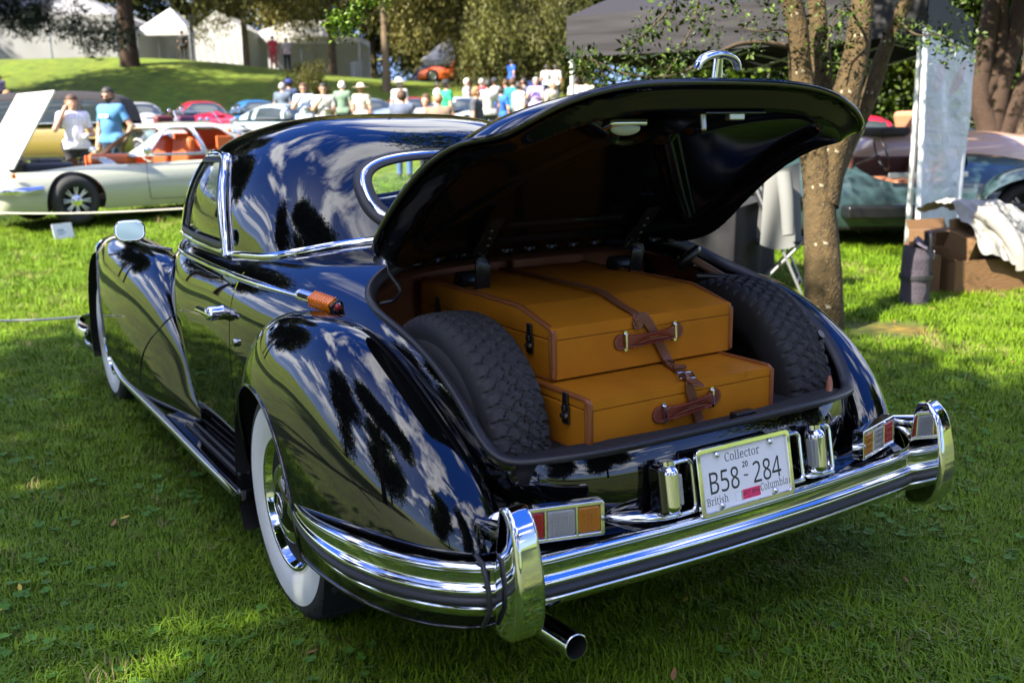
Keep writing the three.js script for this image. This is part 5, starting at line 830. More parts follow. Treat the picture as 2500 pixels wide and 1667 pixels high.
bigTree('spreading_conifer', 'dark conifer whose low drooping boughs hang in front of the marquee at far left', 38, S_(-150, 38), { h: 22, r: 6, kind: 'needle', c0: DARK[0], c1: DARK[1], count: 5200, scale: 1.05, seed: 22, trunkR: 0.5,
  blobs: [[2.8, 5.0, 0.6, 2.8, 0.6, 1.7], [5.0, 4.4, 1.6, 2.2, 0.52, 1.6], [6.7, 3.7, 2.6, 1.5, 0.45, 1.2], [2.8, 6.6, 1.2, 4.0, 0.8, 2.4], [0, 8.8, -1, 5.5, 1.4, 5], [1, 11, 0, 5.4, 1.8, 5.2], [0, 14, 0, 4.6, 2.4, 4.6], [0, 18, 0, 3.4, 3, 3.4]] });
bigTree('weeping_tree', 'yellowish weeping tree with a broad crown beside the gable of the white tent', 56, S_(600, 56), { h: 14, r: 4.2, kind: 'weep', c0: OLIVE[0], c1: OLIVE[1], count: 1500, scale: 1.15, seed: 41, trunkR: 0.2, clear: 0.16, bark: 'grey', group: null });
bigTree('weeping_tree', 'small low weeping tree on a bare patch of the bank', 44, S_(735, 44), { h: 2.5, r: 1.45, kind: 'weep', c0: OLIVE[0], c1: [0.36, 0.35, 0.10], count: 620, scale: 0.7, seed: 42, trunkR: 0.08, clear: 0.0, bark: 'grey' });
bigTree('weeping_tree', 'weeping tree with a pale slim trunk near the middle of the bank', 50, S_(908, 50), { h: 13, r: 3.8, kind: 'weep', c0: OLIVE[0], c1: OLIVE[1], count: 1500, scale: 1.1, seed: 43, trunkR: 0.24, clear: 0.16, bark: 'grey' });
bigTree('weeping_tree', 'weeping tree with a thick dark trunk in front of the peaked white tent', 54, S_(1074, 54), { h: 15, r: 4.4, kind: 'weep', c0: [0.11, 0.11, 0.03], c1: OLIVE[1], count: 1800, scale: 1.15, seed: 44, trunkR: 0.36, clear: 0.14 });
bigTree('weeping_tree', 'dark drooping tree left of the black canopy', 50, S_(1220, 50), { h: 9.5, r: 3.2, kind: 'weep', c0: [0.08, 0.09, 0.025], c1: [0.33, 0.33, 0.09], count: 1450, scale: 1.05, seed: 45, trunkR: 0.22, clear: 0.05 });
bigTree('weeping_tree', 'tall weeping tree with an olive crown behind the tent roofs', 64, S_(790, 64), { h: 17, r: 5, kind: 'weep', c0: OLIVE[0], c1: OLIVE[1], count: 1900, scale: 1.4, seed: 46, trunkR: 0.3, clear: 0.3, bark: 'grey' });
bigTree('leafy_tree', 'bright yellow-green tree showing above the corner of the black canopy', 70, S_(1345, 70), { h: 16, r: 6, kind: 'broad', c0: [0.10, 0.12, 0.02], c1: [0.30, 0.31, 0.07], count: 1400, scale: 1.6, seed: 47, trunkR: 0.3, clear: 0.1 });
for (const [i, u, a, h, r, lab] of [[0, 60, 84, 26, 8, 'dark tree rising behind the left end of the marquee'], [1, 250, 88, 28, 8, 'dark tree rising behind the roof of the marquee'], [2, 450, 84, 28, 7, 'dark tall tree behind the gap between the white tents'], [3, 660, 90, 28, 8, 'dark tree behind the yellowish weeping tree'], [4, 880, 86, 26, 8, 'dark tree behind the pale-trunked weeping tree'], [5, 1000, 92, 28, 8, 'dark tree behind the peaked white tent'], [6, 1160, 84, 24, 7, 'dark tree far behind the crowd'], [7, 1330, 90, 22, 8, 'dark tree in the distance behind the yellow-green one'], [8, 1500, 60, 16, 6, 'green tree seen under the left half of the black canopy'], [9, 1720, 52, 14, 6, 'green tree seen between canopy and boot handle']])
  bigTree('background_tree', lab, a, S_(u, a), { h, r, kind: 'broad', c0: i < 8 ? [0.035, 0.05, 0.014] : GREEN[0], c1: i < 8 ? [0.24, 0.25, 0.07] : BRIGHT[1], count: 1300, scale: 2.6, seed: 60 + i, trunkR: 0.4, clear: 0.0 });
// right: hedge of trees beyond the canopy
for (const [i, u, a, h, r, lab, c] of [[0, 2040, 27, 8, 3.0, 'dense green tree behind the pale blue roadster', GREEN], [1, 2180, 25, 9, 3.2, 'green tree half hidden by the white banner', GREEN], [2, 2330, 24, 9, 3.2, 'sunlit green tree right of the white banner', BRIGHT], [3, 1900, 34, 10, 4, 'dark green tree behind the grey spotted trunk', DARK], [4, 2260, 32, 14, 5, 'tall dark tree above the right end of the canopy', DARK]])
  bigTree('leafy_tree', lab, a, S_(u, a), { h, r, kind: 'fine', c0: c[0], c1: c[1], count: 2000, scale: 1.35, seed: 80 + i, trunkR: 0.16, clear: 0.04 });
{ // twin-stemmed dark tree at the right edge
  const o = onLand(15.5, S_(2278, 15.5)), t = base('forked_tree', o); tag(t, 'dark forked tree with several trunks at the right edge of the view', 'tree');
  const P = (u, v, d = 15.5) => survey(u, v, d).sub(V(...o)).toArray();
  mesh('trunk', [limb([[0, -0.2, 0], P(2272, 300), P(2250, 220), P(2262, 120), P(2275, 40), P(2290, -60)], 0.22, 0.12, 3), limb([[0.05, -0.2, 0], P(2280, 300), P(2300, 200), P(2330, 90), P(2345, 10), P(2360, -80)], 0.2, 0.12, 4), limb([P(2290, 330), P(2325, 260), P(2350, 200), P(2400, 120)], 0.18, 0.1, 5), limb([P(2255, 230), P(2285, 180), P(2300, 110), P(2305, 0)], 0.13, 0.08, 6)], BARK.dark, t);
  crown(t, [[0.3, 5.2, 0, 2.6, 1.2, 2.4], [1.5, 3.9, 0.5, 1.0, 0.7, 1.2], [-1.6, 4.6, 0, 1.4, 0.7, 1.2]], 600, 'fine', GREEN[0], BRIGHT[1], 1.1, 93);
}
{ const o = onLand(20, S_(2345, 20)), t = base('pale_trunk_tree', o); tag(t, 'straight tree with a pale grey trunk behind the forked tree', 'tree'); mesh('trunk', limb([[0, -0.2, 0], [0.05, 4, 0], [0.1, 9, 0]], 0.24, 0.16, 9), BARK.grey, t); crown(t, [[0, 8.5, 0, 2.5, 1.8, 2.5]], 260, 'broad', GREEN[0], GREEN[1], 1.1, 94); }
// trees all round the lawn behind the eye: the paint and the chrome mirror them
for (const [i, a, b, h, r, c, lab] of [[0, -17, -9, 13, 5.5, GREEN, 'leafy tree behind the viewpoint, mirrored in the left of the bumper'], [1, -19, 3, 14, 5, DARK, 'dark tree behind the viewpoint, mirrored in the tail panel'], [2, -13, 12, 11, 4.5, GREEN, 'leafy tree behind the viewpoint on the right'], [3, 4, -24, 15, 4.5, DARK, 'dark tree left of the lawn, mirrored in the door'], [4, -6, -21, 14, 6, GREEN, 'leafy tree left of the lawn, mirrored in the rear fender'], [6, 3, 17, 12, 4.5, GREEN, 'leafy tree on the lawn far to the right of the coupe']])
  bigTree('surrounding_tree', lab, a, b, { h, r, kind: 'broad', c0: c[0], c1: c[1], count: 2200, scale: 1.5, seed: 110 + i, trunkR: 0.25, clear: 0.06 });
// ================================================================ other cars
const glassDark = new THREE.MeshPhysicalMaterial({ color: C(0.03, 0.04, 0.045), roughness: 0.03, ior: 1.5 });
const paintOf = (c, o = {}) => new THREE.MeshPhysicalMaterial({ color: C(...c), roughness: 0.35, clearcoat: 1, clearcoatRoughness: 0.04, ...o });
const tyreM = std([0.022, 0.022, 0.022], 0.75);
// rows: [z, top, half width]; nose at -z. The shell is cut for wheel arches and, if asked, for a cockpit or an engine bay.
function carShell(rows, { sill = 0.22, n = 3.6, arches = [], cut = null, nu = 60, nv = 90 }) {
  const T = [0]; for (let i = 1; i < rows.length; i++) T.push(T[i - 1] + Math.hypot(rows[i][0] - rows[i - 1][0], rows[i][1] - rows[i - 1][1]) + 1e-4);
  const f = [0, 1, 2].map(k => cubic(T, rows.map(r => r[k]))), nn = rows[0].length > 3 ? cubic(T, rows.map(r => r[3])) : () => n;
  const S = (a, v) => { const z = f[0](v), y = f[1](v), W = Math.max(0.02, f[2](v)), e = nn(v), t = a * Math.PI / 2, s = Math.sin(t), c = Math.cos(t), r = Math.pow(Math.pow(Math.abs(s), e) + Math.pow(Math.max(0, c), e), -1 / e), d = Math.min(1, 1 - r * c), low = Math.max(0, d - 0.55); return [W * r * s * (1 - 0.10 * low * low * 5), y - (y - sill) * d, z]; };
  const keep = p => { let k = 1; for (const [zc, yc, R] of arches) if (Math.abs(p[0]) > 0.4) k = Math.min(k, Math.hypot(p[2] - zc, p[1] - yc) - R); if (cut) k = Math.min(k, cut(p)); return k; };
  const g = patch(S, -1, 1, nu, 0, T[T.length - 1], nv, { keep }); g.S = S; return g;
}
function roadWheel(parent, x, y, z, R, w, style, rimM) {
  const g = new THREE.Group(); g.name = 'wheel'; g.position.set(x, y, z); parent.add(g); const s = Math.sign(x);
  const ty = new THREE.TorusGeometry(R - w * 0.42, w * 0.42, 12, 40); ty.rotateY(Math.PI / 2); ty.scale(1.15, 1, 1); mesh('tyre', ty, tyreM, g);
  const rot = q => { q.rotateZ(s < 0 ? Math.PI / 2 : -Math.PI / 2); return q; }, r = R - w * 0.72;
  mesh('rim', rot(lathe([[r + 0.015, w * 0.1], [r + 0.012, w * 0.42], [r - 0.012, w * 0.40], [r - 0.03, w * 0.1], [0, w * 0.05]], 36)), style === 'spokes' ? M.under : rimM, g);
  if (style === 'spokes') for (let i = 0; i < 8; i++) for (const k of [-0.11, 0.11]) { const a = i / 8 * 6.283 + k; mesh('spoke', bar([s * w * 0.32, 0.03 * Math.cos(a - k), 0.03 * Math.sin(a - k)], [s * w * 0.36, r * Math.cos(a), r * Math.sin(a)], 0.012, 6), rimM, g); }
  mesh('hubcap', rot(lathe([[r * 0.45, w * 0.30], [r * 0.3, w * 0.42], [0, w * 0.46]], 24)), M.chrome, g);
}
function wheelsFor(g, zs, x, R, w, style = 'disc', rimM = M.satin, sides = [-1, 1]) { for (const z of zs) for (const s of sides) roadWheel(g, s * x, R, z, R, w, style, rimM); }
// cabin as a glass house: dark glass with painted roof and pillars
function glassHouse(g, rows, { base: yb, roofM, n = 3, pillars, roofDrop = 0.24, glass = glassDark, nu = 44, nv = 50, inset = 0.10 }) {
  const T = [0]; for (let i = 1; i < rows.length; i++) T.push(T[i - 1] + Math.hypot(rows[i][0] - rows[i - 1][0], rows[i][1] - rows[i - 1][1]));
  const f = [0, 1, 2].map(k => cubic(T, rows.map(r => r[k])));
  const S = off => (a, v) => { const z = f[0](v), y = f[1](v), W = f[2](v), t = a * Math.PI / 2, s = Math.sin(t), c = Math.cos(t), r = Math.pow(Math.pow(Math.abs(s), n) + Math.pow(Math.max(0, c), n), -1 / n), d = Math.min(1, 1 - r * c); return [(W - off) * r * s * (1 - inset * (1 - d)), y - off - Math.max(0.02, y - yb) * d, z]; };
  const drop = p => p; const L = T[T.length - 1];
  const roofed = (p, a, v) => { const k = (f[1](v) - p[1]) / Math.max(0.05, f[1](v) - yb); let q = roofDrop - k; const [w0, w1] = pillars.roof; q = Math.min(q, Math.min(p[2] - w0, w1 - p[2]) * 2); for (const [z, slope, w] of pillars.posts) if (Math.abs(a) > 0.4) q = Math.max(q, w - Math.abs(p[2] - z - slope * (p[1] - yb))); return Math.max(q, 0.05 - k < 0 ? -1 : -1); };
  mesh('window_glass', patch(S(0.008), -1, 1, nu, 0.01, L - 0.01, nv), glass, g);
  mesh('roof', patch(S(0), -1, 1, nu * 2, 0.01, L - 0.01, nv * 2, { keep: roofed }), roofM, g);
}
function placeCar(name, label, ahead, side, heading, group) { const p = onLand(ahead, side), g = base(name, p); g.rotation.y = heading; tag(g, label, 'car', group); return g; }
// heading: the direction of the nose given in plan (ahead, side)
const nose = (fa, fs) => { const dx = 0.5244 * fa + 0.8515 * fs, dz = -0.8515 * fa + 0.5244 * fs; return Math.atan2(-dx, -dz); };

// ---------------------------------------------------------------- white coupe, bonnet open, on the left
{
  const W = paintOf([0.44, 0.455, 0.345]), g = placeCar('white_coupe', 'cream white low coupe with its bonnet tipped open and orange seats', 15.1, -5.55, nose(-0.72, -0.69));
  const rows = [[-2.42, 0.42, 0.40, 3], [-2.40, 0.62, 0.62, 4], [-2.30, 0.76, 0.76, 4], [-2.0, 0.84, 0.84, 3.4], [-1.45, 0.885, 0.87, 3.2], [-0.85, 0.90, 0.875, 3.6], [0, 0.90, 0.875, 4], [0.8, 0.915, 0.875, 4], [1.4, 0.93, 0.87, 3.6], [2.0, 0.90, 0.82, 3.6], [2.35, 0.80, 0.74, 4], [2.46, 0.55, 0.62, 4], [2.47, 0.40, 0.5, 4]];
  const bay = p => p[1] < 0.70 ? 1 : Math.max(Math.abs(p[0]) / 0.66 - 1, Math.abs(p[2] + 1.55) / 0.62 - 1);
  const cockpit = p => p[1] < 0.80 ? 1 : Math.max(Math.abs(p[0]) / 0.70 - 1, Math.abs(p[2] - 0.30) / 1.05 - 1);
  mesh('body', carShell(rows, { sill: 0.20, arches: [[-1.42, 0.33, 0.40], [1.35, 0.33, 0.38]], cut: p => Math.max(-1, Math.min(bay(p), cockpit(p))), nu: 90, nv: 150 }), W, g);
  mesh('engine_bay', [rbox(1.30, 0.06, 1.25, 0.02).translate(0, 0.66, -1.55), rbox(0.5, 0.22, 0.7, 0.06).translate(0, 0.74, -1.5), rbox(0.34, 0.08, 0.34, 0.06).translate(0, 0.86, -1.45)], std([0.05, 0.05, 0.055], 0.5), g);
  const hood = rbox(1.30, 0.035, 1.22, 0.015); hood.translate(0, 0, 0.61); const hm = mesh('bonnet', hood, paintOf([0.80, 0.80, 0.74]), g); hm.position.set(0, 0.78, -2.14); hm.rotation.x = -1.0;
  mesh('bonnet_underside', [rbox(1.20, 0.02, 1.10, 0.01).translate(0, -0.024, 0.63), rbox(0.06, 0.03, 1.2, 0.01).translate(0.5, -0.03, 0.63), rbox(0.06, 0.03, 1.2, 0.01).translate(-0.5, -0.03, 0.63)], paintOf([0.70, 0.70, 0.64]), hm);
  // greenhouse: clear glass with an orange cabin
  const kk = key([[0, 0.90], [0.12, 1.10], [0.26, 1.345], [0.36, 1.39], [0.55, 1.395], [0.72, 1.34], [0.88, 1.10], [1, 0.93]]);
  const roofS = (off) => (a, v) => { const z = lerp(-0.60, 1.95, v), k = kk(v), t = a * Math.PI / 2, s = Math.sin(t), c = Math.cos(t), n = 3.4, r = Math.pow(Math.pow(Math.abs(s), n) + Math.pow(Math.max(0, c), n), -1 / n), d = Math.min(1, 1 - r * c); return [(0.74 - off) * r * s * (0.80 + 0.20 * d), k - off - Math.max(0.01, k - 0.90) * d, z]; };
  const sidePoly = roundPoly([[-0.28, 0.925], [1.42, 0.935], [0.98, 1.31], [0.14, 1.30]], 0.02), side = (p) => Math.abs(p[0]) < 0.45 ? -1 : sidePoly(p[2], p[1]);
  const post = (p) => 0.030 - Math.abs(p[2] - 0.62 + 0.25 * (p[1] - 0.93)), wind = (p, v) => v > 0.25 ? -1 : Math.min(0.545 + 0.10 * (0.9 - p[1]) - Math.abs(p[0]), p[1] - 0.93, 1.305 - p[1]), back = (p, v) => v < 0.72 ? -1 : Math.min(0.56 - Math.abs(p[0]), p[1] - 0.96, 1.26 - p[1]);
  const open = (p, v) => Math.max(Math.min(side(p), -post(p)), wind(p, v), back(p, v));
  const rf = patch(roofS(0), -1, 1, 120, 0.02, 0.99, 140, { keep: (p, a, v) => -open(p, v) });
  mesh('roof', rf, W, g);
  for (const l of rf.loops.filter(l => l.closed)) mesh('window_trim', sweep(evenly(l, 0.03, 3), ring(0.012, 6)), M.chrome, g);
  for (const f of [wind, back]) mesh('window_glass', patch(roofS(0.01), -1, 1, 60, 0.02, 0.99, 70, { keep: (p, a, v) => f(p, v) }), new THREE.MeshPhysicalMaterial({ color: C(0.42, 0.55, 0.53), roughness: 0, transmission: 1, thickness: 0 }), g);
  const OR = std([0.62, 0.13, 0.03], 0.5);
  for (const s of [-1, 1]) { mesh('seat', [rbox(0.50, 0.18, 0.5, 0.06, 3).translate(s * 0.33, 0.58, 0.15), place(rbox(0.50, 0.62, 0.16, 0.07, 3), s * 0.33, 0.86, 0.46, 0.2), rbox(0.26, 0.14, 0.10, 0.05, 3).translate(s * 0.33, 1.13, 0.53)], OR, g); }
  mesh('cabin_trim', [rbox(1.35, 0.04, 1.9, 0.01).translate(0, 0.50, 0.4), rbox(0.04, 0.42, 1.9, 0.01).translate(0.70, 0.70, 0.35), rbox(1.25, 0.40, 0.14, 0.05).translate(0, 0.80, 1.05), rbox(1.25, 0.16, 0.2, 0.05).translate(0, 0.86, -0.5)], OR, g);
  mesh('rear_trim', [place(rbox(1.16, 0.42, 0.05, 0.02), 0, 1.08, 1.22, -0.35), rbox(0.04, 0.30, 0.45, 0.015).translate(0.60, 1.08, 1.05), rbox(0.04, 0.30, 0.45, 0.015).translate(-0.60, 1.02, 1.12)], OR, g);
  mesh('steering_wheel', [place(new THREE.TorusGeometry(0.19, 0.013, 8, 32), -0.33, 0.98, -0.16, -0.5)], std([0.55, 0.5, 0.42], 0.4), g);
  wheelsFor(g, [-1.42, 1.35], 0.76, 0.335, 0.20, 'spokes', std([0.62, 0.62, 0.58], 0.3, { metalness: 0.6 }));
  mesh('arch_liner', [-1.42, 1.35].map(z => rbox(1.5, 0.40, 0.72, 0.05).translate(0, 0.5, z)), M.under, g); mesh('chassis', rbox(1.4, 0.12, 4.2, 0.03).translate(0, 0.27, 0), M.under, g);
  for (const s of [-1, 1]) { mesh('headlight', [place(lathe([[0.10, 0], [0.095, 0.02], [0.07, 0.032], [0, 0.036]], 24), s * 0.55, 0.68, -2.40, -Math.PI / 2)], M.chrome, g); mesh('indicator', rbox(0.06, 0.06, 0.05, 0.01).translate(s * 0.79, 0.70, -2.20), std([0.75, 0.15, 0.03], 0.2), g);
    mesh('bumper', sweep(pathOf([[s * 0.25, 0.50, -2.47], [s * 0.62, 0.50, -2.45], [s * 0.80, 0.50, -2.30], [s * 0.865, 0.51, -2.0], [s * 0.875, 0.515, -1.86]], [0, 0.0, -1]), [[-0.045, -0.01], [-0.035, 0.03], [0.035, 0.03], [0.045, -0.01]]), M.chrome, g);
    mesh('door_mirror', [place(new THREE.SphereGeometry(0.06, 14, 10), s * 0.90, 0.985, -0.38), bar([s * 0.84, 0.91, -0.36], [s * 0.90, 0.97, -0.38], 0.012)], M.chrome, g);
    const seam = (z) => tube([[s * 0.878, 0.88, z], [s * 0.883, 0.6, z], [s * 0.87, 0.30, z + 0.03]], 0.004, 5); mesh('door_seam', [seam(-0.40), seam(0.80), tube([[s * 0.872, 0.30, -0.37], [s * 0.872, 0.29, 0.2], [s * 0.872, 0.30, 0.83]], 0.004, 5)], M.under, g); }
}
// ---------------------------------------------------------------- tall old olive saloon behind it
{
  const O = paintOf([0.25, 0.19, 0.045]), g = placeCar('vintage_saloon', 'tall olive yellow vintage car with a black fabric roof behind the white coupe', 21.5, -10.2, nose(-0.15, -0.99));
  mesh('body', carShell([[-2.5, 0.9, 0.30, 4], [-2.45, 1.02, 0.34, 4], [-1.4, 1.06, 0.46, 4], [-0.75, 1.08, 0.66, 5], [0.2, 1.10, 0.76, 6], [1.4, 1.10, 0.76, 6], [2.0, 1.05, 0.70, 5], [2.25, 0.75, 0.6, 4], [2.28, 0.6, 0.5, 4]], { sill: 0.42, nu: 40, nv: 60 }), O, g);
  glassHouse(g, [[-0.85, 1.10, 0.72], [-0.72, 1.4, 0.74], [-0.60, 1.66, 0.75], [-0.3, 1.735, 0.75], [0.6, 1.765, 0.76], [1.5, 1.73, 0.75], [1.95, 1.60, 0.72], [2.1, 1.12, 0.68]], { base: 1.08, roofM: std([0.02, 0.018, 0.022], 0.9), n: 5, pillars: { roof: [-0.80, 2.2], posts: [[-0.70, 0, 0.04], [0.30, 0, 0.045], [1.15, 0, 0.05], [1.8, 0, 0.30]] }, roofDrop: 0.27, inset: 0.04 });
  for (const s of [-1, 1]) { for (const z of [-1.85, 1.35]) { const f = pontoonSimple(z, s); mesh('fender', f, O, g); } mesh('running_board', rbox(0.30, 0.05, 2.0, 0.02).translate(s * 0.78, 0.36, -0.2), M.under, g); mesh('belt_trim', bar([s * 0.775, 1.085, -0.7], [s * 0.775, 1.09, 1.9], 0.014), M.chrome, g); mesh('headlight', place(lathe([[0.0, 0.12], [0.1, 0.06], [0.12, 0], [0.05, -0.14], [0, -0.16]], 20), s * 0.52, 0.88, -2.35, -Math.PI / 2), M.chrome, g); }
  wheelsFor(g, [-1.85, 1.35], 0.72, 0.38, 0.16, 'disc', O);
}
function pontoonSimple(zc, s) { return patch((t, u) => { const R = 0.50 + 0.0 * u, w = u * 2 - 1, drop = 0.09 * w * w; return [s * (0.74 + 0.16 * w), 0.36 + (R - drop) * Math.sin(t), zc + (R + 0.06) * Math.cos(t)]; }, -0.05, Math.PI + 0.35, 26, 0, 1, 8); }
// ---------------------------------------------------------------- sports cars in a row at the foot of the bank
function sportsCar(name, label, ahead, side, heading, color, { roof = true, roofColor = null, screen = false } = {}) {
  const P = paintOf(color), g = placeCar(name, label, ahead, side, heading, null);
  mesh('body', carShell([[-2.15, 0.40, 0.55, 4], [-2.12, 0.55, 0.72, 4], [-1.9, 0.70, 0.84, 3], [-1.3, 0.86, 0.88, 2.6], [-0.7, 0.86, 0.86, 2.8], [0, 0.86, 0.85, 3.2], [0.7, 0.90, 0.87, 3], [1.4, 0.90, 0.87, 2.8], [2.0, 0.78, 0.80, 3], [2.15, 0.60, 0.7, 4], [2.16, 0.42, 0.5, 4]], { sill: 0.18, arches: [[-1.28, 0.34, 0.37], [1.25, 0.34, 0.37]], nu: 50, nv: 80 }), P, g);
  mesh('bonnet_bulge', patch((a, v) => [a * 0.30 * (1 - 0.4 * v), 0.84 + 0.07 * Math.pow(1 - a * a, 0.5) * Math.sin(Math.PI * (0.15 + 0.8 * v)) - 0.10 * sstep(0.5, 1, v), lerp(-0.7, -1.9, v)], -1, 1, 16, 0, 1, 16), P, g);
  if (roof) glassHouse(g, [[-0.62, 0.86, 0.70], [-0.35, 1.02, 0.72], [-0.05, 1.19, 0.72], [0.3, 1.265, 0.72], [0.8, 1.24, 0.72], [1.3, 1.08, 0.68], [1.7, 0.90, 0.6]], { base: 0.84, roofM: roofColor ? paintOf(roofColor) : P, pillars: { roof: [-0.02, 1.15], posts: [[-0.20, 0.35, 0.045], [0.85, -0.2, 0.07], [1.25, 0, 0.18]] }, roofDrop: 0.30 });
  else {
    mesh('windscreen_frame', [bar([-0.62, 0.86, -0.35], [-0.56, 1.20, -0.08], 0.018), bar([0.62, 0.86, -0.35], [0.56, 1.20, -0.08], 0.018), bar([-0.56, 1.20, -0.08], [0.56, 1.20, -0.08], 0.018)], M.chrome, g);
    mesh('windscreen', patch((u, v) => [lerp(-0.62, 0.62, u) * lerp(1, 0.9, v), lerp(0.86, 1.2, v), lerp(-0.35, -0.08, v)], 0, 1, 4, 0, 1, 4), new THREE.MeshPhysicalMaterial({ color: C(0.8, 0.9, 0.9), transmission: 1, roughness: 0, thickness: 0 }), g);
    mesh('seat', [-1, 1].map(s => rbox(0.5, 0.42, 0.2, 0.08, 3).translate(s * 0.32, 0.92, 0.62)), std([0.12, 0.02, 0.02], 0.5), g);
    mesh('cockpit', rbox(1.3, 0.03, 1.1, 0.01).translate(0, 0.885, 0.2), M.under, g);
  }
  wheelsFor(g, [-1.28, 1.25], 0.74, 0.33, 0.20);
  mesh('chassis', rbox(1.4, 0.14, 4.0, 0.03).translate(0, 0.25, 0), M.under, g);
  mesh('front_bumper', [-1, 1].map(s => sweep(pathOf([[s * 0.16, 0.46, -2.19], [s * 0.5, 0.46, -2.17], [s * 0.74, 0.46, -2.02]], [0, 0, -1]), ring(0.03, 8, 0.035))), M.chrome, g);
  mesh('grille', rbox(0.9, 0.11, 0.06, 0.03).translate(0, 0.36, -2.10), M.under, g);
  for (const s of [-1, 1]) { mesh('headlight', [0.42, 0.62].map(x => place(lathe([[0.085, 0], [0.08, 0.018], [0, 0.03]], 18), s * x, 0.62, -2.06, -Math.PI / 2)), M.chrome, g); mesh('wing_mirror', [new THREE.SphereGeometry(0.055, 10, 8).translate(s * 0.80, 0.98, -0.45), bar([s * 0.78, 0.86, -0.45], [s * 0.80, 0.96, -0.45], 0.01)], M.chrome, g); }
  return g;
}
const facing = nose(-0.86, 0.50);
sportsCar('silver_coupe', 'silver white sports coupe parked behind the two men at the foot of the bank', 31, S_(352, 31), facing, [0.42, 0.44, 0.48]);
sportsCar('red_coupe', 'dark red sports coupe with a pale windscreen, between the silver and the blue coupes', 32, S_(497, 32), facing, [0.42, 0.012, 0.03]);
sportsCar('blue_coupe', 'bright blue sports coupe at the foot of the bank', 33, S_(620, 33), facing, [0.025, 0.16, 0.42]);
sportsCar('silver_roadster', 'silver open roadster with a chrome windscreen frame, in front of the red coupe', 23.5, S_(468, 23.5), nose(-0.55, 0.83), [0.26, 0.28, 0.30], { roof: false });
sportsCar('pale_roadster', 'pale blue car whose windscreen shows just above the black roof', 27, S_(700, 27), nose(-0.5, 0.86), [0.28, 0.36, 0.42]);
sportsCar('dark_blue_coupe', 'slate blue coupe behind the woman in the straw hat', 31, S_(872, 31), facing, [0.20, 0.27, 0.38]);
sportsCar('maroon_coupe', 'crimson coupe beside the man in the white sun hat', 31, S_(968, 31), facing, [0.38, 0.02, 0.045]);
sportsCar('grey_blue_coupe', 'light grey blue coupe behind the green polo shirt', 30, S_(1085, 30), facing, [0.40, 0.46, 0.56]);
sportsCar('teal_coupe', 'small teal car at the right end of the crowd', 36, S_(1190, 36), facing, [0.05, 0.22, 0.26]);
sportsCar('cobalt_car', 'cobalt blue car parked on the bank under the peaked white tent', 64, S_(1000, 64), nose(-1, 0.25), [0.02, 0.10, 0.50]);
sportsCar('orange_car', 'orange car parked behind the dark tree trunk on the bank', 58, S_(1062, 58), nose(0, -1), [0.75, 0.13, 0.02]);
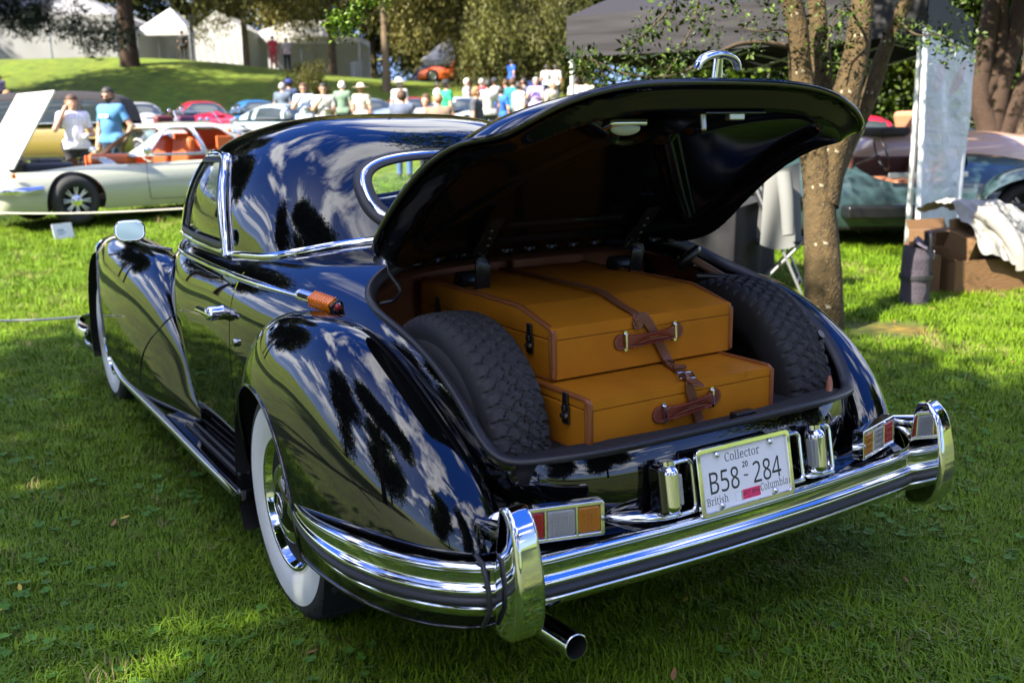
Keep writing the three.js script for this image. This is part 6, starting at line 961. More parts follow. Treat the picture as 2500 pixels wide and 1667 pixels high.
// ---------------------------------------------------------------- pale blue open tourer on the right
{
  const B = paintOf([0.032, 0.064, 0.072]), g = placeCar('blue_roadster', 'pale blue grey open roadster with brown seats, behind the white banner', 11.6, 4.15, nose(0.05, -1));
  const rows = [[-2.6, 0.62, 0.42, 3], [-2.5, 0.80, 0.58, 3], [-2.0, 0.93, 0.72, 3], [-1.2, 1.0, 0.80, 3], [-0.4, 1.04, 0.84, 3], [0.3, 1.04, 0.84, 3], [1.0, 1.02, 0.84, 2.8], [1.6, 0.96, 0.80, 2.6], [2.2, 0.80, 0.68, 2.6], [2.55, 0.56, 0.5, 2.8], [2.6, 0.42, 0.3, 3]];
  const pit = p => p[1] < 0.62 ? 1 : Math.sqrt((p[0] / 0.95) ** 2 * 0.0 + ((p[2] - 0.35) / 0.68) ** 2 + ((Math.max(0, 1.04 - p[1])) / 0.34) ** 2) - 1;
  mesh('body', carShell(rows, { sill: 0.24, arches: [[-1.45, 0.36, 0.45]], cut: pit, nu: 90, nv: 140 }), B, g);
  mesh('cockpit_trim', [rbox(1.4, 0.04, 1.3, 0.02).translate(0, 0.56, 0.35), rbox(1.35, 0.5, 0.05, 0.02).translate(0, 0.78, -0.32), rbox(0.05, 0.4, 1.3, 0.02).translate(0.66, 0.76, 0.35)], std([0.07, 0.022, 0.013], 0.5), g);
  for (const s of [-1, 1]) { mesh('seat', [place(rbox(0.5, 0.50, 0.16, 0.07, 3), s * 0.30, 0.84, 0.78, 0.35), rbox(0.5, 0.16, 0.5, 0.06, 3).translate(s * 0.30, 0.66, 0.45)], std([0.30, 0.12, 0.065], 0.5), g); }
  mesh('steering_wheel', [place(new THREE.TorusGeometry(0.19, 0.012, 8, 32), -0.30, 1.02, 0.12, -0.35), bar([-0.3, 1.0, 0.1], [-0.3, 0.85, -0.3], 0.015)], M.blackMetal, g);
  mesh('windscreen', [bar([-0.55, 1.02, -0.28], [-0.50, 1.30, -0.16], 0.014), bar([0.55, 1.02, -0.28], [0.50, 1.30, -0.16], 0.014), bar([-0.5, 1.30, -0.16], [0.5, 1.30, -0.16], 0.014), ...Array.from({ length: 5 }, (_, i) => bar([-0.4 + i * 0.2, 1.03, -0.3], [-0.4 + i * 0.2, 1.12, -0.24], 0.012))], M.chrome, g);
  for (const s of [-1, 1]) {
    mesh('running_board', rbox(0.34, 0.14, 1.9, 0.03).translate(s * 0.92, 0.42, 0.5), M.blackMetal, g);
    mesh('perforated_trim', rbox(0.03, 0.06, 0.85, 0.01).translate(s * 0.865, 0.80, 0.45), std([0.35, 0.36, 0.38], 0.4, { metalness: 0.8 }), g);
    mesh('step', rbox(0.10, 0.03, 0.42, 0.01).translate(s * 0.89, 0.48, 0.28), M.satin, g);
    mesh('fender', patch((t, u) => { const w = u * 2 - 1; return [s * (0.86 + 0.17 * w), 0.36 + (0.54 - 0.12 * w * w) * Math.sin(t), -1.45 + 0.62 * Math.cos(t)]; }, -0.1, Math.PI + 0.25, 30, 0, 1, 10), B, g);
    mesh('fender', patch((t, u) => { const w = u * 2 - 1; return [s * (0.84 + 0.17 * w), 0.36 + (0.52 - 0.12 * w * w) * Math.sin(t), 1.55 + 0.60 * Math.cos(t)]; }, -0.25, Math.PI + 0.1, 30, 0, 1, 10), B, g);
    mesh('headlight', place(lathe([[0, 0.1], [0.1, 0.06], [0.12, 0], [0.05, -0.12], [0, -0.14]], 20), s * 0.5, 0.86, -2.55, -Math.PI / 2), M.chrome, g);
  }
  wheelsFor(g, [-1.45, 1.55], 0.80, 0.36, 0.17, 'spokes', M.satin); mesh('chassis', rbox(1.5, 0.2, 4.2, 0.03).translate(0, 0.30, 0), M.under, g);
}
{ // peach coloured car behind it
  const P = paintOf([0.55, 0.35, 0.25]), g = placeCar('peach_tourer', 'peach coloured open tourer with a raised tan hood, behind the pale blue roadster', 15.2, S_(2190, 15.2), nose(0.28, 0.96));
  mesh('body', carShell([[-2.4, 0.8, 0.35, 3], [-2.3, 1.0, 0.48, 3], [-1.2, 1.12, 0.62, 3.4], [-0.4, 1.17, 0.76, 4], [1.0, 1.17, 0.76, 4], [1.9, 1.12, 0.72, 4], [2.2, 0.85, 0.6, 4], [2.22, 0.7, 0.5, 4]], { sill: 0.4, nu: 40, nv: 60 }), P, g);
  mesh('seat_back', [place(rbox(1.2, 0.44, 0.14, 0.07, 3), 0, 1.28, 0.65, 0.25)], std([0.42, 0.20, 0.11], 0.5), g);
  mesh('folded_hood', rbox(1.3, 0.12, 0.5, 0.05, 3).translate(0, 1.20, 1.6), std([0.06, 0.05, 0.05], 0.9), g);
  for (const s of [-1, 1]) for (const z of [-1.7, 1.35]) mesh('fender', pontoonSimple(z, s), std([0.03, 0.025, 0.025], 0.3), g);
  wheelsFor(g, [-1.7, 1.35], 0.72, 0.38, 0.16, 'spokes', M.satin);
}
sportsCar('scarlet_car', 'scarlet car seen in the distance between the spotted tree and the roadster', 23, S_(2010, 23), nose(-0.2, 0.98), [0.60, 0.015, 0.05]);
{ const g = sportsCar('vermilion_car', 'orange red car with a black roof behind the peach tourer', 19.5, S_(2175, 19.5), nose(0.1, 1), [0.55, 0.05, 0.015], { roofColor: [0.015, 0.015, 0.017] }); }
// ================================================================ people
// a posed figure: joints with radii -> one smooth skin by marching a field of tapered capsules; clothes are shells over parts of it
function smin(a, b, k) { const h = Math.max(0, Math.min(1, 0.5 + 0.5 * (b - a) / k)); return lerp(b, a, h) - k * h * (1 - h); }
function field(bones, p) {
  let d = 9; for (const [a, b, ra, rb, k] of bones) { const ax = p[0] - a[0], ay = p[1] - a[1], az = p[2] - a[2], bx = b[0] - a[0], by = b[1] - a[1], bz = b[2] - a[2], t = Math.max(0, Math.min(1, (ax * bx + ay * by + az * bz) / (bx * bx + by * by + bz * bz + 1e-9))); const q = Math.hypot(ax - bx * t, ay - by * t, (az - bz * t)) - lerp(ra, rb, t); d = smin(d, q, k || 0.03); } return d;
}
function skinOf(bones, lo, hi, res) {
  const mc = new MarchingCubes(res, new THREE.MeshBasicMaterial(), false, false, 400000), sx = hi[0] - lo[0], sy = hi[1] - lo[1], sz = hi[2] - lo[2]; mc.isolation = 0;
  for (let k = 0; k < res; k++) for (let j = 0; j < res; j++) for (let i = 0; i < res; i++) mc.field[k * res * res + j * res + i] = -field(bones, [lo[0] + sx * i / res, lo[1] + sy * j / res, lo[2] + sz * k / res]);
  mc.update(); const n = mc.count, P = mc.positionArray.slice(0, n * 3), pos = new Float32Array(n * 3), nor = new Float32Array(n * 3), e = 0.004;
  for (let i = 0; i < n; i++) { const p = [lo[0] + (P[3 * i] + 1) / 2 * sx, lo[1] + (P[3 * i + 1] + 1) / 2 * sy, lo[2] + (P[3 * i + 2] + 1) / 2 * sz]; const g = V(field(bones, [p[0] + e, p[1], p[2]]) - field(bones, [p[0] - e, p[1], p[2]]), field(bones, [p[0], p[1] + e, p[2]]) - field(bones, [p[0], p[1] - e, p[2]]), field(bones, [p[0], p[1], p[2] + e]) - field(bones, [p[0], p[1], p[2] - e])).normalize(); pos.set(p, 3 * i); nor.set([g.x, g.y, g.z], 3 * i); }
  const g = new THREE.BufferGeometry(); g.setAttribute('position', new THREE.BufferAttribute(pos, 3)); g.setAttribute('normal', new THREE.BufferAttribute(nor, 3)); g.setAttribute('uv', new THREE.BufferAttribute(new Float32Array(n * 2), 2));
  for (let i = 0; i < n; i += 3) { const A = V().fromArray ? new THREE.Vector3().fromArray(pos, 3 * i) : 0, B = new THREE.Vector3().fromArray(pos, 3 * i + 3), Cc = new THREE.Vector3().fromArray(pos, 3 * i + 6), N = new THREE.Vector3().fromArray(nor, 3 * i); if (B.clone().sub(A).cross(Cc.clone().sub(A)).dot(N) < 0) for (const arr of [pos, nor]) for (let c = 0; c < 3; c++) { const t = arr[3 * i + 3 + c]; arr[3 * i + 3 + c] = arr[3 * i + 6 + c]; arr[3 * i + 6 + c] = t; } }
  return g;
}
function shell(g, pick, off) {                 // the chosen triangles, moved outwards
  const p = g.attributes.position.array, q = g.attributes.normal.array, P = [], N = [];
  for (let i = 0; i < p.length; i += 9) { const c = [(p[i] + p[i + 3] + p[i + 6]) / 3, (p[i + 1] + p[i + 4] + p[i + 7]) / 3, (p[i + 2] + p[i + 5] + p[i + 8]) / 3]; if (!pick(c)) continue; for (let k = 0; k < 9; k += 3) { const o = typeof off === 'function' ? off([p[i + k], p[i + k + 1], p[i + k + 2]]) : off; P.push(p[i + k] + q[i + k] * o, p[i + k + 1] + q[i + k + 1] * o, p[i + k + 2] + q[i + k + 2] * o); N.push(q[i + k], q[i + k + 1], q[i + k + 2]); } }
  const h = new THREE.BufferGeometry(); h.setAttribute('position', new THREE.Float32BufferAttribute(P, 3)); h.setAttribute('normal', new THREE.Float32BufferAttribute(N, 3)); return h;
}
// faces +z; arms: [elbow, wrist] per side (x > 0 is the figure's own left)
function figure({ sit = false, armR = [[-0.27, 1.12, -0.02], [-0.25, 0.88, 0.06]], armL = [[0.27, 1.12, -0.02], [0.25, 0.88, 0.06]], turn = 0, nod = 0, res = 84, belly = 0, stride = 0.06 }) {
  const B = [], H = sit ? -0.42 : 0, y = v => v + H;
  const hip = [[-0.10, y(0.93), 0], [0.10, y(0.93), 0]], sh = [[-0.185, y(1.435), -0.01], [0.185, y(1.435), -0.01]];
  B.push([[0, y(0.96), 0], [0, y(1.16), 0.015 + belly * 0.3], 0.135, 0.125 + belly, 0.07], [[0, y(1.16), 0.01 + belly * 0.3], [0, y(1.36), -0.005], 0.125 + belly * 0.6, 0.140, 0.07], [[-0.10, y(1.36), 0], [0.10, y(1.36), 0], 0.115, 0.115, 0.06], [hip[0], hip[1], 0.125, 0.125, 0.05], [sh[0], sh[1], 0.072, 0.072, 0.05], [[0, y(1.42), -0.015], [0, y(1.56), 0.005], 0.060, 0.052, 0.03]);
  const knee = s => sit ? [s * 0.13, 0.50, 0.42] : [s * 0.105, 0.50, 0.03 + (s > 0 ? stride : -stride * 0.4)], ank = s => sit ? [s * 0.13, 0.09, 0.40] : [s * 0.11, 0.09, s > 0 ? stride : -stride];
  for (const s of [-1, 1]) { const h = hip[(s + 1) / 2], k = knee(s), a = ank(s); B.push([h, k, 0.093, 0.062, 0.04], [k, a, 0.062, 0.043, 0.03], [[a[0], 0.045, a[2] - 0.04], [a[0] + s * 0.02, 0.035, a[2] + 0.15], 0.042, 0.036, 0.03]); }
  const arms = [[sh[0], armR, -1], [sh[1], armL, 1]];
  for (const [S, [e0, w0], s] of arms) { const e = [e0[0], e0[1] + H, e0[2]], w = [w0[0], w0[1] + H, w0[2]]; B.push([S, e, 0.056, 0.043, 0.03], [e, w, 0.042, 0.030, 0.02]); const d = V(...w).sub(V(...e)).normalize(), side = V(d.z, 0, -d.x).normalize(); if (!isFinite(side.x) || side.length() < 0.1) side.set(0, 0, 1); const pal = V(...w).addScaledVector(d, 0.07); B.push([w, pal.toArray(), 0.030, 0.032, 0.015]); for (let f = 0; f < 4; f++) { const o = side.clone().multiplyScalar((f - 1.5) * 0.018), b = pal.clone().add(o), l = [0.055, 0.068, 0.072, 0.06][f], m = b.clone().addScaledVector(d, l * 0.6), t = m.clone().addScaledVector(d, l * 0.4).add(V(-s * 0.012, 0, 0)); B.push([b.toArray(), m.toArray(), 0.0095, 0.009, 0.004], [m.toArray(), t.toArray(), 0.009, 0.007, 0.004]); } const th = V(...w).addScaledVector(d, 0.03).addScaledVector(side, 0.028); B.push([V(...w).addScaledVector(d, 0.015).toArray(), th.toArray(), 0.014, 0.012, 0.008], [th.toArray(), th.clone().addScaledVector(d, 0.04).addScaledVector(side, 0.01).toArray(), 0.011, 0.009, 0.006]); }
  const body = skinOf(B, [-0.62, -0.02, -0.36], [0.62, 1.98, 0.62], res);
  const hb = [[[0, 1.665, -0.012], [0, 1.70, 0.0], 0.088, 0.085, 0.04], [[0, 1.585, 0.045], [0, 1.63, 0.035], 0.052, 0.066, 0.04], [[0, 1.63, 0.098], [0, 1.662, 0.088], 0.014, 0.009, 0.012], [[-0.03, 1.675, 0.078], [0.03, 1.675, 0.078], 0.012, 0.012, 0.015], [[-0.016, 1.598, 0.090], [0.016, 1.598, 0.090], 0.008, 0.008, 0.008], [[-0.092, 1.64, -0.01], [-0.092, 1.675, -0.015], 0.013, 0.017, 0.006], [[0.092, 1.64, -0.01], [0.092, 1.675, -0.015], 0.013, 0.017, 0.006]];
  const head = skinOf(hb, [-0.14, 1.50, -0.14], [0.14, 1.82, 0.16], 56);
  const hair = shell(head, c => (c[2] < 0.015 || c[1] > 1.715) && c[1] > 1.60 + c[2] * 0.6 && Math.abs(c[0]) < 0.098, 0.012);
  const beard = shell(head, c => c[2] > 0.0 && c[1] < 1.618 && c[1] > 1.53, 0.006);
  const bend = g => { g.translate(0, -1.56, 0); g.rotateX(nod); g.rotateY(turn); g.translate(0, 1.56 + H, 0); return g; };
  [head, hair, beard].forEach(bend);
  const eye = [-1, 1].map(s => new THREE.SphereGeometry(0.011, 10, 8).translate(s * 0.031, 1.657, 0.082)).map(bend);
  const shades = [-1, 1].map(s => rbox(0.054, 0.036, 0.012, 0.006).translate(s * 0.031, 1.657, 0.096)).concat([bar([-0.06, 1.665, 0.094], [-0.098, 1.665, 0.0], 0.004, 6), bar([0.06, 1.665, 0.094], [0.098, 1.665, 0.0], 0.004, 6)]).map(bend);
  const sleeve = (c, k) => { for (const [S, [e0], s] of arms) { const e = [e0[0], e0[1] + H, e0[2]], ab = V(...e).sub(V(...S)), t = V(c[0], c[1], c[2]).sub(V(...S)).dot(ab) / ab.lengthSq(), near = V(...S).addScaledVector(ab, Math.max(0, Math.min(1, t))).distanceTo(V(...c)); if (Math.abs(c[0]) > 0.16 && near < 0.09 && t < k && t > -0.6 && s * c[0] > 0.1) return true; } return false; };
  const onArm = c => { for (const [S, [e0, w0], s] of arms) { for (const [p, q] of [[e0, w0]]) { const A = V(p[0], p[1] + H, p[2]), Bq = V(q[0], q[1] + H, q[2]), ab = Bq.clone().sub(A), t = Math.max(0, Math.min(1.9, V(...c).sub(A).dot(ab) / ab.lengthSq())); if (A.clone().addScaledVector(ab, t).distanceTo(V(...c)) < 0.068 && Math.abs(c[0]) > 0.12) return true; } } return false; };
  const torso = c => c[1] > y(0.90) && c[1] < y(1.505) && !onArm(c) && (Math.abs(c[0]) < 0.20 || sleeve(c, 0.62));
  const legs = c => c[1] < y(0.97) && c[1] > 0.085 && !onArm(c) && Math.abs(c[0]) < 0.26;
  return { body: merge([body, head]), hair, beard, eye, shades, H, shirt: shell(body, torso, c => 0.014 + 0.012 * sstep(y(1.2), y(0.92), c[1])), longSleeve: shell(body, c => onArm(c) && c[1] > 0 && !arms.some(([S, [e0, w0]]) => V(c[0], c[1] - H, c[2]).distanceTo(V(...w0)) < 0.06 || V(c[0], c[1] - H, c[2]).sub(V(...w0)).dot(V(...w0).sub(V(...e0))) > 0), 0.010), trousers: shell(body, legs, 0.013), shoes: shell(body, c => c[1] < 0.10, 0.008) };
}
const FIG = {
  stand: figure({}), phone: figure({ armR: [[-0.33, 1.22, 0.10], [-0.17, 1.52, 0.12]], armL: [[0.29, 1.13, 0.0], [0.12, 1.10, 0.25]], turn: 0.0, nod: 0.12, res: 100 }), akimbo: figure({ armR: [[-0.33, 1.15, -0.06], [-0.30, 0.90, 0.04]], armL: [[0.34, 1.15, -0.08], [0.26, 0.95, -0.02]], nod: 0.2, turn: 0.1, belly: 0.012, res: 100 }),
  reach: figure({ armR: [[-0.25, 1.18, 0.16], [-0.08, 1.38, 0.26]], armL: [[0.25, 1.14, 0.08], [0.12, 1.16, 0.28]], nod: 0.1 }), walk: figure({ stride: 0.2, armR: [[-0.26, 1.14, -0.12], [-0.25, 0.92, -0.06]], armL: [[0.26, 1.14, 0.10], [0.25, 0.94, 0.22]] }), sit: figure({ sit: true, armR: [[-0.26, 1.12, 0.06], [-0.14, 1.02, 0.28]], armL: [[0.26, 1.12, 0.06], [0.14, 1.02, 0.28]] }),
};
const SKIN = [std([0.50, 0.27, 0.18], 0.55), std([0.42, 0.21, 0.135], 0.55), std([0.25, 0.125, 0.075], 0.55)];
const cloth = (c, o = {}) => std(c, 0.85, o);
const HAIR = { brown: std([0.07, 0.035, 0.018], 0.7), dark: std([0.02, 0.016, 0.014], 0.6), grey: std([0.30, 0.29, 0.28], 0.7), fair: std([0.30, 0.17, 0.07], 0.7), white: std([0.65, 0.63, 0.60], 0.7) };
const clothCache = {}; const CL = c => clothCache[c.join()] ??= cloth(c);
function person(kind, label, ahead, side, look, { shirt, trousers = [0.03, 0.035, 0.05], hair = 'brown', skin = 0, hat = null, shades = false, beard = false, sleeves = false, h = 1, lift = 0, group = null, shirtMat = null } = {}) {
  const F = FIG[kind], p = onLand(ahead, side); p[1] += lift; const g = base('person', p); g.rotation.y = Math.atan2(0.5244 * look[0] + 0.8515 * look[1], -0.8515 * look[0] + 0.5244 * look[1]); g.scale.setScalar(h); tag(g, label, 'person', group);
  mesh('body', F.body, SKIN[skin], g); mesh('shirt', F.shirt, shirtMat || CL(shirt), g); if (sleeves) mesh('sleeve', F.longSleeve, shirtMat || CL(shirt), g); mesh('trousers', F.trousers, CL(trousers), g); mesh('shoes', F.shoes, CL([0.05, 0.03, 0.02]), g);
  if (hair) mesh('hair', F.hair, HAIR[hair], g); if (beard) mesh('beard', F.beard, HAIR.dark, g); mesh('eye', F.eye, M.blackMetal, g); if (shades) mesh('sunglasses', F.shades, M.blackMetal, g);
  if (hat) { const [c, brim0, crown_] = hat, brim = brim0 > 0.05 ? brim0 * 1.6 : brim0, y0 = 1.715 + F.H; const hg = lathe([[0, 0.115 * crown_], [0.06, 0.11 * crown_], [0.095, 0.075 * crown_], [0.108, 0.0], [0.112 + brim * 0.5, -0.006], [0.112 + brim, -0.018], [0.108 + brim * 0.5, -0.012], [0.100, -0.004]], 28); mesh('hat', hg.translate(0, y0, -0.012), CL(c), g); }
  return g;
}
const U = (u, a) => S_(u, a);
const TO = [-1, 0];                           // towards the eye
{
  const plaid = canvasTex(256, 256, (c, w, h) => { c.fillStyle = '#e8e6ec'; c.fillRect(0, 0, w, h); for (let i = 0; i < 8; i++) { c.fillStyle = i % 2 ? 'rgba(70,80,120,.45)' : 'rgba(110,110,130,.3)'; c.fillRect(i * 32 + 8, 0, 3, h); c.fillRect(0, i * 32 + 8, w, 3); } });
  const uvGeo = FIG.phone.shirt; { const p = uvGeo.attributes.position, uv = new Float32Array(p.count * 2); for (let i = 0; i < p.count; i++) { uv[2 * i] = (p.getX(i) + p.getZ(i) * 0.6) * 2.2; uv[2 * i + 1] = p.getY(i) * 2.2; } uvGeo.setAttribute('uv', new THREE.BufferAttribute(uv, 2)); }
  person('phone', 'man in a white checked shirt raising a hand to his ear behind the white coupe', 16.9, U(203, 16.9), [-0.75, 0.6], { shirtMat: std([1, 1, 1], 0.85, { map: plaid }), trousers: [0.03, 0.028, 0.035], hair: 'brown', h: 1.0 });
  const m = person('akimbo', 'bearded man in a blue T-shirt and sunglasses behind the white coupe', 17.6, U(288, 17.6), [-0.85, -0.35], { shirt: [0.07, 0.22, 0.42], trousers: [0.05, 0.07, 0.12], hair: 'dark', shades: true, beard: true, h: 1.06 });
  mesh('chest_print', place(rbox(0.20, 0.055, 0.006, 0.002), 0, 1.32, 0.165, -0.1), CL([0.45, 0.6, 0.72]), m);
  person('stand', 'fair haired boy looking over the black roof of the olive car', 24.5, U(62, 24.5), [-0.2, 1], { shirt: [0.45, 0.55, 0.68], hair: 'fair', h: 1.0 });
}
const CROWD = 'visitors standing among the parked cars';
const P_ = (k, l, u, a, look, o) => person(k, l, a, U(u, a), look, o);
P_('stand', 'man in slate grey shirt seen from behind, nearest the blue coupe', 675, 30, [1, 0.1], { shirt: [0.10, 0.13, 0.18], hair: 'grey' });
P_('stand', 'tall man in dark navy with a blue cap beside the slate shirt', 690, 31.5, [1, 0], { shirt: [0.03, 0.05, 0.11], hair: 'dark', hat: [[0.02, 0.03, 0.16], 0.03, 0.8], h: 1.05 });
P_('reach', 'man with sunglasses in a pale blue shirt facing the camera', 722, 25, TO, { shirt: [0.42, 0.50, 0.62], shades: true, hair: 'brown' });
P_('reach', 'dark haired man in a white shirt lifting a camera to his face', 766, 24, [-1, 0.1], { shirt: [0.44, 0.43, 0.40], hair: 'dark', shades: true });
P_('stand', 'white haired man in a grey green shirt turned away', 808, 29, [0.9, 0.2], { shirt: [0.14, 0.22, 0.15], hair: 'white' });
P_('stand', 'woman in a beige top and a wide straw hat', 850, 27, [1, 0.3], { shirt: [0.55, 0.47, 0.36], hat: [[0.72, 0.63, 0.45], 0.10, 0.9], hair: 'fair', h: 0.96 });
P_('stand', 'man in a white shirt and a white sun hat', 936, 28, [0.8, 0.5], { shirt: [0.44, 0.44, 0.45], hat: [[0.78, 0.74, 0.66], 0.09, 0.9], hair: 'grey', sleeves: true, h: 1.02 });
P_('stand', 'brown haired man whose head just shows above the roof of the black coupe', 940, 20, [1, 0], { shirt: [0.10, 0.12, 0.18], trousers: [0.07, 0.13, 0.27], hair: 'brown', h: 0.97 });
P_('stand', 'woman with brown hair peeking above the black roof, left of the bald man', 994, 19, [-1, -0.3], { shirt: [0.2, 0.2, 0.22], hair: 'brown', h: 0.93 });
P_('stand', 'bald man whose head shows just above the black roof', 1021, 18.5, [1, 0.2], { shirt: [0.2, 0.14, 0.1], hair: null, skin: 1, h: 0.95 });
P_('sit', 'person in a pale top sitting in a dark wheeled chair on the bank', 940, 40, [-0.5, 0.8], { shirt: [0.62, 0.60, 0.60], hair: 'grey' });
P_('walk', 'man in a pale blue shirt and jeans walking down the bank', 1020, 38, [0.3, 0.9], { shirt: [0.60, 0.66, 0.78], trousers: [0.05, 0.08, 0.15], hair: 'dark', sleeves: true });
P_('stand', 'person in a bright green polo shirt and a dark cap', 1040, 26.5, [0.5, 0.85], { shirt: [0.02, 0.42, 0.17], hat: [[0.02, 0.02, 0.02], 0.02, 0.8], hair: 'dark' });
P_('stand', 'grey haired man in a grey waistcoat over a white shirt', 1086, 34, [0.3, 0.9], { shirt: [0.24, 0.25, 0.29], hair: 'white', sleeves: false });
P_('stand', 'fair haired woman in a dark top close behind the black roof', 1106, 22, [-0.2, 1], { shirt: [0.06, 0.065, 0.085], hair: 'fair', h: 0.96 });
P_('stand', 'man in a crimson polo shirt in the middle of the crowd', 1119, 34, [0.9, 0.3], { shirt: [0.48, 0.02, 0.06], hair: 'grey' });
P_('stand', 'woman in a white blouse with dark hair seen from behind', 1133, 26, [1, -0.2], { shirt: [0.46, 0.45, 0.46], hair: 'dark' });
P_('stand', 'man in white with a dark cap behind the white blouse', 1148, 33, [1, 0.4], { shirt: [0.40, 0.40, 0.44], hat: [[0.03, 0.03, 0.04], 0.02, 0.8] });
P_('stand', 'child in a strong blue shirt in the crowd', 1162, 27, [0.8, 0.5], { shirt: [0.02, 0.13, 0.55], hair: 'dark', h: 0.88, trousers: [0.3, 0.25, 0.18] });
P_('stand', 'person in deep red at the back of the crowd', 1172, 36, [0.6, -0.5], { shirt: [0.50, 0.015, 0.03], hair: 'brown' });
P_('stand', 'person in a teal shirt with bare arms', 1188, 29, [0.9, 0.4], { shirt: [0.015, 0.16, 0.18], hair: 'brown', trousers: [0.03, 0.05, 0.06] });
P_('stand', 'woman in a sleeveless white dress at the edge of the lid', 1202, 26.5, [0.5, 0.8], { shirt: [0.72, 0.68, 0.66], hair: 'dark', trousers: [0.70, 0.66, 0.64], h: 0.95 });
P_('stand', 'man in a grey patterned shirt behind the teal shirt', 1213, 33, [0.5, -0.8], { shirt: [0.26, 0.26, 0.33], hair: 'dark' });
P_('reach', 'man in a lilac shirt with folded arms', 1240, 31, [-0.9, -0.3], { shirt: [0.47, 0.36, 0.70], hair: 'grey', sleeves: true });
P_('stand', 'white haired man beside the left post of the canopy', 1276, 27, [-0.6, 0.7], { shirt: [0.45, 0.40, 0.35], hair: 'white', h: 0.96 });
P_('stand', 'person in white far behind, left of the canopy post', 1264, 46, [0.8, 0.2], { shirt: [0.42, 0.43, 0.48], hair: 'dark' });
P_('stand', 'person in black and white next to the canopy post, far off', 1284, 46, [0.8, 0.4], { shirt: [0.55, 0.56, 0.62], hair: 'dark', trousers: [0.02, 0.02, 0.02] });
P_('stand', 'person in a pale shirt under the canopy edge', 1330, 33, [0.7, 0.2], { shirt: [0.65, 0.64, 0.68], hair: 'dark' });
P_('stand', 'woman in cream with dark hair under the canopy', 1352, 33, [0.9, 0.1], { shirt: [0.70, 0.62, 0.55], hair: 'dark' });
P_('walk', 'person in a bright blue shirt far back beside the blue bin', 1186, 48, [0.6, 0.6], { shirt: [0.02, 0.10, 0.55], hair: 'dark' });
P_('stand', 'person in red and blue in front of the long white tent', 660, 57, [-0.8, 0.3], { shirt: [0.75, 0.07, 0.10], hair: 'dark', trousers: [0.6, 0.1, 0.12] });
P_('stand', 'person in white and pink near the low weeping tree', 690, 58, [-0.8, 0.3], { shirt: [0.75, 0.6, 0.6], hair: 'dark' });
P_('stand', 'person in black standing between the white tents', 462, 59, [1, 0], { shirt: [0.015, 0.015, 0.018], hair: 'dark', trousers: [0.015, 0.015, 0.018], sleeves: true });
P_('sit', 'person in a blue top sitting on the bank at the far left', 20, 47, [-0.8, 0.5], { shirt: [0.12, 0.14, 0.35], hair: 'dark', lift: -0.35 });
P_('sit', 'person in black sitting on the bank, above the blue top', 27, 49.5, [-0.6, 0.7], { shirt: [0.03, 0.03, 0.035], hair: 'dark', lift: -0.35 });
P_('sit', 'child in a lilac top sitting on the bank beside the adults', 50, 47, [-0.9, 0.2], { shirt: [0.35, 0.30, 0.45], hair: 'dark', lift: -0.3, h: 0.8 });
// ================================================================ tents, canopy, furniture
const shadedWhiteCloth = new THREE.MeshPhysicalMaterial({ color: C(0.42, 0.42, 0.43), roughness: 0.8, transmission: 0.12, thickness: 0, side: THREE.DoubleSide });  // white tent cloth, greyed: the shade of trees is put into its colour
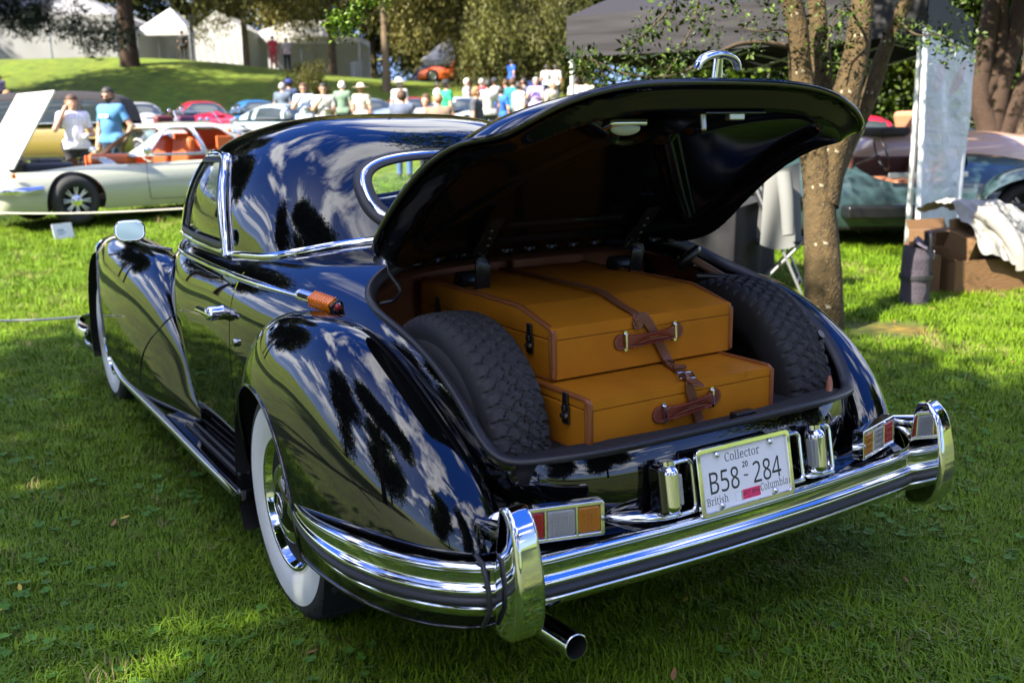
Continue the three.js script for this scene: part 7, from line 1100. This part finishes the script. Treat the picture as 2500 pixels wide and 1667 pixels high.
// a frame tent in plan: front-left corner at (ahead, side), width to the right, depth away
function tent(name, label, ahead, side, { w, d, wall, peak, gable = false, open = [], walls = [1, 1, 1, 1], dirA = 0.0, mat = shadedWhiteCloth, drop = 0.35 }) {
  const o = onLand(ahead, side), g = base(name, o); tag(g, label, 'tent'); g.rotation.y = 0;
  const R = [0.5244 * dirA + 0.8515 * Math.sqrt(1 - dirA * dirA), -0.8515 * dirA + 0.5244 * Math.sqrt(1 - dirA * dirA)], Fw = [R[1], -R[0]];
  const pt = (u, v, y) => [R[0] * u + Fw[0] * v, y, R[1] * u + Fw[1] * v];
  const quad = (A, B, Cc, D, sag = 0, n = 14, m = 6) => patch((u, v) => { const p = [0, 1, 2].map(k => lerp(lerp(A[k], B[k], u), lerp(D[k], Cc[k], u), v)); p[1] -= sag * Math.sin(Math.PI * u) * (1 - v); const f = 0.03 * Math.sin(u * 40 + 3 * Math.sin(v * 3)) * (1 - v) * (sag < 0 ? 1 : 0); return [p[0] + Fw[0] * f, p[1], p[2] + Fw[1] * f]; }, 0, 1, n, 0, 1, m);
  const roof = [];
  if (gable) { roof.push(quad(pt(0, 0, wall), pt(0, d, wall), pt(w / 2, d, peak), pt(w / 2, 0, peak)), quad(pt(w, d, wall), pt(w, 0, wall), pt(w / 2, 0, peak), pt(w / 2, d, peak)), quad(pt(0, 0, wall), pt(w, 0, wall), pt(w / 2, 0, peak), pt(w / 2, 0, peak))); }
  else { const pk0 = w > d ? pt(d / 2, d / 2, peak) : pt(w / 2, d / 2, peak), pk1 = w > d ? pt(w - d / 2, d / 2, peak) : pk0; roof.push(quad(pt(0, 0, wall), pt(w, 0, wall), pk1, pk0, 0.0), quad(pt(w, 0, wall), pt(w, d, wall), pk1, pk1), quad(pt(w, d, wall), pt(0, d, wall), pk0, pk1), quad(pt(0, d, wall), pt(0, 0, wall), pk0, pk0)); }
  mesh('roof', roof, mat, g);
  if (drop) mesh('valance', [quad(pt(0, -0.02, wall - drop), pt(w, -0.02, wall - drop), pt(w, -0.02, wall), pt(0, -0.02, wall)), quad(pt(-0.02, d, wall - drop), pt(-0.02, 0, wall - drop), pt(-0.02, 0, wall), pt(-0.02, d, wall)), quad(pt(w + 0.02, 0, wall - drop), pt(w + 0.02, d, wall - drop), pt(w + 0.02, d, wall), pt(w + 0.02, 0, wall))], mat, g);
  const W = [[0, 0, w, 0], [w, 0, w, d], [w, d, 0, d], [0, d, 0, 0]];
  W.forEach(([a, b, c, e], i) => { if (walls[i]) mesh('side_wall', quad(pt(a, b, -0.1), pt(c, e, -0.1), pt(c, e, wall), pt(a, b, wall), -1e-6, 60, 8), mat, g); });
  const nP = Math.max(2, Math.round(w / 4) + 1); for (let i = 0; i < nP; i++) for (const v of [0, d]) { const q = pt(w * i / (nP - 1), v, 0); mesh('post', bar([q[0], -0.2, q[2]], [q[0], wall, q[2]], 0.05, 8), M.satin, g); }
  return g;
}
tent('marquee', 'large white marquee at the top left of the bank, behind the drooping conifer boughs', 63, S_(-120, 63), { w: 12.2, d: 9, wall: 3.0, peak: 5.2, walls: [1, 1, 1, 1], drop: 0, dirA: 0.02, mat: new THREE.MeshPhysicalMaterial({ color: C(0.24, 0.24, 0.25), roughness: 0.8, transmission: 0.1, thickness: 0, side: THREE.DoubleSide }) });  // white marquee cloth greyed further, tree shade painted into its colour
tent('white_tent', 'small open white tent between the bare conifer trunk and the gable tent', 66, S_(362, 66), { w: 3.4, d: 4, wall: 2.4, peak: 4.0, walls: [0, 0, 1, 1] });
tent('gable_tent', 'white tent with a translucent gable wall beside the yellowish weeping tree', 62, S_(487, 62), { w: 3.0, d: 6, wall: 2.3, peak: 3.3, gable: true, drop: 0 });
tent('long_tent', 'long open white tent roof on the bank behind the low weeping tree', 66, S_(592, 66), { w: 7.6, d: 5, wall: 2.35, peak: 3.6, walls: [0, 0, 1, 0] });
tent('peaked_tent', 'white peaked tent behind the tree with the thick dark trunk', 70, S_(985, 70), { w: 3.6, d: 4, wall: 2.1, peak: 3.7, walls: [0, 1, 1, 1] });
mesh('white_box', rbox(0.5, 1.7, 0.5, 0.03).translate(...onLand(58, S_(842, 58))), shadedWhiteCloth); tag(scene.children[scene.children.length - 1], 'tall white tent pillar on the bank right of the long white tent', 'pillar');
{ // dark curtain and doorway between the tents
  const p = onLand(64, S_(490, 64)); const m = mesh('dark_banner', rbox(0.55, 3.4, 0.15, 0.03).translate(p[0], p[1] + 1.6, p[2]), CL([0.012, 0.013, 0.018])); tag(m, 'tall black banner standing at the left edge of the gable tent', 'banner');
  const q = onLand(57, S_(1238, 57)); const b = base('blue_bin', onLand(46, S_(1236, 46))); tag(b, 'dark blue wheeled rubbish bin behind the crowd', 'bin'); mesh('bin_body', place(cyl(0.30, 0.24, 0.95, 4), 0, 0.52, 0, 0, Math.PI / 4), CL([0.015, 0.035, 0.17]), b); mesh('bin_lid', rbox(0.5, 0.06, 0.54, 0.02).translate(0, 1.03, 0), CL([0.015, 0.03, 0.15]), b);
  const c = base('wheeled_chair', onLand(40, S_(940, 40))); tag(c, 'dark wheeled chair on the bank with a person sitting in it', 'wheelchair'); c.rotation.y = 0.4; mesh('seat', [rbox(0.46, 0.06, 0.45, 0.02).translate(0, 0.44, 0.0), rbox(0.46, 0.5, 0.05, 0.02).translate(0, 0.75, -0.24)], M.blackMetal, c); for (const s of [-1, 1]) { const w = new THREE.TorusGeometry(0.30, 0.02, 8, 28); w.rotateY(Math.PI / 2); w.translate(s * 0.27, 0.31, -0.08); mesh('wheel', w, M.blackMetal, c); }
}
// ---------------------------------------------------------------- black pop-up canopy
{
  const A = survey(1302, 137, 11.8), B = survey(2128, 72, 9.75), h = (A.y + B.y) / 2, r = V(B.x - A.x, 0, B.z - A.z), w = r.length(); r.normalize(); const f = V(r.z, 0, -r.x), d = 3.9, o = [A.x, 0, A.z];
  const g = base('black_canopy', o); tag(g, 'black pop-up canopy on white legs, behind the spotted tree', 'canopy');
  const blackCloth = std([0.011, 0.0095, 0.013], 0.75, { side: THREE.DoubleSide }), pt = (u, v, y) => [r.x * u + f.x * v, y, r.z * u + f.z * v];
  const top = h + 0.46, pk = h + 1.6;
  const quad = (a, b, c, e, n = 20, sag = 0) => patch((u, v) => { const p = [0, 1, 2].map(k => lerp(lerp(a[k], b[k], u), lerp(e[k], c[k], u), v)); p[1] += -sag * Math.sin(Math.PI * v) - 0.02 * Math.sin(u * Math.PI) * (1 - v); const k = 0.022 * fbm(u * 3, v * 2.2, a[0] + c[1], 3); return [p[0] + k * f.x, p[1] + k * 0.7, p[2] + k * f.z]; }, 0, 1, n * 2, 0, 1, 20);
  const p0 = pt(w * 0.35, d / 2, pk), p1 = pt(w * 0.65, d / 2, pk);
  mesh('roof', [quad(pt(0, 0, top), pt(w, 0, top), p1, p0, 20, 0.06), quad(pt(w, 0, top), pt(w, d, top), p1, p1, 20, 0.06), quad(pt(w, d, top), pt(0, d, top), p0, p1, 20, 0.06), quad(pt(0, d, top), pt(0, 0, top), p0, p0, 20, 0.06)], blackCloth, g);
  mesh('valance', [[0, -0.01, w, -0.01], [w + 0.01, 0, w + 0.01, d], [w, d + 0.01, 0, d + 0.01], [-0.01, d, -0.01, 0]].map(([a, b, c, e]) => quad(pt(a, b, h), pt(c, e, h), pt(c, e, top), pt(a, b, top))), blackCloth, g);
  for (const [u, v] of [[0.05, 0.05], [w - 0.05, 0.05], [w - 0.05, d - 0.05], [0.05, d - 0.05]]) { const q = pt(u, v, 0); mesh('leg', [rbox(0.045, h + 0.1, 0.045, 0.006).translate(q[0], (h + 0.1) / 2, q[2]), rbox(0.10, 0.02, 0.10, 0.004).translate(q[0], 0.015, q[2])], std([0.62, 0.62, 0.62], 0.4), g); }
  const truss = std([0.42, 0.45, 0.42], 0.4), n = 4; for (const v of [0.06, d - 0.06]) for (let i = 0; i < n; i++) { const u0 = w * i / n, u1 = w * (i + 1) / n; mesh('truss', [bar(pt(u0, v, h + 0.22), pt(u1, v, h - 0.06), 0.014, 6), bar(pt(u0, v, h - 0.06), pt(u1, v, h + 0.22), 0.014, 6)], truss, g); }
  for (const u of [0.06, w - 0.06]) for (let i = 0; i < 3; i++) { const a = d * i / 3, b = d * (i + 1) / 3; mesh('truss', [bar(pt(u, a, h + 0.22), pt(u, b, h - 0.06), 0.014, 6), bar(pt(u, a, h - 0.06), pt(u, b, h + 0.22), 0.014, 6)], truss, g); }
  mesh('mast', [bar(pt(w / 2, d / 2, h + 0.3), pt(w / 2, d / 2, pk), 0.02), bar(pt(0, 0, h), pt(w / 2, d / 2, h + 0.5), 0.016), bar(pt(w, 0, h), pt(w / 2, d / 2, h + 0.5), 0.016), bar(pt(w, d, h), pt(w / 2, d / 2, h + 0.5), 0.016), bar(pt(0, d, h), pt(w / 2, d / 2, h + 0.5), 0.016)], truss, g);
}
// ---------------------------------------------------------------- white hanging banner, seen from behind
{
  const A = survey(2120, 320, 9.6), g = base('white_banner', [A.x, 0, A.z]); tag(g, 'tall translucent white banner hanging on a frame at the right end of the canopy', 'banner');
  const TL = survey(2128, 66, 9.55).sub(V(A.x, 0, A.z)), TR = survey(2238, 118, 10.35).sub(V(A.x, 0, A.z)), BL = survey(2106, 600, 9.55).sub(V(A.x, 0, A.z)), BR = survey(2196, 560, 10.35).sub(V(A.x, 0, A.z));
  BL.y = Math.max(0.03, BL.y); BR.y = Math.max(0.03, BR.y);
  const tex = canvasTex(256, 1024, (c, w, h) => { c.fillStyle = '#e6eae8'; c.fillRect(0, 0, w, h); c.globalAlpha = 0.22; const B = (x, y, a, b, col) => { c.fillStyle = col; c.beginPath(); c.ellipse(x, y, a, b, 0.3, 0, 6.3); c.fill(); }; B(80, 180, 26, 90, '#d98a8a'); B(190, 160, 20, 100, '#d96a6a'); B(180, 320, 24, 60, '#9aa6a0'); B(70, 660, 16, 70, '#d98a8a'); c.globalAlpha = 0.3; c.fillStyle = '#aeb8b4'; c.fillRect(0, 440, w, 14); c.fillRect(0, 505, w, 12); c.fillStyle = '#8c9a98'; c.fillRect(105, 455, 60, 48); c.globalAlpha = 1; });
  const sheet = patch((u, v) => { const p = BL.clone().lerp(BR, u).lerp(TL.clone().lerp(TR, u), v); const k = 0.025 * Math.sin(u * 9 + v * 3) * Math.sin(v * 7); return [p.x + k * 0.6, p.y, p.z + k]; }, 0, 1, 24, 0, 1, 40);
  mesh('sheet', sheet, new THREE.MeshPhysicalMaterial({ map: tex, roughness: 0.45, transmission: 0.35, thickness: 0, side: THREE.DoubleSide, bumpMap: rep(soft, 1, 3), bumpScale: 0.03 }), g);
  mesh('hem', [bar(TL.toArray(), BL.toArray(), 0.028, 8), bar(TR.toArray(), BR.toArray(), 0.018, 8)], std([0.74, 0.76, 0.80], 0.6), g);
  mesh('rail', [bar(TL.toArray(), TR.toArray(), 0.015, 8), bar(BL.toArray(), BR.toArray(), 0.012, 8)], M.satin, g);
}
// ---------------------------------------------------------------- carrying bag
{
  const p = survey(2100, 695, 7.62), g = base('carry_bag', [p.x, land(p.x, p.z), p.z]); tag(g, 'dark grey cylindrical canopy bag standing upright on the grass', 'bag');
  const fab = std([0.075, 0.062, 0.082], 0.75, { bumpMap: rep(soft, 3, 3), bumpScale: 0.03 });
  mesh('bag_body', patch((t, v) => { const r = 0.135 * (1 + 0.06 * fbm(Math.cos(t) * 2, Math.sin(t) * 2, v * 3, 2)) * (v < 0.04 ? v / 0.04 * 0.3 + 0.7 : 1) * (1 - 0.10 * sstep(0.8, 1, v)); return [r * 1.05 * Math.cos(t), 0.47 * v + 0.015 * Math.sin(2 * t) * sstep(0.6, 1, v), 0.8 * r * Math.sin(t)]; }, 0, 6.2832, 48, 0, 1, 30, { flip: true }), fab, g);
  mesh('bag_top', patch((u, v) => [lerp(-0.13, 0.13, u), 0.46 + 0.05 * v * (1 + 0.5 * Math.sin(u * 14)), lerp(0.07, -0.02, v) + 0.01 * Math.sin(u * 20)], 0, 1, 24, 0, 1, 6), std([0.10, 0.085, 0.105], 0.75, { side: THREE.DoubleSide }), g);
  mesh('bag_strap', sweep({ pts: Array.from({ length: 40 }, (_, i) => V(0.147 * Math.cos(i / 40 * 6.283), 0.235, 0.118 * Math.sin(i / 40 * 6.283))), nor: Array.from({ length: 40 }, (_, i) => V(Math.cos(i / 40 * 6.283), 0, Math.sin(i / 40 * 6.283))), closed: true }, [[-0.018, 0], [-0.018, 0.004], [0.018, 0.004], [0.018, 0]]), M.seal, g);
  mesh('bag_handle', tube([[0.05, 0.44, 0.09], [0.045, 0.55, 0.08], [0.075, 0.57, 0.06], [0.09, 0.45, 0.05]], 0.016, 8), M.seal, g);
  mesh('bag_badge', place(rbox(0.040, 0.065, 0.003, 0.002), 0.052, 0.40, 0.112, 0, 0.42), std([0.7, 0.7, 0.68], 0.6), g); mesh('badge_print', place(rbox(0.018, 0.026, 0.002, 0.001), 0.0528, 0.402, 0.1138, 0, 0.42), std([0.25, 0.12, 0.25], 0.6), g);
  g.rotation.y = 0.55;
}
// ---------------------------------------------------------------- cardboard boxes with crumpled wrapping
{
  const card = (k = 1) => std([0.17 * k, 0.090 * k, 0.036 * k], 0.9, { bumpMap: rep(soft, 2, 2), bumpScale: 0.006 });  // cardboard brown lowered: the shade on the boxes is put into the colour
  const a = survey(2190, 690, 7.95), b = survey(2350, 686, 8.1), r = V(b.x - a.x, 0, b.z - a.z), w = r.length(), rot = Math.atan2(-r.z, r.x);
  const g = base('cardboard_box', [a.x, 0, a.z], rot); tag(g, 'open brown cardboard box on the grass at the right edge, flaps folded out', 'box'); const D = 0.42, H = 0.30, W = w + 0.1;
  mesh('box_wall', rbox(W, H, 0.006, 0.002).translate(W / 2, H / 2, 0), card(), g); mesh('box_wall', rbox(W, H, 0.006, 0.002).translate(W / 2, H / 2, -D), card(0.9), g); mesh('box_wall', rbox(0.006, H, D - 0.008, 0.002).translate(0, H / 2, -D / 2), card(0.95), g); mesh('box_wall', rbox(0.006, H, D - 0.008, 0.002).translate(W, H / 2, -D / 2), card(0.95), g);
  mesh('box_flap', place(rbox(W, 0.15, 0.005, 0.002), W / 2, H + 0.03, -D - 0.06, -0.9), card(1.1), g); mesh('box_flap', place(rbox(0.005, 0.14, D, 0.002), -0.03, H + 0.045, -D / 2, 0, 0, 0.45), card(1.1), g); mesh('box_tape', rbox(0.07, 0.10, 0.003, 0.001).translate(W - 0.06, 0.05, 0.0045), std([0.42, 0.24, 0.12], 0.5), g);
  const box = (name, label, x, y, z, sx, sy, sz, rx, ry, k) => { const q = base(name, [a.x + r.x / w * x - r.z / w * z, y, a.z + r.z / w * x + r.x / w * z], rot + ry); q.rotation.x = rx; tag(q, label, 'box'); mesh('box_body', rbox(sx, sy, sz, 0.006), card(k), q); mesh('box_flap', place(rbox(sx, 0.10, 0.005, 0.002), 0, sy / 2 + 0.035, -sz / 2 - 0.02, -0.5), card(k * 1.1), q); return q; };
  box('cardboard_box', 'tilted smaller cardboard box lying in the open one', 0.22, 0.40, -0.15, 0.30, 0.20, 0.24, 0.35, 0.4, 0.85);
  box('cardboard_box', 'upright cardboard box behind the open one under the white wrapping', 0.34, 0.24, -0.66, 0.42, 0.48, 0.34, 0, 0.1, 0.8);
  box('cardboard_box', 'worn brown box standing between the grey bag and the open box', -0.13, 0.17, -0.24, 0.20, 0.34, 0.28, 0, -0.3, 0.7);
  const wr = base('plastic_wrapping', [a.x + r.x / w * 0.24 + r.z / w * 0.25, 0.46, a.z + r.z / w * 0.24 - r.x / w * 0.25], rot); tag(wr, 'crumpled white sheet thrown over the cardboard boxes', 'wrapping');
  mesh('sheet', patch((u, v) => { const x = lerp(-0.18, 0.60, u), s = v, n = 0.10 * fbm(u * 4, v * 4, 1, 3), y = 0.32 * Math.sin(Math.PI * Math.min(1, 0.25 + s * 0.7)) * (1 - 0.6 * (u - 0.2) * (u - 0.2)) - 0.50 * Math.max(0, s - 0.55) * (0.5 + u) + n; return [x + 0.10 * s, y - 0.02, lerp(-0.40, 0.34, v) + 0.5 * n]; }, 0, 1, 50, 0, 1, 40), std([0.30, 0.29, 0.265], 0.6, { side: THREE.DoubleSide }), wr);
  mesh('twisted_end', tube([[0.05, 0.24, 0.12], [0.18, 0.1, 0.24], [0.28, -0.10, 0.32], [0.33, -0.24, 0.32]], 0.08, 10, 0.05), std([0.31, 0.295, 0.27], 0.6), wr);
}
// ---------------------------------------------------------------- folding chair with a jacket, and a table under black cloth
{
  const p = survey(1788, 610, 8.3), g = base('folding_chair', [p.x, 0, p.z], 0.7); tag(g, 'grey tubular folding chair on the grass behind the tail of the black coupe', 'chair');
  const m = std([0.45, 0.45, 0.46], 0.35, { metalness: 0.7 });
  for (const s of [-1, 1]) { mesh('leg', bar([s * 0.22, 0.0, 0.22], [s * 0.21, 0.92, -0.20], 0.012), m, g); mesh('leg', bar([s * 0.20, 0.0, -0.22], [s * 0.20, 0.46, 0.20], 0.012), m, g); }
  mesh('seat', rbox(0.42, 0.03, 0.40, 0.01).translate(0, 0.45, 0.02), M.seal, g); mesh('backrest', place(rbox(0.42, 0.18, 0.02, 0.008), 0, 0.80, -0.17, -0.42), M.seal, g); mesh('stretcher', [bar([-0.22, 0.12, 0.17], [0.22, 0.12, 0.17], 0.009), bar([-0.2, 0.1, -0.13], [0.2, 0.1, -0.13], 0.009)], m, g);
  const TL = survey(1762, 400, 8.0), TR = survey(1838, 372, 8.1), BL = survey(1748, 562, 7.95), BR = survey(1838, 555, 8.1), o = TL.clone();
  const j = base('grey_jacket', o.toArray()); tag(j, 'pale grey jacket hung over the folding chair beside the spotted tree', 'jacket'); const q = v => v.clone().sub(o);
  const jm = std([0.15, 0.155, 0.15], 0.9, { side: THREE.DoubleSide });
  const toEye = V(-0.52, 0, 0.85);
  mesh('jacket_front', patch((u, v) => { const a = q(TL).lerp(q(TR), u).lerp(q(BL).lerp(q(BR), u), v); const k = 0.05 * Math.sin(u * 6 + 1 + v) * v + 0.06 * Math.sin(Math.PI * u), c = 0.05 * Math.sin(Math.PI * u) * v; return [a.x + toEye.x * k, a.y - c, a.z + toEye.z * k]; }, -0.05, 1.0, 30, 0, 1, 20), jm, j);
  mesh('jacket_back', patch((u, v) => { const a = q(TL).lerp(q(TR), u).lerp(q(BL).lerp(q(BR), u), v * 0.92); const k = -0.10 * Math.sin(Math.PI * Math.min(1, v * 1.4) * 0.5); return [a.x + toEye.x * k, a.y, a.z + toEye.z * k]; }, -0.05, 1, 20, 0, 1, 14), jm, j);
  mesh('jacket_sleeve', tube([q(survey(1800, 400, 7.9)).toArray(), q(survey(1808, 460, 7.85)).toArray(), q(survey(1812, 540, 7.85)).toArray()], 0.065, 12, 0.05), jm, j);
  const T = survey(1640, 560, 8.6), t = base('covered_table', [T.x, 0, T.z], 0.55); tag(t, 'table draped in black cloth under the canopy', 'table'); mesh('table_top', rbox(1.4, 0.03, 0.7, 0.01).translate(0, 0.74, 0), M.seal, t);
  mesh('table_cloth', patch((s, v) => { const k = (s + 1) * 4, i = Math.floor(k) % 4, f = k - Math.floor(k), c = [[-0.72, 0.37], [0.72, 0.37], [0.72, -0.37], [-0.72, -0.37], [-0.72, 0.37]], x = lerp(c[i][0], c[i + 1][0], f), z = lerp(c[i][1], c[i + 1][1], f), w = 1 + 0.06 * v * Math.sin(s * 60); return [x * w, 0.757 - 0.73 * v, z * w]; }, 0, 0.9999, 160, 0, 1, 6), std([0.012, 0.012, 0.014], 0.9, { side: THREE.DoubleSide }), t);
  for (const [x, z] of [[-0.62, 0.28], [0.62, 0.28], [0.62, -0.28], [-0.62, -0.28]]) mesh('leg', bar([x, 0, z], [x, 0.73, z], 0.016), m, t);
  mesh('table_cover', [rbox(1.44, 0.006, 0.74, 0.002).translate(0, 0.760, 0)], std([0.012, 0.012, 0.014], 0.9), t);
}
// ---------------------------------------------------------------- rope barrier and the card in front of the white coupe
{
  const ropeM = std([0.62, 0.58, 0.50], 0.85);
  const line = (name, label, pts, r) => { const m = mesh(name, tube(pts, r, 6), ropeM); tag(m, label, 'rope'); return m; };
  const s1 = [survey(-260, 742, 6.2), survey(-60, 738, 6.25), survey(110, 733, 6.3), survey(240, 722, 6.4), survey(420, 700, 6.9)].map(p => p.toArray());
  line('barrier_rope', 'white rope stretched across the lawn to the nose of the black coupe', s1, 0.008);
  const s2 = [survey(-200, 478, 12.5), survey(0, 489, 12.6), survey(200, 489, 12.8), survey(440, 478, 13.2), survey(640, 466, 13.6)].map(p => p.toArray());
  line('barrier_rope', 'white rope hanging low in front of the white coupe', s2, 0.010);
  const p = survey(142, 516, 12.5), g = base('display_card', [p.x, land(p.x, p.z), p.z], 0.5); tag(g, 'small white display card leaning by the front wheel of the white coupe', 'sign');
  const tex = canvasTex(128, 96, (c, w, h) => { c.fillStyle = '#eceff4'; c.fillRect(0, 0, w, h); c.fillStyle = '#8e9cb4'; c.fillRect(24, 34, 46, 12); c.fillRect(24, 52, 58, 7); c.fillRect(24, 64, 40, 6); });
  const pl = new THREE.PlaneGeometry(0.28, 0.19); pl.rotateX(-0.2); pl.translate(0, 0.13, 0.004); mesh('card_face', pl, std([1, 1, 1], 0.6, { map: tex }), g); mesh('card_board', place(rbox(0.29, 0.20, 0.008, 0.002), 0, 0.13, -0.003, -0.2), CL([0.7, 0.7, 0.72]), g); mesh('stake', bar([0, -0.05, -0.02], [0, 0.14, -0.02], 0.008), M.satin, g);
}
renderer.render(scene, camera);
